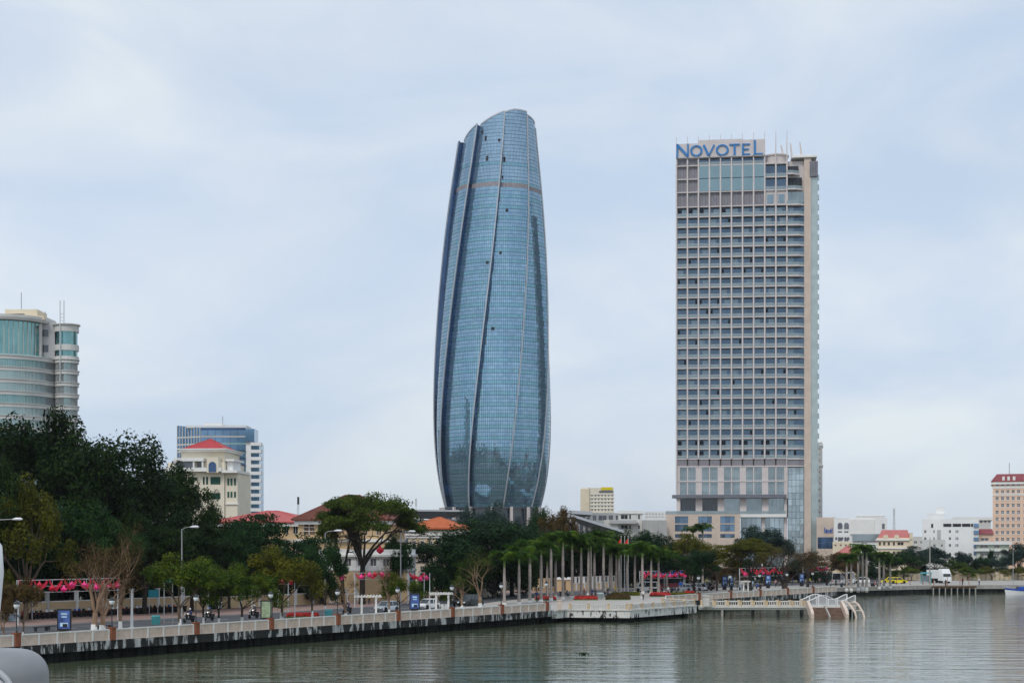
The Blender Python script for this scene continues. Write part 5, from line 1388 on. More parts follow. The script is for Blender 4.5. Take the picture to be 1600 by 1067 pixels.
def tt(px, t_, *a, **k): return tree(px, None, *a, pos=pxt(px, t_), **k)
BT = 'large trees along the far pavement'
# big dark trees at the left
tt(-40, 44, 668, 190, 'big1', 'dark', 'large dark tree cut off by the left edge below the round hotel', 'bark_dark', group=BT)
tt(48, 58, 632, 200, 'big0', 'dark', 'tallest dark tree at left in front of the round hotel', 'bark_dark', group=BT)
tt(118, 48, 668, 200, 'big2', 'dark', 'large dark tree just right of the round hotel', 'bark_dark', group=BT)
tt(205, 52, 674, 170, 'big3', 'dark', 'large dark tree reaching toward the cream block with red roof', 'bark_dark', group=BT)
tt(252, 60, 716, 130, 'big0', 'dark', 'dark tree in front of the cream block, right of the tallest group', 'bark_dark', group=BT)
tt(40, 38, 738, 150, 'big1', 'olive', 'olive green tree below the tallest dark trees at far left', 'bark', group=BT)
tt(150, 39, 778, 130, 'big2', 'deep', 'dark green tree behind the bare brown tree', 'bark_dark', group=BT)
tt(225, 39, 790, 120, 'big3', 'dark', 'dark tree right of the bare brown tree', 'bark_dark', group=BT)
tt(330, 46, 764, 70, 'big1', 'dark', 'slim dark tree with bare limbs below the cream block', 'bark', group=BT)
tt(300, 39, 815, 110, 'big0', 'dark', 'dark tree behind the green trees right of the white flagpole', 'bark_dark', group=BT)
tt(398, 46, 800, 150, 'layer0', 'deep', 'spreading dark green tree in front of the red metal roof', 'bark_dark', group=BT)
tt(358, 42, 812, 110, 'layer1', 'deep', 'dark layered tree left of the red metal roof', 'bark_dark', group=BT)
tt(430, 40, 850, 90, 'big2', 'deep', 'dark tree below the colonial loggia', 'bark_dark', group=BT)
US = 'understorey trees behind the garden wall'
for i in range(11):
    tt(-20+i*34, 50+4*(i % 3), [812, 800, 828, 806, 836][i % 5], 118, 'bushy%d' % (i % 3), ['dark', 'deep', 'dark', 'deep'][i % 4], 'dense low dark tree behind the yellow garden wall, %s from left' % ORD[i], 'bark_dark', base=GZ, group=US)
for i in range(6):
    tt(352+i*20, 50, 838+6*(i % 2), 66, 'bushy%d' % (i % 3), 'deep', 'low dark tree below the red metal roof, %s from left' % ORD[i], 'bark_dark', base=GZ, group=US)
# umbrella tree
tt(566, 36, 769, 168, 'umb0', 'umbr', 'big umbrella-shaped tree in front of the brown tiled roof', 'bark_dark', group=BT, rz=0.6)
tt(536, 39, 790, 90, 'umb1', 'umbr', 'flat-crowned lower tree just left of the umbrella tree', 'bark_dark', group=BT)
tt(617, 41, 826, 50, 'big1', 'deep', 'small dark tree between umbrella tree and orange-roofed villa', 'bark_dark', group=BT)
for px, t_, yt, wp_, k, lf, lb in [(626, 39, 846, 40, 'bushy0', 'deep', 'dark shrub tree before the white annex right end'), (676, 38, 872, 62, 'bushy1', 'deep', 'low shrub before the orange-roofed villa'), (716, 37, 868, 70, 'bushy2', 'deep', 'dense shrub below the wide dark tree, left'),
  (770, 36, 852, 86, 'bushy0', 'dark', 'dense dark shrub below the wide dark tree, middle'), (812, 37, 850, 70, 'bushy1', 'dark', 'dense dark shrub behind the leftmost palms'), (505, 40, 880, 50, 'bushy2', 'deep', 'low shrub before the colonial loggia')]:
    tt(px, t_, yt, wp_, k, lf, lb, 'bark_dark', group='shrubs along the far pavement')
# trees round the tower foot
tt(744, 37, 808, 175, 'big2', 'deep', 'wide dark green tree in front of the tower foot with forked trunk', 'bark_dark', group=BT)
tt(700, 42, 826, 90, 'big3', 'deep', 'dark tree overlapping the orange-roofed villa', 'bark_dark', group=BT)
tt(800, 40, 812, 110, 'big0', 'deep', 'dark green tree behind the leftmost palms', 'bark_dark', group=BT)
tree(768, 330, 780, 100, 'big1', 'blue', 'hazy tree directly at the foot of the curved glass tower', 'bark', base=GZ, group=BT)
tree(726, 340, 786, 60, 'big3', 'blue', 'hazy tree at the left corner of the tower foot', 'bark', base=GZ, group=BT)
tree(838, 330, 787, 44, 'big2', 'deep', 'narrow green tree at right corner of the tower foot', 'bark', base=GZ, group=BT)
tree(878, 310, 789, 62, 'big0', 'brown', 'round brownish tree right of the tower foot', 'bark_dark', base=GZ, group=BT)
BG = 'dark trees behind the palm row'
for i, (px, dd_, yt, wp, k, lf) in enumerate([(836,308,838,80,'big1','dark'),(868,312,832,80,'big2','dark'),(902,318,826,80,'big3','dark'),(938,322,822,80,'big0','dark'),(972,326,824,80,'big1','dark'),(1006,330,826,80,'big2','deep'),(1040,335,830,80,'big3','deep')]):
    tree(px, dd_, yt, wp, k, lf, 'dense dark tree behind the palm row, %s from the tower side' % ORD[i], 'bark_dark', base=GZ, group=BG)
for i, (px, dd_, yt, wp) in enumerate([(832,318,858,66),(862,322,856,66),(893,326,854,66),(925,330,852,66),(957,333,852,66),(989,336,854,66),(1020,339,856,66),(1050,343,858,66)]):
    tree(px, dd_, yt, wp, 'bushy%d' % (i % 3), 'dark', 'low dark shrub tree filling the gap under the palm crowns, %s from left' % ORD[i], 'bark_dark', base=GZ, group='low trees behind the palms')
RT = 'trees in front of the hotel podium'
tree(1078, 300, 832, 78, 'layer0', 'olive', 'olive tree with yellowish crown left of the hotel podium', 'bark', base=GZ, group=RT)
tree(1085, 290, 856, 84, 'big2', 'deep', 'dark green tree below the olive crown in front of the podium', 'bark_dark', base=GZ, group=RT)
tree(1120, 305, 850, 90, 'layer1', 'olive', 'flat yellow-green crowned tree in front of the beige podium', 'bark', base=GZ, group=RT)
tree(1172, 300, 840, 96, 'umb1', 'olive', 'umbrella-crowned yellow-green tree at the hotel podium', 'bark_dark', base=GZ, group=RT)
tree(1196, 345, 818, 92, 'big0', 'blue', 'tall bluish green tree against the hotel stair glazing', 'bark_dark', base=GZ, group=RT)
tree(1228, 285, 838, 90, 'bare0', None, 'nearly bare tree with thick forked trunk below the hotel stair', 'bark_dark', base=GZ, group=RT)
tree(1224, 290, 848, 100, 'bare1', 'brown', 'thin brownish tree beside the forked bare tree', 'bark_dark', base=GZ, group=RT)
tree(1262, 330, 848, 66, 'bare2', 'brown', 'brown-leaved tree below the hotel glass corner', 'bark_dark', base=GZ, group=RT)
tree(1292, 345, 860, 74, 'layer2', 'brown', 'low brown spreading tree below the pink-roofed house', 'bark_dark', base=GZ, group=RT)
tree(1322, 350, 868, 60, 'layer1', 'brown', 'low greyish brown tree left of the small palms', 'bark_dark', base=GZ, group=RT)
for i, px in enumerate(range(1085, 1300, 27)):
    tree(px, 372+4*(i % 2), 872+5*(i % 3), 52, 'bushy%d' % (i % 3), ['dark', 'blue', 'brown'][i % 3], 'low dark bush tree behind the hotel forecourt, %s from left' % ORD[i], 'bark_dark', base=GZ, group='low trees at the hotel forecourt')
FR = 'trees along the far right quay'
for i, px in enumerate(range(1345, 1606, 29)):
    tree(px, 408+4*(i % 2), 880+4*(i % 3), 46, 'bushy%d' % (i % 3), ['deep', 'blue', 'green'][i % 3], 'low bush tree behind the right quay fence, %s from left' % ORD[i], 'bark_dark', base=GZ, group='low trees behind the right quay')
for px, dd_, yt, wp, k, lf, lb in [
 (1352,385,852,46,'big1','deep','dark tree behind the small right-hand palms'),
 (1384,392,866,52,'layer0','deep','low dark tree under the cream mansard building'),
 (1412,395,860,56,'big2','deep','dark green tree right of the small palms'),
 (1436,400,852,60,'layer1','blue','bluish spreading tree left of the power pole'),
 (1462,405,853,62,'layer2','blue','bluish spreading tree at the power pole'),
 (1490,400,872,44,'big3','green','green tree in front of the plain white block'),
 (1508,405,860,38,'big0','blue','thin pale tree in front of the white block corner'),
 (1534,405,866,40,'big1','deep','dark tree below the pale green house'),
 (1547,410,856,14,'big2','deep','narrow conical tree below the pale green house'),
 (1564,405,868,54,'layer0','blue','bluish tree below the tall peach hotel'),
 (1590,410,846,64,'big3','blue','tall thin tree at the right edge before the peach hotel'),
 (1424,385,884,34,'street0','green','small green tree left of the teal kiosk'),
 (1476,392,886,40,'street1','olive','small olive tree behind the white truck'),
 (1512,392,884,44,'street2','green','small green tree behind the yellow fence, right of the truck'),
 (1550,394,884,46,'street3','olive','small yellowish tree behind the yellow fence below the green house'),
 (1590,396,884,46,'street0','olive','small yellowish tree behind the yellow fence at right edge')]:
    tree(px, dd_, yt, wp, k, lf, lb, 'bark', base=GZ, group=FR)
# promenade trees with lime-washed bases
PT = 'promenade trees with white painted bases'
tt(6, 9, 938, 50, 'bare1', 'brown', 'small forked tree with white base at the left edge', 'bark_bare', painted=True, group=PT)
tt(36, 9, 900, 66, 'street0', 'brown', 'sparse brownish tree beside the leftmost lamp pillar', 'bark', painted=True, group=PT)
tt(147, 11, 838, 130, 'bare0', 'brown', 'bare brown tree in front of the lantern garland, left trunk', 'bark_bare', painted=True, group=PT)
tt(160, 11.5, 850, 120, 'bare2', 'brown', 'bare brown tree in front of the lantern garland, right trunk', 'bark_bare', painted=True, group=PT)
tt(188, 12.5, 812, 84, 'bare1', 'brown', 'tall bare tree with pale branches right of the lantern garland', 'bark_bare', painted=True, group=PT)
tt(281, 12, 862, 110, 'street0', 'green', 'round green tree with white base beside two riders', 'bark', painted=True, group=PT)
tt(318, 14, 868, 84, 'street2', 'green', 'green tree behind the second motorbike rider', 'bark_dark', painted=True, group=PT)
tt(342, 12, 880, 74, 'street1', 'green', 'smaller green tree with thin white trunk', 'bark_dark', painted=True, group=PT)
tt(378, 12, 876, 104, 'street2', 'green', 'leaning green tree left of the map lightbox', 'bark', painted=True, group=PT)
tt(440, 12, 850, 104, 'street3', 'olive', 'yellow-green tree right of the map lightbox', 'bark', painted=True, group=PT)
tt(488, 13, 854, 62, 'street1', 'deep', 'dark green tree with straight thin trunk', 'bark_dark', painted=True, group=PT)
tt(508, 15, 838, 70, 'layer1', 'deep', 'dark flat-topped tree left of the umbrella tree', 'bark_dark', painted=True, group=PT)
tt(540, 12, 895, 60, 'bare2', 'brown', 'bare twiggy small tree below the umbrella tree', 'bark_bare', painted=True, group=PT)
tt(608, 12, 868, 50, 'bare1', 'brown', 'tall bare grey tree between the two pergolas', 'bark_bare', painted=True, group=PT)
tt(624, 12, 892, 62, 'street3', 'green', 'small green tree left of the blue portrait lightbox', 'bark', painted=True, group=PT)
tt(694, 11, 922, 20, 'street0', 'green', 'potted little tree beside the right pergola', 'bark', painted=False, group=PT)
tt(722, 14, 895, 50, 'bare0', 'green', 'thin half-bare tree left of the dark parked car', 'bark_bare', painted=True, group=PT)
tt(750, 13, 852, 76, 'bare2', 'green', 'forked half-bare tree with white base before the wide dark tree', 'bark_bare', painted=True, group=PT)

# ------------------------------------------------------------------ royal palms
def frond_mesh(seed):
    R = random.Random(seed); mb = MB(); L = 3.4; n = 12; pts = []
    for i in range(n+1):
        u = i/n; a = math.radians(70-128*u**1.3)
        pts.append((0, 0, 0) if i == 0 else (pts[-1][0]+L/n*math.cos(a), 0, pts[-1][2]+L/n*math.sin(a)))
    mb.tube(pts, [0.045*(1-0.8*i/n) for i in range(n+1)], 4, 0)
    for i in range(1, n*2+1):
        u = i/(n*2); k = u*n; j = min(int(k), n-1); f = k-j
        p = [pts[j][q]+(pts[j+1][q]-pts[j][q])*f for q in range(3)]
        ll = 0.95*math.sin(math.pi*min(1, 0.12+u*0.9))**0.7+0.12
        for s in (-1, 1):
            dz = -R.uniform(0.25, 0.75)*ll; fx = R.uniform(0.15, 0.5)*ll; w_ = 0.17
            mid = (p[0]+fx*0.5, p[1]+s*ll*0.55, p[2]+dz*0.15+0.06); tip = (p[0]+fx, p[1]+s*ll*0.85, p[2]+dz)
            mb.add([(p[0]-w_/2, p[1], p[2]), (p[0]+w_/2, p[1], p[2]), (mid[0]+w_/2, mid[1], mid[2]), (mid[0]-w_/2, mid[1], mid[2]), tip], [(0,1,2,3), (3,2,4)])
    me = mb.mesh('frond', LEAF['palm'])
    rs = np.random.RandomState(seed); at = me.attributes.new('rnd', 'FLOAT', 'FACE'); at.data.foreach_set('value', rs.uniform(0, 1, len(me.polygons)).astype(np.float32))
    return me
FROND = [frond_mesh(i) for i in range(3)]
mbt = MB(); mbt.lathe([(0.36,-0.1),(0.30,0.08),(0.235,0.16),(0.215,0.4),(0.24,0.62),(0.20,0.85),(0.16,1.0)], 10); PTR = mbt.mesh('trunk', M['palm_trunk'], True)
mbt = MB(); mbt.lathe([(0.385,-0.1),(0.325,0.08),(0.262,0.15),(0.250,0.19)], 10); PPB = mbt.mesh('painted_base', M['limewash'], True)
mbt = MB(); mbt.lathe([(0.155,0),(0.19,0.25),(0.16,0.9),(0.07,1.5)], 8); PSH = mbt.mesh('crownshaft', M['palm_shaft'], True)
mbt = MB(); mbt.tube([(0,0,0),(0.02,0,0.7),(0.1,0,1.6)], [0.05,0.04,0.008], 4); PSP = mbt.mesh('spear_leaf', LEAF['palm'])
def palm(px, ybase, ytrunk, label, group, nfr=13, fs=1.0, zb=PZ):
    x, y = gnd(px, ybase, zb); R = random.Random(int(px*7))
    Hh = zz(ytrunk, y)-zb
    t = thing('royal_palm', label, 'palm tree', (x, y, zb), R.uniform(0, 6.28), group)
    link('trunk', PTR, t, (0,0,0), scale=(0.98, 0.98, Hh)); link('painted_base', PPB, t, (0,0,0), scale=(0.98, 0.98, Hh*0.55))
    link('crownshaft', PSH, t, (0,0,Hh-0.01)); link('spear_leaf', PSP, t, (0,0,Hh+1.3))
    for i in range(nfr):
        o = link('frond', FROND[i % 3], t, (0, 0, Hh+1.0+R.uniform(-0.12, 0.25)))
        o.rotation_euler = (R.uniform(-0.15, 0.15), R.uniform(-0.35, 0.42), 6.283*i/nfr+R.uniform(-0.2, 0.2))
        q = fs*R.uniform(0.85, 1.12); o.scale = (q, q, q)
    return t
PAL = [(788,944.5,886),(811,943,881.5),(828,941,871),(845.5,940,867),(855,934,884),(861,938,856),(868,933,872),(879.6,936,854),(894,935,858),(908,934,864),(919.5,930,862),(923,933,860),
       (929,928,864),(943,931,854),(953,926,872),(955.5,928,868),(963,928,873),(967.5,929,873),(980,926,876),(992,926,867),(1003.7,934,871),(1017.5,927,875),(1029,926.6,878),(1042,925,882)]
for i, (a, b, c) in enumerate(PAL): palm(a, b, c, 'royal palm with pale trunk on the plaza, %s from the left in its row' % ORD[i], 'royal palms on the plaza', fs=1.05)
PAL2 = [(1323,921,884),(1330,921,880),(1341,920,868),(1348,919,866),(1354,920,869),(1374,918,878),(1381,917,882),(1391,917,884)]
for i, (a, b, c) in enumerate(PAL2): palm(a, b, c, 'small royal palm right of the jetty head, %s from the left' % ORD[i], 'royal palms right of the jetty', 11, 0.9)
for i, (px, dd_, y0) in enumerate([(1083, 330, 822), (1098, 335, 824)]):
 
    palm(px, 917, 838-4*i, ['thin palm in front of the beige hotel podium, left of two', 'thin palm in front of the beige hotel podium, right of two'][i], 'palms at the hotel podium', 11, 0.85)

# ------------------------------------------------------------------ garden walls and fences
def garden_wall(name, label, pts, post_m, panel_m, h, span, posth, z=PZ, cap=True):
    t = thing(name, label, 'wall', (pts[0][0], pts[0][1], z))
    for a, b in zip(pts[:-1], pts[1:]):
        L = math.hypot(b[0]-a[0], b[1]-a[1]); ang = math.atan2(b[1]-a[1], b[0]-a[0]); n = max(1, round(L/span))
        for i in range(n):
            x, y = a[0]+(b[0]-a[0])*(i+.5)/n-pts[0][0], a[1]+(b[1]-a[1])*(i+.5)/n-pts[0][1]
            mb = MB(); mb.obox(x, y, 0, L/n-0.42, 0.22, h, ang); mb.build('wall_panel', M[panel_m], t)
            if cap: mb = MB(); mb.obox(x, y, h, L/n-0.42, 0.34, 0.12, ang); mb.build('coping', M['trim_white'], t)
        for i in range(n+1):
            x, y = a[0]+(b[0]-a[0])*i/n-pts[0][0], a[1]+(b[1]-a[1])*i/n-pts[0][1]
            mb = MB(); mb.obox(x, y, 0, 0.40, 0.40, posth, ang); mb.obox(x, y, posth, 0.52, 0.52, 0.16, ang); mb.build('post', M[post_m], t)
    return t
garden_wall('garden_wall', 'yellow garden wall with tall white posts along the far pavement at left', [ST(s, 42.2) for s in (12, 40, 68)], 'limewash', 'wall_yellow', 1.9, 4.7, 3.1)
garden_wall('garden_wall', 'yellow garden wall with white posts in front of the colonial house', [ST(s, 42.6) for s in (71, 95)], 'limewash', 'wall_yellow', 1.6, 4.0, 2.2)
garden_wall('garden_wall', 'low yellow wall with white posts before the orange-roofed villa', [ST(97, 43), ST(112, 45)], 'limewash', 'wall_yellow', 1.2, 3.0, 2.0)
def wp(px, py): return gnd(px, py, PZ)
garden_wall('gate_wall', 'ochre gate wall with white capped pillars behind the palms', [pxd(834, 300), pxd(868, 305)], 'wall_yellow', 'wall_yellow', 0.7, 1.9, 2.35)
garden_wall('gate_wall', 'ochre fence with white capped pillars right of the gatehouse', [pxd(893, 308), pxd(962, 322)], 'limewash', 'rail_ochre', 1.3, 1.5, 2.5)
gh = thing('gatehouse', 'small ochre gatehouse with scalloped white top behind the palms', 'gatehouse', (*pxd(869, 303), PZ))
mb = MB(); opening_wall(mb, 0, 0, [(1.1, 1.9, 0.05, 1.9)], 0, 0.3, 0, 2.9, 0, 2.2)
mb.quad((2.9,0,0),(2.9,2.5,0),(2.9,2.5,2.2),(2.9,0,2.2)); mb.quad((0,2.5,0),(0,0,0),(0,0,2.2),(0,2.5,2.2)); mb.build('wall', M['wall_yellow'], gh)
mb = MB(); mb.box(-0.15, -0.15, 2.2, 3.05, 2.6, 2.36); mb.build('cornice', M['limewash'], gh)
for i in range(3): mb = MB(); mb.xprism([(0.1+i*0.95+0.45+0.45*math.cos(math.pi*j/8), 2.36+0.4*math.sin(math.pi*j/8)) for j in range(9)], 0, 0.3); mb.build('scallop', M['limewash'], gh)
mb = MB(); mb.box(1.1, 0.31, 0.02, 1.9, 0.38, 1.9); mb.build('door', M['wood'], gh)
# ochre fence on the far right quay
garden_wall('quay_fence', 'long yellow slatted fence along the far right quay', [pxd(1405, 396), pxd(1440, 395)], 'rail_ochre', 'wall_cream', 1.6, 1.1, 1.9)
garden_wall('quay_fence', 'long cream fence with ochre posts at right behind the moored boat', [pxd(1482, 392), pxd(1640, 398)], 'rail_ochre', 'wall_cream', 2.0, 1.3, 2.2)

# ------------------------------------------------------------------ lantern garlands over the street
def lantern_mesh():
    mb = MB(); mb.lathe([(0.05,-0.75),(0.30,-0.62),(0.52,-0.25),(0.50,0.0),(0.34,0.28),(0.16,0.55),(0.03,0.85)], 12)
    for k in range(8):                 # lotus petals standing off the body
        a = 2*math.pi*k/8; c, s = math.cos(a), math.sin(a); q = [(0.34,-0.6),(0.66,-0.2),(0.62,0.25)]
        w0 = 0.2
        mb.add([(q[0][0]*c, q[0][0]*s, q[0][1]), (q[1][0]*c-w0*s, q[1][0]*s+w0*c, q[1][1]), (q[1][0]*c+w0*s, q[1][0]*s-w0*c, q[1][1]), (q[2][0]*c, q[2][0]*s, q[2][1])], [(0,2,3,1)])
    return mb
LANP = lantern_mesh().mesh('lantern', M['lantern_pink']); LANR = lantern_mesh().mesh('lantern', M['lantern_red'])
def garland(label, a, b, z0, z1, nl, nr, seed, posts=True, zb=PZ):
    R = random.Random(seed)
    L = math.hypot(b[0]-a[0], b[1]-a[1]); ang = math.atan2(b[1]-a[1], b[0]-a[0])
    t = thing('lantern_garland', label, 'garland', (a[0], a[1], zb), ang)
    h0, h1 = z0-zb, z1-zb
    mb = MB()
    for z in (h0, (h0+h1)/2, h1): mb.tube([(0,0,z),(L,0,z)], 0.035, 4)
    n = max(3, int(L/2.4))
    for i in range(n+1): mb.tube([(L*i/n,0,h0),(L*i/n,0,h1)], 0.035, 4)
    mb.build('frame', M['steel_white'], t)
    if posts:
        for x in (0.2, L-0.2): mb = MB(); mb.tube([(x,0,0),(x,0,h1)], 0.07, 6); mb.build('post', M['steel_white'], t)
    for i in range(nr):                # red swags on the frame
        x0 = L*(i+0.1)/nr; x1 = L*(i+0.95)/nr; m = 7; rb = MB(); v = []
        for j in range(m+1):
            u = j/m; x = x0+(x1-x0)*u; z = h1-0.15-(h1-h0)*0.62*math.sin(math.pi*u)*R.uniform(0.8, 1.1); th = (h1-h0)*0.20*R.uniform(0.7, 1.2)
            v += [(x, -0.09, z+th), (x, -0.16, z-th), (x, 0.06, z)]
        rb.add(v, [f for j in range(m) for f in ((j*3, j*3+1, j*3+4, j*3+3), (j*3+1, j*3+2, j*3+5, j*3+4), (j*3+2, j*3, j*3+3, j*3+5))])
        rb.build('red_swag', M['lantern_red'], t)
    for i in range(nl):
        x = L*(i+0.5)/nl+R.uniform(-0.3, 0.3)
        o = link('lantern', LANP if R.random() < 0.72 else LANR, t, (x, -0.75, (h0+h1)/2+R.uniform(-0.4, 0.35))); o.scale = (0.56,)*3
    return t
g0, g1 = pxt(26, 29.5), pxt(186, 29.5)
garland('white framed garland of red swags and pink lotus lanterns behind the bare tree', g0, g1, zz(925, 178), zz(905.5, 178), 9, 7, 1)
g0, g1 = pxt(553, 30.5), pxt(607, 30.5)
garland('red and pink lantern garland under the umbrella tree', g0, g1, zz(909, 212), zz(898, 212), 5, 3, 2)
g0, g1 = pxt(636, 31), pxt(664, 31)
garland('short red lantern garland behind the blue portrait lightbox', g0, g1, zz(911, 222), zz(898, 222), 3, 1, 3)
garland('long red and pink garland stall front behind the right-hand palms', pxd(999, 318), pxd(1071, 330), zz(904, 320), zz(892, 320), 9, 5, 4)
garland('pink lantern row below the umbrella-crowned olive tree', pxd(1155, 330), pxd(1226, 345), zz(900, 335), zz(887, 335), 8, 4, 5)
garland('distant red garland sign left of the parked minibuses', pxd(1254, 350), pxd(1293, 356), zz(893, 352), zz(885, 352), 3, 2, 6)
garland('red lantern string among the promenade tree crowns by the map lightbox', pxt(392, 22), pxt(452, 22), zz(916, 190), zz(904, 190), 6, 2, 7)
o = link('hanging_lantern', LANR, None, (*pxt(594, 30), zz(859, 214))); o.scale = (0.85,)*3; tag(o, 'single red lantern hanging in the umbrella tree', 'lantern')
o = link('hanging_lantern', LANP, None, (*pxt(534, 24), zz(904, 200))); o.scale = (0.7,)*3; tag(o, 'single pink lantern left of the umbrella tree trunk', 'lantern')
o = link('hanging_lantern', LANR, None, (*pxt(305, 22), zz(903, 178))); o.scale = (0.5,)*3; tag(o, 'single red lantern in the round green tree', 'lantern')

# ------------------------------------------------------------------ advertising lightboxes, signs
def lightbox(px, t_, label, face, w_=1.35, h_=2.1, leg=0.75, pos=None, z=PZ):
    x, y = pos if pos else pxt(px, t_)
    t = thing('advert_lightbox', label, 'lightbox', (x, y, z), 0.12, 'advertising lightboxes')
    mb = MB(); mb.box(-w_*0.32, -0.14, 0, w_*0.32, 0.14, leg); mb.build('pedestal', M['black'], t)
    mb = MB(); mb.box(-w_/2, -0.16, leg, w_/2, 0.16, leg+h_); mb.build('case', M['black'], t)
    mb = MB(); mb.box(-w_/2+0.13, -0.175, leg+0.15, w_/2-0.13, -0.165, leg+h_-0.15, 0)
    if face == 'poster_blue':
        mb.box(-w_*0.22, -0.182, leg+h_*0.72, w_*0.22, -0.1755, leg+h_*0.82, 1); mb.box(-w_*0.18, -0.182, leg+h_*0.60, w_*0.2, -0.1755, leg+h_*0.66, 1)
        mb.box(-w_*0.28, -0.182, leg+h_*0.18, w_*0.28, -0.1755, leg+h_*0.36, 1); mb.box(-w_*0.1, -0.188, leg+h_*0.14, w_*0.24, -0.1825, leg+h_*0.30, 2)
    mb.build('poster', [M[face], M['poster_light'], M['black']], t)
    return t
lightbox(100.5, 6.5, 'black advertising lightbox with blue poster left of the bare tree', 'poster_blue')
lightbox(416.5, 6.0, 'black lightbox with pale green map poster on the promenade', 'poster_green')
lightbox(648, 7.0, 'lightbox with blue and pale portrait poster between the pergolas', 'poster_blue')
for px, py, lb in ((1132,921,'blue poster lightbox left of pair behind the jetty'),(1142.5,922,'narrow blue poster lightbox right of pair behind the jetty'),(1200,918.5,'blue poster lightbox below the forked bare tree'),(1252.5,915.5,'bright blue lightbox nearest the parked minibuses')):
    lightbox(px, 0, lb, 'poster_blue', pos=gnd(px, py), w_=1.25 if px != 1142.5 else 0.9)
def panel_sign(px, t_, y0, y1, wpx, label, m, marks=True, pos=None, legs=True):
    x, y = pos if pos else pxt(px, t_); k = y/F; w_ = wpx*k; h_ = (y1-y0)*k
    t = thing('street_sign', label, 'sign', (x, y, PZ), 0.2)
    zb_ = zz(y1, y)-PZ
    mb = MB(); mb.box(-w_/2, -0.06, zb_, w_/2, 0.06, zb_+h_); mb.build('sign_panel', M[m], t)
    if marks:
        R = random.Random(int(px)); mb = MB(); n = 9
        for i in range(n):
            a = -w_*0.42+w_*0.84*i/n; hh = h_*R.uniform(0.25, 0.42); mb.box(a, -0.075, zb_+h_*0.42, a+w_*0.05, -0.061, zb_+h_*0.42+hh)
            if R.random() < 0.6: mb.box(a, -0.075, zb_+h_*0.42, a+w_*0.075, -0.0612, zb_+h_*0.47)
        mb.build('lettering', M['trim_white'], t)
    if legs:
        for s in (-1, 1): mb = MB(); mb.box(s*w_*0.4-0.05, -0.04, 0, s*w_*0.4+0.05, 0.04, zb_-0.003); mb.build('leg', M['metal_grey'], t)
    return t
panel_sign(9, 36, 930, 938, 34, 'blue shop sign with white lettering at the left edge', 'sign_blue')
panel_sign(240, 38, 921, 933, 16, 'teal banner board on the garden wall right of the flagpole', 'sign_teal', False)
panel_sign(263, 16, 901, 909, 16, 'teal and white banner hanging in the round green tree', 'teal_paint', False)
panel_sign(1063.5, 0, 909, 914, 6, 'small square blue parking sign behind the plaza', 'sign_blue', False, pos=pxd(1063.5, 290))

# ------------------------------------------------------------------ pergolas, flagpoles, street lights, beds, bins
def pergola(px0, px1, ytop, ybase, label):
    x0, y0 = gnd(px0, ybase); x1, _ = gnd(px1, ybase); k = y0/F
    t = thing('pergola', label, 'pergola', (x0, y0, PZ), 0.15); W_ = x1-x0; H_ = zz(ytop, y0)-PZ
    for a in (0.28, 0.80):
        mb = MB(); mb.box(W_*a-0.13, -0.13, 0, W_*a+0.13, 0.13, H_-0.2); mb.build('post', M['trim_white'], t)
    for yy in (-0.16, 0.16): mb = MB(); mb.box(0, yy-0.05, H_-0.2, W_, yy+0.05, H_); mb.build('beam', M['trim_white'], t)
    for i in range(9): mb = MB(); x = W_*(i+0.5)/9; mb.box(x-0.05, -0.9, H_, x+0.05, 0.9, H_+0.12); mb.build('slat', M['trim_white'], t)
pergola(553, 596, 930.5, 962, 'cream timber pergola in front of the umbrella tree')
pergola(671, 708, 926.5, 955, 'cream timber pergola left of the dark parked car')
pergola(1158, 1172, 908, 925, 'small cream pergola far along the promenade behind the jetty')
def pole(px, ybase, ytop, label, r=0.05, m='steel_white', name='flagpole', flag=None, cat='flagpole', group=None):
    x, y = gnd(px, ybase); H_ = zz(ytop, y)-PZ
    t = thing(name, label, cat, (x, y, PZ), 0, group)
    mb = MB(); mb.tube([(0,0,0),(0,0,H_*0.5),(0,0,H_)], [r*1.4, r, r*0.6], 8); mb.build('pole', M[m], t)
    mb = MB(); mb.lathe([(r*3, 0), (r*3, 0.12), (r*1.6, 0.2)], 10); mb.build('base_plate', M[m], t)
    mb = MB(); mb.lathe([(0.01, H_-0.02), (r*1.5, H_+0.06), (0.01, H_+0.16)], 8); mb.build('finial', M[m], t)
    if flag:
        mb = MB(); n = 6; v = []
        for i in range(n+1):
            u = i/n; v += [(-0.05-0.62*u, 0.16*math.sin(u*5), H_-0.35-0.85*u), (-0.05-0.55*u, 0.2*math.sin(u*5+0.6), H_-1.7-0.65*u)]
        vv = [(a, b+0.012, c) for a, b, c in v]
        N_ = len(v); mb.add(v+vv, [(2*i, 2*i+1, 2*i+3, 2*i+2) for i in range(n)]+[(N_+2*i, N_+2*i+2, N_+2*i+3, N_+2*i+1) for i in range(n)])
        mb.build('flag', M['flag_red'], t)
    return t
pole(970.5, 927, 838, 'left of three flagpoles, carrying a red flag', 0.07, flag=True, group='flagpoles on the plaza')
pole(976, 927, 838, 'bare middle flagpole of three on the plaza', 0.07, group='flagpoles on the plaza')
pole(981.5, 927, 838, 'right of three flagpoles with a red flag', 0.07, flag=True, group='flagpoles on the plaza')
pole(206, 982, 921, 'thick white pole beside the bare tree at left', 0.13, name='white_pole', cat='pole')
pole(460.5, 968, 891, 'slender white pole right of the yellow-green promenade tree', 0.05, name='white_pole', cat='pole')
pole(671.5, 952, 897, 'slender white pole at the right pergola', 0.05, name='white_pole', cat='pole')
pole(1453, 916, 840, 'tall grey power pole in front of the bluish trees', 0.13, 'concrete', name='power_pole', cat='pole')
pole(1583, 914, 850, 'thin grey pole at right edge behind the cream fence', 0.07, 'metal_grey', name='power_pole', cat='pole')
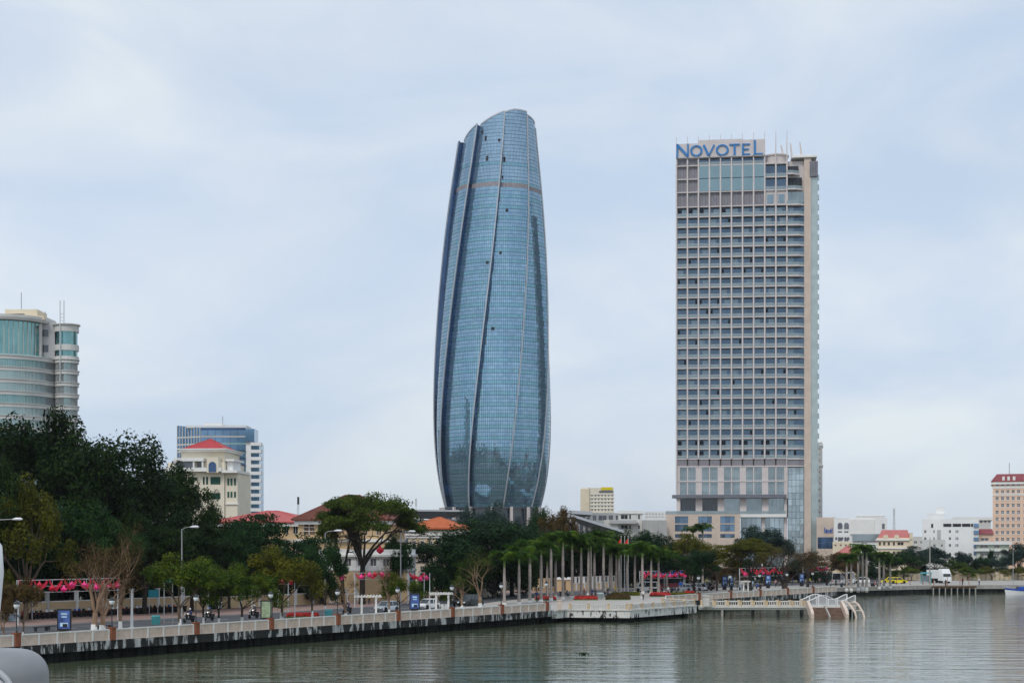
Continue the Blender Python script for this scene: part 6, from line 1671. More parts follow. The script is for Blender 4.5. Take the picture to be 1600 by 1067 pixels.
def street_light(px, yarm, t_, label, reach=2.6, flip=1):
    x, y = pxt(px, t_); H_ = zz(yarm, y)-PZ
    t = thing('street_light', label, 'street light', (x, y, PZ), 0, 'street lights over the road')
    mb = MB(); mb.tube([(0,0,0),(0,0,H_*0.6),(0,0,H_-0.3)], [0.12,0.09,0.06], 8); mb.build('pole', M['metal_grey'], t)
    mb = MB(); mb.tube([(0,0,H_-0.35),(0.5*flip,-0.1,H_-0.08),(reach*flip,-0.4,H_)], [0.05,0.045,0.035], 6); mb.build('arm', M['metal_grey'], t)
    mb = MB(); mb.tube([((reach-0.1)*flip,-0.4,H_-0.02),((reach+0.3)*flip,-0.45,H_+0.03),((reach+0.9)*flip,-0.5,H_+0.02),((reach+1.1)*flip,-0.52,H_)], [0.06,0.15,0.15,0.05], 8); mb.build('lamp_head', M['globe'], t, True)
street_light(-14, 811, 30, 'street light reaching in from the left edge among dark leaves')
street_light(284, 823, 30, 'street light in front of the slim dark tree', 1.2)
street_light(508, 829, 30, 'street light left of the umbrella tree', 1.4)
street_light(626, 830, 30, 'street light in front of the orange-roofed villa', 1.2)
def bed(label, pts, z, red):
    """a low planted bed: soil edge plus many small flower faces"""
    cx_, cy_ = sum(p[0] for p in pts)/len(pts), sum(p[1] for p in pts)/len(pts)
    t = thing('flower_bed', label, 'flower bed', (cx_, cy_, PZ))
    mb = MB(); mb.prism([(p[0]-cx_, p[1]-cy_) for p in pts], 0.0, 0.14); mb.build('bed_edge', M['flower_bed'], t)
    rs = np.random.RandomState(int(abs(cx_*10))); x0, x1 = min(p[0] for p in pts)-cx_, max(p[0] for p in pts)-cx_; y0, y1 = min(p[1] for p in pts)-cy_, max(p[1] for p in pts)-cy_
    n = int(60*(x1-x0)*(y1-y0)); q = np.stack([rs.uniform(x0, x1, n), rs.uniform(y0, y1, n), rs.uniform(0.15, 0.42, n)], 1)
    # keep points inside the outline
    keep = np.ones(n, bool); P_ = [(p[0]-cx_, p[1]-cy_) for p in pts]
    for a, b in zip(P_, P_[1:]+P_[:1]): keep &= ((b[0]-a[0])*(q[:, 1]-a[1])-(b[1]-a[1])*(q[:, 0]-a[0])) >= 0
    q = q[keep]
    me = leaf_mesh('flowers', q, np.tile([0, -0.4, 1.0], (len(q), 1))+rs.normal(size=(len(q), 3))*0.5, 0.26, rs, 0.9)
    me.materials.append(M['flower_red'] if red else LEAF['olive'] if red is None else LEAF['brown'])
    tag(link('flowers', me, t), kind='stuff')
for (a, b, y0, y1, red, lb) in [(836,869,937.6,934.5,True,'narrow red flower bed between the left palms'),(897,934,937.3,933.5,True,'bright red flower bed at the plaza front'),
  (946,985,937,930,False,'rusty red planting bed in front of the flagpoles'),(955,1000,930.5,927.5,None,'grey-green hedge bed at the foot of the flagpoles'),
  (1015,1048,931.8,928,True,'red flower bed under the right-hand palms'),(1048,1072,930.5,928.3,None,'yellowish planting strip right of the plaza palms'),(1068,1085,927.8,926,True,'small red flower bed near the jetty pier'),
  (447,499,964.5,961.5,True,'dark red flower bed right of the map lightbox')]:
    bed(lb, [gnd(a, y0), gnd(b, y0), gnd(b-2, y1), gnd(a+3, y1)], PZ, red)
def bin_(px, py, label, m='teal_paint', w_=0.8):
    x, y = gnd(px, py); t = thing('litter_bin', label, 'bin', (x, y, PZ), 0.3)
    mb = MB(); mb.frustum((-w_/2*0.85, -0.28, w_/2*0.85, 0.28, 0.12), (-w_/2, -0.34, w_/2, 0.34, 0.95)); mb.build('tub', M[m], t)
    mb = MB(); mb.frustum((-w_/2-0.04, -0.38, w_/2+0.04, 0.38, 0.95), (-w_/2+0.12, -0.22, w_/2-0.12, 0.22, 1.15)); mb.build('lid', M[m], t)
    for s in (-1, 1): mb = MB(); mb.lathe([(0.02,-0.04),(0.12,-0.04),(0.12,0.04),(0.02,0.04)], 10); o = mb.build('wheel', M['rubber'], t); o.location = (s*w_*0.32, 0.25, 0.12); o.rotation_euler = (0, math.pi/2, 0)
bin_(243.5, 976.5, 'teal litter bin right of the white pole', w_=1.0); bin_(513, 966, 'teal litter bin left of the bare twiggy tree', w_=0.9); bin_(937, 936, 'pale blue litter bin between plaza flower beds', 'glass_pale', 1.1)
def tub_planter(px, py, label):
    x, y = gnd(px, py); t = thing('plant_tub', label, 'planter', (x, y, PZ)); mb = MB(); mb.lathe([(0.35,0),(0.5,0.6),(0.54,0.7),(0.48,0.7)], 14); mb.build('tub', M['limewash'], t)
tub_planter(694, 951.5, 'white plant tub holding the little tree beside the pergola')
for i, (px, py) in enumerate([(64, 985.5), (84, 983.5), (163.5, 983)]):
    x, y = gnd(px, py); t = thing('park_bench', ['low dark bench left of the blue lightbox', 'low dark bench at the foot of the blue lightbox', 'low dark bench beside the bare tree trunks'][i], 'bench', (x, y, PZ), SANG, 'promenade benches')
    mb = MB(); mb.box(-0.9, -0.22, 0.40, 0.9, 0.22, 0.47); mb.build('seat', M['metal_dark'], t)
    for s in (-0.7, 0.7): mb = MB(); mb.box(s-0.05, -0.2, 0, s+0.05, 0.2, 0.40); mb.build('leg', M['metal_dark'], t)

# ------------------------------------------------------------------ vehicles
def wheel_mesh(r, w_):
    mb = MB(); mb.lathe([(r*0.62,-w_/2),(r*0.95,-w_/2),(r,-w_/2+0.03),(r,w_/2-0.03),(r*0.95,w_/2),(r*0.62,w_/2)], 16); ty = mb.mesh('tyre', M['rubber'])
    mb = MB(); mb.lathe([(0.03,-w_*0.38),(r*0.6,-w_*0.3),(r*0.62,-w_/2),(r*0.62,w_/2),(r*0.6,w_*0.3),(0.03,w_*0.38)], 12); rm = mb.mesh('rim', M['chrome'])
    return ty, rm
WHEELS = {r: wheel_mesh(r, w_) for r, w_ in ((0.32, 0.22), (0.36, 0.25), (0.48, 0.3), (0.27, 0.10))}
def add_wheel(t, x, y, r):
    wv = link('wheel', None, t, (x, y, r)); wv.rotation_euler = (math.pi/2, 0, 0)
    ty, rm = WHEELS[r]; link('tyre', ty, wv); link('rim', rm, wv)
def car(label, pos, ang, paint, kind='hatch', z=GZ, cat='car', group=None):
    t = thing({'hatch':'parked_car','suv':'parked_car','van':'passenger_van','bus':'minibus','taxi':'taxi'}[kind], label, cat, (pos[0], pos[1], z+0.006), ang, group)
    S = {'hatch':(3.9,1.68,0.85,1.48,(-1.85,-1.35,0.35,1.05)), 'taxi':(4.3,1.7,0.86,1.48,(-1.55,-0.95,0.45,1.15)), 'suv':(4.6,1.85,1.02,1.78,(-2.2,-1.85,0.45,1.15)), 'van':(4.9,1.85,1.05,1.98,(-2.35,-2.2,1.0,1.65)), 'bus':(6.6,2.1,1.15,2.6,(-3.2,-3.05,2.5,3.0))}[kind]
    L, W_, zb_, zr, (c0, c1, c2, c3) = S; h = L/2; wr = 0.32 if kind in ('hatch','taxi') else 0.36; w2 = W_/2; tp = 0.17
    gnd_z = 0.24
    prof = [(-h, gnd_z+0.15), (-h+0.12, gnd_z), (h-0.15, gnd_z), (h, gnd_z+0.2), (h-0.02, zb_*0.72), (h-0.25, zb_*0.86), (c3, zb_), (c0, zb_), (-h+0.05, zb_*0.95)]
    mb = MB(); n = len(prof)
    ins = 0.06
    mb.add([(x, -w2+(ins if z_ > zb_*0.8 else 0), z_) for x, z_ in prof]+[(x, w2-(ins if z_ > zb_*0.8 else 0), z_) for x, z_ in prof],
           [tuple(range(n)), tuple(range(2*n-1, n-1, -1))]+[((i+1)%n, i, n+i, n+(i+1)%n) for i in range(n)])
    mb.build('body', paint, t)
    mb = MB(); mb.frustum((c0+0.02, -w2+ins+0.02, c3-0.02, w2-ins-0.02, zb_), (c1, -w2+tp, c2, w2-tp, zr-0.05)); mb.build('window_glass', M['car_glass'], t)
    mb = MB(); mb.frustum((c1-0.04, -w2+tp-0.03, c2+0.04, w2-tp+0.03, zr-0.05), (c1+0.15, -w2+tp+0.1, c2-0.15, w2-tp-0.1, zr+0.02)); mb.build('roof', paint, t)
    np_ = {'hatch':1,'taxi':1,'suv':2,'van':2,'bus':5}[kind]
    for s in (-1, 1):
        mb = MB(); lo, hi = s*(w2-ins), s*(w2-tp)
        for u in [0.0]+[(i+1)/(np_+1) for i in range(np_)]+[1.0]:
            xb = c0+(c3-c0)*u; xt = c1+(c2-c1)*u; mb.tube([(xb, lo, zb_-0.01), (xt, hi, zr-0.04)], 0.045, 4)
        mb.build('pillars', paint, t)
        mb = MB(); mb.box(h-0.10, s*(w2-0.38)-0.16, zb_*0.60, h+0.012, s*(w2-0.38)+0.16, zb_*0.78); mb.build('headlight', M['globe'], t)
        mb = MB(); mb.box(-h-0.012, s*(w2-0.25)-0.12, zb_*0.62, -h+0.1, s*(w2-0.25)+0.12, zb_*0.92); mb.build('tail_light', M['tail_red'], t)
        mb = MB(); mb.box(c3-0.35, s*(w2+0.08)-0.09, zb_, c3-0.2, s*(w2+0.08)+0.09, zb_+0.16); mb.build('mirror', paint, t)
        for x in (-h*0.62, h*0.62):
            add_wheel(t, x, s*(w2-0.1), wr)
            mb = MB(); mb.lathe([(wr+0.07, 0), (wr+0.01, 0)], 16, (0, 0), 0, math.pi); o = mb.build('wheel_arch', M['black'], t); o.location = (x, s*(w2+0.004), wr); o.rotation_euler = (math.pi/2, 0, 0)
    return t
UA = SANG
car('silver hatchback driving behind the left pergola', ST(st_of(*pxt(598, 19))[0], 18.3), UA+math.pi, M['car_silver'])
car('white car parked right of the blue portrait lightbox', ST(st_of(*pxt(664, 19))[0], 18.5), UA+math.pi, M['car_white'])
car('dark green parked car before the wide dark tree', ST(st_of(*pxt(731, 19))[0], 18.6), UA+math.pi, M['car_dark'], 'suv')
car('white passenger van behind the right-hand palms', pxd(1011, 296), 2.7, M['car_white'], 'van', z=PZ, cat='van')
for i, (px, dd_) in enumerate([(1072, 300), (1089, 303), (1100, 306)]): car(['grey parked car under the olive tree, leftmost of three', 'grey-blue parked car under the olive tree, middle of three', 'dark parked car under the olive tree, rightmost of three'][i], pxd(px, dd_), 2.4, [M['car_silver'], M['car_silver'], M['car_dark']][i], 'hatch', z=PZ)
car('white minibus left of the small palms, nearest the bank', pxd(1311, 352), UA+0.2, M['car_white'], 'bus', z=PZ, cat='minibus')
car('white minibus right behind the first one among small palms', pxd(1326, 358), UA+0.2, M['car_white'], 'bus', z=PZ, cat='minibus')
car('white car parked behind the small right-hand palms', pxd(1346, 362), 2.9, M['car_white'], 'hatch', z=PZ)
car('yellow taxi, left of the two on the right quay', pxd(1391, 362), 3.0, M['car_yellow'], 'taxi', z=PZ, cat='taxi')
car('yellow taxi, right of the two on the right quay', pxd(1402.5, 360), 0.1, M['car_yellow'], 'taxi', z=PZ, cat='taxi')
# white lorry
x, y = pxd(1470, 365)
lr = thing('lorry', 'white lorry with tall sleeper cab parked on the right quay', 'lorry', (x, y, PZ), -1.25)
mb = MB(); mb.frustum((0.6,-1.2,2.6,1.2,0.6), (0.6,-1.15,2.45,1.15,2.3)); mb.frustum((0.6,-1.15,2.45,1.15,2.3), (0.6,-1.0,1.9,1.0,3.4)); mb.build('cab', M['car_white'], lr)
mb = MB(); mb.frustum((2.46,-1.0,2.56,1.0,1.55), (2.40,-0.98,2.49,0.98,2.25)); mb.build('windscreen', M['car_glass'], lr)
mb = MB(); mb.box(2.5,-1.1,0.45,2.75,1.1,0.95); mb.build('bumper', M['car_white'], lr)
mb = MB(); mb.box(-4.2,-1.15,1.1,0.5,1.15,3.1); mb.build('cargo_box', M['car_white'], lr)
mb = MB(); mb.box(-4.2,-0.5,0.55,2.4,0.5,0.95); mb.build('chassis', M['metal_dark'], lr)
for s in (-1, 1):
    for xx in (1.7, -2.0, -3.2): add_wheel(lr, xx, s*1.0, 0.48)
    mb = MB(); mb.box(2.62, s*0.85-0.15, 0.98, 2.7, s*0.85+0.15, 1.2); mb.build('headlight', M['globe'], lr)
# teal kiosk shelter
x, y = pxd(1447, 362); kq_ = thing('bus_shelter', 'teal framed shelter left of the white lorry', 'shelter', (x, y, PZ))
for a in (-1.0, 1.0):
    for b in (-0.6, 0.6): mb = MB(); mb.box(a-0.07, b-0.07, 0, a+0.07, b+0.07, 2.3); mb.build('post', M['teal_paint'], kq_)
mb = MB(); mb.frustum((-1.3,-0.9,1.3,0.9,2.3), (-1.1,-0.7,1.1,0.7,2.6)); mb.build('roof', M['teal_paint'], kq_)
mb = MB(); mb.box(-0.92, 0.55, 0.3, 0.92, 0.59, 1.9); mb.build('back_panel', M['glass_rail'], kq_)

# ------------------------------------------------------------------ motorbikes
def bike_parts():
    P = {}
    mb = MB(); mb.tube([(0.58,0,0.95),(0.45,0,0.55),(0.1,0,0.36),(-0.35,0,0.40)], [0.05,0.06,0.07,0.07], 6); mb.frustum((-0.75,-0.12,0.05,0.12,0.45),(-0.85,-0.10,-0.05,0.10,0.72)); P['frame'] = mb
    mb = MB(); mb.frustum((0.30,-0.17,0.50,0.17,0.42),(0.52,-0.14,0.66,0.14,1.02)); mb.frustum((0.55,-0.09,0.75,0.09,0.78),(0.52,-0.12,0.72,0.12,1.0)); P['leg_shield'] = mb
    mb = MB(); mb.frustum((-0.80,-0.12,0.0,0.12,0.72),(-0.86,-0.14,0.02,0.14,0.82)); P['seat'] = mb
    mb = MB(); mb.tube([(0.42,-0.34,1.06),(0.52,-0.15,1.08),(0.52,0.15,1.08),(0.42,0.34,1.06)], 0.022, 5); mb.tube([(0.50,-0.22,1.08),(0.46,-0.30,1.28)], 0.012, 4); mb.tube([(0.50,0.22,1.08),(0.46,0.30,1.28)], 0.012, 4); P['handlebar'] = mb
    mb = MB(); mb.box(0.66,-0.09,0.90,0.76,0.09,1.03); P['headlight'] = mb
    mb = MB(); mb.tube([(0.68,-0.08,0.85),(0.78,-0.08,0.27)], 0.025, 5); mb.tube([(0.68,0.08,0.85),(0.78,0.08,0.27)], 0.025, 5); P['fork'] = mb
    mb = MB(); mb.box(-0.90,-0.06,0.68,-0.84,0.06,0.78); P['tail_light'] = mb
    return P
BP = bike_parts()
def bike(label, pos, ang, paint, z=GZ, group=None, small=False):
    t = thing('motorbike', label, 'motorbike', (pos[0], pos[1], z+0.006), ang, group)
    for k, m in (('frame', M['metal_dark']), ('leg_shield', paint), ('seat', M['black']), ('handlebar', M['chrome']), ('headlight', M['globe']), ('fork', M['chrome']), ('tail_light', M['tail_red'])):
        key = k+m.name
        if key not in BP: BP[key] = BP[k].mesh(k, m)
        link(k, BP[key], t)
    for x in (-0.52, 0.78): add_wheel(t, x, 0, 0.27)
    return t
PK = 'motorbikes parked along the yellow wall'
R = random.Random(77); paints = ['car_dark','car_red','car_dark','car_silver','boat_blue','car_dark','car_white']
nbk = 34; cnt = 0
for i in range(nbk):
    px = 40+i*7.4
    if 104 < px < 112: continue
    p = pxt(px, 39.6+R.uniform(-0.3, 0.3))
    bike('parked motorbike below the yellow garden wall, %s from the left' % ORD[cnt], p, UA+math.pi/2+R.uniform(-0.2, 0.2), M[R.choice(paints)], z=PZ, group=PK); cnt += 1

# ------------------------------------------------------------------ people
def person_mesh(pose, seed=0):
    J = {}
    if pose == 'stand':
        J = dict(pel=(0,0,.95), ch=(0,0,1.28), nk=(0,0,1.48), hd=(0.02,0,1.60), ht=(0.02,0,1.72), hL=(0,.10,.92), hR=(0,-.10,.92), kL=(.03,.11,.5), kR=(.02,-.11,.5), aL=(0,.11,.08), aR=(0,-.11,.08), tL=(.16,.13,.03), tR=(.16,-.13,.03),
                 sL=(0,.20,1.42), sR=(0,-.20,1.42), eL=(0,.26,1.14), eR=(-.02,-.26,1.14), wL=(.08,.25,.90), wR=(.06,-.25,.90))
    elif pose == 'walk':
        J = dict(pel=(0,0,.93), ch=(.02,0,1.27), nk=(.03,0,1.47), hd=(.06,0,1.59), ht=(.06,0,1.71), hL=(0,.10,.91), hR=(0,-.10,.91), kL=(.20,.10,.52), kR=(-.06,-.10,.50), aL=(.28,.10,.09), aR=(-.36,-.10,.16), tL=(.44,.11,.05), tR=(-.24,-.12,.04),
                 sL=(.02,.20,1.41), sR=(.02,-.20,1.41), eL=(-.12,.25,1.16), eR=(.12,-.25,1.15), wL=(-.06,.24,.93), wR=(.30,-.22,.98))
    else:
        J = dict(pel=(-.28,0,.90), ch=(-.20,0,1.22), nk=(-.15,0,1.42), hd=(-.10,0,1.54), ht=(-.10,0,1.67), hL=(-.26,.11,.88), hR=(-.26,-.11,.88), kL=(.16,.20,.80), kR=(.16,-.20,.80), aL=(.12,.17,.40), aR=(.12,-.17,.40), tL=(.27,.18,.34), tR=(.27,-.18,.34),
                 sL=(-.18,.20,1.36), sR=(-.18,-.20,1.36), eL=(.06,.30,1.16), eR=(.06,-.30,1.16), wL=(.36,.30,1.09), wR=(.36,-.30,1.09))
    rad = dict(pel=.15, ch=.155, nk=.062, hd=.10, ht=.075, hL=.10, hR=.10, kL=.068, kR=.068, aL=.045, aR=.045, tL=.035, tR=.035, sL=.07, sR=.07, eL=.047, eR=.047, wL=.032, wR=.032)
    for s in 'LR':                     # palm, thumb and fingers
        w_ = Vector(J['w'+s]); e_ = Vector(J['e'+s]); dv = (w_-e_).normalized(); sd = Vector((0, 1, 0)) if abs(dv.y) < .8 else Vector((1, 0, 0))
        sd = (sd-dv*sd.dot(dv)).normalized(); fw = dv.cross(sd)
        J['p'+s] = tuple(w_+dv*.08); rad['p'+s] = .033
        J['u'+s] = tuple(w_+dv*.06+fw*.05); rad['u'+s] = .011
        for i in range(4):
            J['f%d%s' % (i, s)] = tuple(w_+dv*(.15+.012*(i in (1, 2)))+fw*(.028-.018*i)+sd*0.01); rad['f%d%s' % (i, s)] = .010
    E = [('pel','ch'),('ch','nk'),('nk','hd'),('hd','ht')]
    for s in 'LR': E += [('pel','h'+s),('h'+s,'k'+s),('k'+s,'a'+s),('a'+s,'t'+s),('ch','s'+s),('s'+s,'e'+s),('e'+s,'w'+s),('w'+s,'p'+s),('w'+s,'u'+s)]+[('p'+s,'f%d%s' % (i, s)) for i in range(4)]
    names_ = list(J); idx = {k: i for i, k in enumerate(names_)}
    me = bpy.data.meshes.new('person_base'); me.from_pydata([J[k] for k in names_], [(idx[a], idx[b]) for a, b in E], []); me.update()
    ob = bpy.data.objects.new('person_base', me); COL.objects.link(ob)
    md = ob.modifiers.new('skin', 'SKIN'); md.use_smooth_shade = True
    for i, k in enumerate(names_):
        sv = me.skin_vertices[0].data[i]; sv.radius = (rad[k], rad[k]*(0.8 if k in ('pel', 'ch') else 1)); sv.use_root = (k == 'pel')
    sb_ = ob.modifiers.new('sub', 'SUBSURF'); sb_.levels = 1; sb_.render_levels = 1
    dg = bpy.context.evaluated_depsgraph_get(); dg.update()
    res = bpy.data.meshes.new_from_object(ob.evaluated_get(dg)); res.name = 'person_'+pose
    bpy.data.objects.remove(ob)
    # nose bump and material areas: 0 shirt, 1 trousers, 2 skin, 3 hair
    hd, ht = Vector(J['hd']), Vector(J['ht']); zp = J['pel'][2]
    for v in res.vertices:
        d_ = v.co-hd
        if d_.x > 0.07 and abs(d_.y) < 0.03 and -0.03 < d_.z < 0.03: v.co.x += 0.025
    res.materials.clear()
    for _ in range(4): res.materials.append(M['hair'])
    wr = [Vector(J['w'+s]) for s in 'LR']; kn = [J['k'+s] for s in 'LR']
    for p in res.polygons:
        c = p.center; m = 0
        if c.z > J['nk'][2]+0.02: m = 3 if (c.z > hd.z+0.05 or c.x < hd.x-0.02) else 2
        elif min((c-q).length for q in wr) < 0.17: m = 2
        elif pose == 'ride':
            leg = c.z < zp+0.02 and not (abs(c.y) > 0.24 and c.z > 1.0)
            m = 1 if leg else 0
        elif c.z < zp+0.02 and abs(c.y) < 0.2: m = 1
        p.material_index = m
    return res
PM = {k: person_mesh(k) for k in ('stand', 'walk', 'ride')}
def person(label, pos, ang, pose, sh, tr, sk=0, z=PZ, hat=None, group=None):
    o = link('person', PM[pose], None, (pos[0], pos[1], z), ang); tag(o, label, 'person', group)
    for i, m in enumerate((M['shirt%d' % sh], M['trouser%d' % tr], M['skin%d' % sk], M['hair'])):
        o.material_slots[i].link = 'OBJECT'; o.material_slots[i].material = m
    if hat:
        hx_, hz_ = (-.10, 1.60) if pose == 'ride' else (.03, 1.66)
        mb = MB(); mb.lathe([(0.135, hz_-0.07), (0.14, hz_), (0.10, hz_+0.09), (0.02, hz_+0.13)], 10, (hx_, 0)); mb.build('helmet' if pose == 'ride' else 'cap', M[hat], o, True)
    return o
for px, t_, sh, pm, lb, hat in [(296, 19.5, 1, 'car_dark', 'left rider near the round green tree', 'car_white'), (327, 20.5, 4, 'car_dark', 'right rider near the round green tree', 'boat_blue'), (397, 20, 4, 'car_dark', 'lone rider left of the map lightbox', 'car_silver'), (543, 19, 1, 'boat_blue', 'rider behind the bare twiggy tree', 'car_white'), (707, 20, 4, 'car_dark', 'rider between right pergola and dark car', 'car_dark')]:
    p = pxt(px, t_)
    bike('moving motorbike under the '+lb, p, UA+math.pi, M[pm], group='motorbikes on the road')
    person('person in dark clothes riding a motorbike, '+lb, p, UA+math.pi, 'ride', sh, 0, z=GZ+0.006, hat=hat)
for i, (px, py, pose, sh, tr, a, lb) in enumerate([
 (881,931,'ride',4,0,0.3,'person on a dark motorbike in front of the gatehouse'),(913,933.5,'walk',2,2,2.8,'person in an orange shirt beside the plaza palms'),
 (925,935,'stand',1,0,1.2,'person in navy clothes standing by the pale bin'),(930,935.5,'stand',4,0,2.0,'person in black standing left of the pale bin'),
 (945.5,932,'stand',0,0,4.0,'person in white shirt in the group left of the flagpoles'),(950,932.5,'stand',4,1,4.6,'person in dark clothes in the group left of the flagpoles'),
 (962,929.5,'stand',3,2,3.5,'person in yellow top near the flagpoles'),(1005,937,'walk',0,0,4.4,'person in white top walking at the plaza corner'),
 (1044,930,'walk',0,0,0.4,'person in white shirt beside the rightmost plaza palm'),(839,940,'stand',1,0,4.0,'person in blue near the left plaza flower bed'),
 (1116,921,'stand',4,0,4.0,'person in black left of the pair of blue lightboxes'),(1152,921,'stand',4,0,3.0,'person in black right of the pair of blue lightboxes'),(1158,920.5,'walk',0,1,0.5,'person in white right of the blue lightbox pair'),
 (1176,919,'walk',5,1,2.0,'person in pale blue near the small pergola'),(1212,917,'stand',7,0,2.0,'person in pink below the forked bare tree'),(1219,917,'walk',0,0,3.0,'person in white below the forked bare tree'),
 (1306,917,'stand',4,0,2.0,'person in black at the end of the promenade railing'),(1315,917,'walk',0,1,2.0,'person in white at the end of the promenade railing'),(1477.5,917,'stand',4,0,2.0,'person in black beside the white lorry'),(1530,914,'stand',0,1,2.0,'person in white alone on the right quay'),
 (1504,914.5,'stand',6,0,2.0,'person in dark red on the timber dock'),
 (577,944,'stand',3,0,2.0,'person in yellow vest across the road under the lanterns'),(1050,912,'stand',6,0,1.0,'person in dark red at the garland stall, left'),(1058,912,'stand',0,0,1.0,'person in white at the garland stall, middle'),(1078,912,'walk',1,0,1.0,'person in navy right of the garland stall')]):
    p = gnd(px, py)
    person(lb, p, a, pose, sh, tr, i % 2)
    if pose == 'ride': bike('dark motorbike in front of the gatehouse', p, a, M['car_dark'], z=PZ)
R = random.Random(31)
for i in range(16):
    px = 1064+i*14.6+R.uniform(-4, 4); py = 914.5-(px-1064)*0.012+R.uniform(-2.5, 1.5)
    person('small figure in the crowd on the hotel forecourt, %s from left' % ORD[i], gnd(px, py), R.uniform(0, 6.28), R.choice(('stand', 'walk')), R.randrange(8), R.randrange(3), i % 2, group='crowd on the hotel forecourt')
R = random.Random(9)
for i, (px, py) in enumerate([(1020,926),(1034,925.5),(1052,926),(1160,921.5),(1170,920.5),(1186,919.5),(1298,917.5),(1320,917),(1366,916),(1371,916)]):
    bike('parked motorbike on the promenade right of the palms, %s from left' % ORD[i], gnd(px, py), R.uniform(0, 6.28), M[R.choice(paints)], z=PZ, group='motorbikes parked on the promenade')
# market stall backs behind the garland
x, y = pxd(1035, 332); st = thing('market_stall', 'dark open stall with blue awning under the red garland', 'stall', (x, y, GZ), 0.15)
mb = MB(); mb.frustum((-4.5,-1.8,4.5,1.8,2.6),(-4.2,-0.2,4.2,0.2,3.5)); mb.build('awning', M['sign_blue'], st)
for a in (-4.3, 0, 4.3):
    for b in (-1.6, 1.6): mb = MB(); mb.box(a-0.06, b-0.06, 0, a+0.06, b+0.06, 2.6); mb.build('post', M['metal_grey'], st)
mb = MB(); mb.box(-4.2,-1.2,0,4.2,-0.6,0.95); mb.build('counter', M['shirt6'], st)
mb = MB(); mb.box(-4.3,1.4,0,4.3,1.5,2.5); mb.build('back_wall', M['black'], st)
x, y = pxd(5, 186); st = thing('street_cafe', 'dark street cafe front with pale counter below the blue sign at the left edge', 'stall', (*pxt(8, 38), PZ), UA-1.57+1.57)
mb = MB(); mb.box(-4,-0.2,2.6,4,2.6,2.75); mb.build('roof', M['metal_grey'], st)
mb = MB(); mb.box(-3.8,2.3,0,3.8,2.5,2.6); mb.build('back_wall', M['black'], st)
mb = MB(); mb.box(-3.2,0.3,0,2.4,0.8,0.9); mb.build('counter', M['shirt5'], st)
for a in (-3.9, 3.9): mb = MB(); mb.box(a-0.06,-0.1,0,a+0.06,0.02,2.6); mb.build('post', M['metal_grey'], st)

# ------------------------------------------------------------------ timber dock, boat
dk = thing('timber_dock', 'dark timber dock on piles at the far right quay', 'dock', (*pxd(1452, 346), 0), math.radians(4))
for i in range(20): mb = MB(); mb.box(i*0.5, -2.6, 1.55, i*0.5+0.47, 1.5, 1.66); mb.build('plank', M['wood'], dk)
mb = MB(); mb.box(-0.1,-2.5,1.3,10.0,-2.3,1.55); mb.box(-0.1,1.0,1.3,10.0,1.2,1.55); mb.build('beam', M['wood'], dk)
for i in range(8):
    mb = MB(); mb.lathe([(0.15,-1.2),(0.15,1.3)], 8, (i*1.38+0.1, -2.4)); mb.build('pile', M['concrete'], dk)
for i in range(7):
    px = [1401, 1422, 1442, 1459, 1480, 1500, 1514][i]; pt_ = pxd(px, [349, 349, 351, 345, 345, 346, 348][i])
    t = thing('dock_post', 'rusty mooring post on the right quay, %s from the left' % ORD[i], 'post', (*pt_, 1.66 if i >= 3 else PZ), 0, 'mooring posts on the right quay')
    mb = MB(); mb.lathe([(0.07,0),(0.06,1.6 if i < 4 else 2.4)], 8); mb.build('shaft', M['brick_red'], t); mb = MB(); mb.lathe([(0.12,0),(0.12,0.12)], 8); mb.build('foot', M['brick_red'], t)
bo = thing('motor_boat', 'blue and white motor boat moored at the right edge', 'boat', (*pxd(1597, 336), 0), math.radians(182))
def hull(mb, L, B_, h0, h1, y0, mi, sc_=1.0):
    n = 14; v = []
    for i in range(n+1):
        u = i/n; x = -L/2+L*u; b = B_/2*(1-max(0, (u-0.45)/0.55)**2.2)*sc_; dz = 0.75*max(0, u-0.4)**1.5
        v += [(x+0.9*max(0, u-0.8)*(h0 > 0), -b*(1 if h0 > 0.3 else 0.75), h0+dz*(h0 > 0.1)), (x+1.2*max(0, u-0.8), -b, h1+dz), (x+1.2*max(0, u-0.8), b, h1+dz), (x+0.9*max(0, u-0.8)*(h0 > 0), b*(1 if h0 > 0.3 else 0.75), h0+dz*(h0 > 0.1))]
    f = [(4*i+j, 4*i+(j+1)%4, 4*i+4+(j+1)%4, 4*i+4+j) for i in range(n) for j in range(4)]+[(3,2,1,0),(4*n,4*n+1,4*n+2,4*n+3)]
    mb.add(v, f, mi)
mb = MB(); hull(mb, 7.2, 2.3, -0.3, 0.75, 0, 0); mb.build('hull', M['car_white'], bo)
mb = MB(); hull(mb, 7.25, 2.36, 0.76, 1.12, 0, 0); mb.build('gunwale', M['boat_blue'], bo)
mb = MB(); mb.frustum((-1.8,-0.9,1.4,0.9,1.15),(-1.4,-0.75,0.7,0.75,1.75)); mb.build('cabin', M['boat_blue'], bo)
mb = MB(); mb.frustum((0.75,-0.72,1.25,0.72,1.3),(0.60,-0.66,0.92,0.66,1.72)); mb.build('windscreen', M['car_glass'], bo)
mb = MB(); mb.tube([(2.0,0,1.3),(3.4,0.55,1.75),(4.2,0,1.95),(3.4,-0.55,1.75),(2.0,0,1.3)], 0.03, 5); mb.build('bow_rail', M['chrome'], bo)
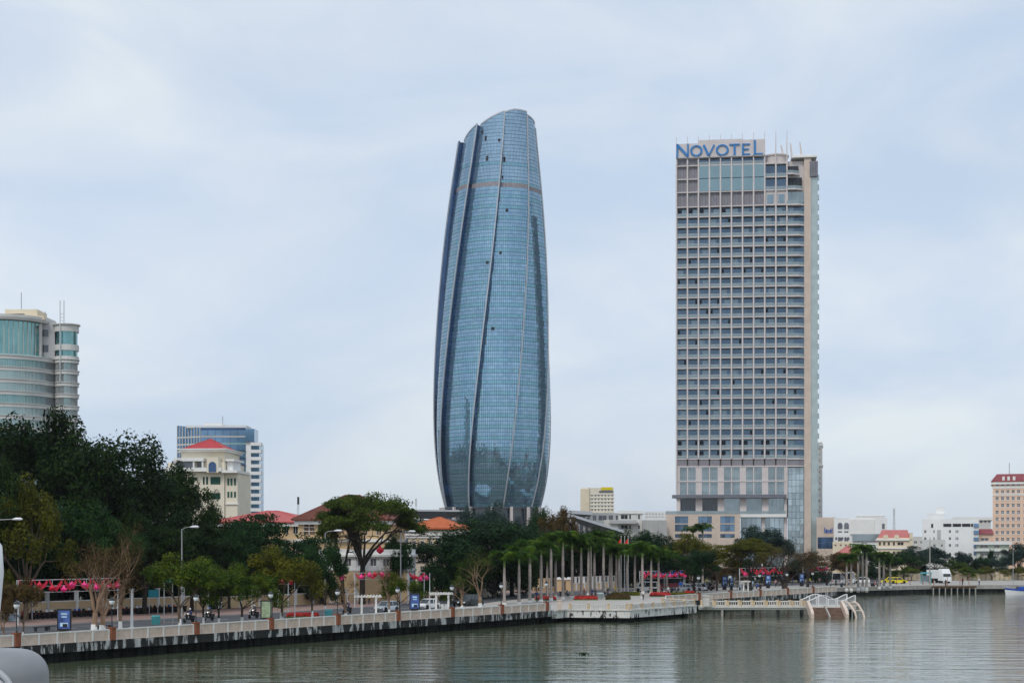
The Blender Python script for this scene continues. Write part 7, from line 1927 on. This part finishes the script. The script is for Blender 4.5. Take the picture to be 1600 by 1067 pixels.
# floating weed
wd = thing('floating_weed', 'small green clump of floating weed in mid river', 'water plant', (*gnd(911, 1022, 0.0), 0.0))
rs = np.random.RandomState(4); q = np.stack([rs.normal(0, 0.28, 160), rs.normal(0, 0.16, 160), rs.uniform(0.01, 0.2, 160)], 1)
me = leaf_mesh('leaves', q, np.tile([0, 0, 1.0], (160, 1))+rs.normal(size=(160, 3))*0.4, 0.16, rs, 0.7); me.materials.append(LEAF['palm']); link('leaves', me, wd)

# ------------------------------------------------------------------ the bridge parapet in the left foreground
bp_ = thing('bridge_bollard', 'rounded grey bridge parapet cap with ring, close in the bottom left corner', 'bridge parapet', (-1.705, 5.0, 9.386), 0)
TOPZ = CZ-170*4.85/F-9.386
prof = [(0.19-0.085+0.085*math.cos(math.radians(90*i/12)), TOPZ-0.085+0.085*math.sin(math.radians(90*i/12))) for i in range(13)]
mb = MB(); mb.lathe([(0.21, 0.0), (0.21, 0.1), (0.19, 0.14)]+prof+[(0.02, TOPZ+0.003)], 40); mb.build('cap', M['bridge_grey'], bp_, True)
RC = (0.035, TOPZ-0.145)
mb = MB(); mb.tube([(RC[0]+0.105*math.cos(2*math.pi*i/28), -0.175, RC[1]+0.105*math.sin(2*math.pi*i/28)) for i in range(29)], 0.010, 8); mb.build('ring', M['metal_grey'], bp_, True)
mb = MB(); mb.tube([(RC[0],-0.10,RC[1]),(RC[0],-0.18,RC[1]),(RC[0],-0.21,RC[1]),(RC[0],-0.222,RC[1])], [0.088,0.088,0.07,0.03], 28); mb.build('lamp_lens', M['bridge_white'], bp_, True)
bc = thing('bridge_cable_post', 'white curved bridge post slicing the left edge of the picture', 'bridge post', (-1.757, 5.2, CZ-3.5), 0)
mb = MB(); mb.tube([(-0.03,0,0),(-0.03,0,1.25),(-0.005,0,1.40),(0.006,0,1.52),(0.002,0,1.60),(-0.05,0,1.68)], [0.03,0.03,0.03,0.03,0.03,0.02], 12); mb.build('shaft', M['bridge_white'], bc, True)
mb = MB(); mb.lathe([(0.08,0),(0.08,0.05),(0.04,0.1)], 12, (-0.03, 0)); mb.build('foot', M['bridge_white'], bc)
# the deck those stand on
mb = MB(); mb.box(-6, -3.0, 8.9, 6, 5.9, 9.38); o = mb.build('bridge_deck', M['concrete']); tag(o, kind='structure')
bc.location.z = 9.386

# ------------------------------------------------------------------ haze
m = bpy.data.materials.new('haze'); m.use_nodes = True; t = m.node_tree; t.nodes.clear()
out = t.nodes.new('ShaderNodeOutputMaterial'); pv = t.nodes.new('ShaderNodeVolumePrincipled')
pv.inputs['Color'].default_value = (0.86, 0.92, 1.0, 1); pv.inputs['Density'].default_value = HAZE; pv.inputs['Anisotropy'].default_value = 0.2
t.links.new(pv.outputs[0], out.inputs['Volume'])
mb = MB(); mb.box(-6400, -400, -2.6, 6400, 6400, 195)
tag(mb.build('haze', m), 'thin pale haze over the river and city', None, kind='stuff')
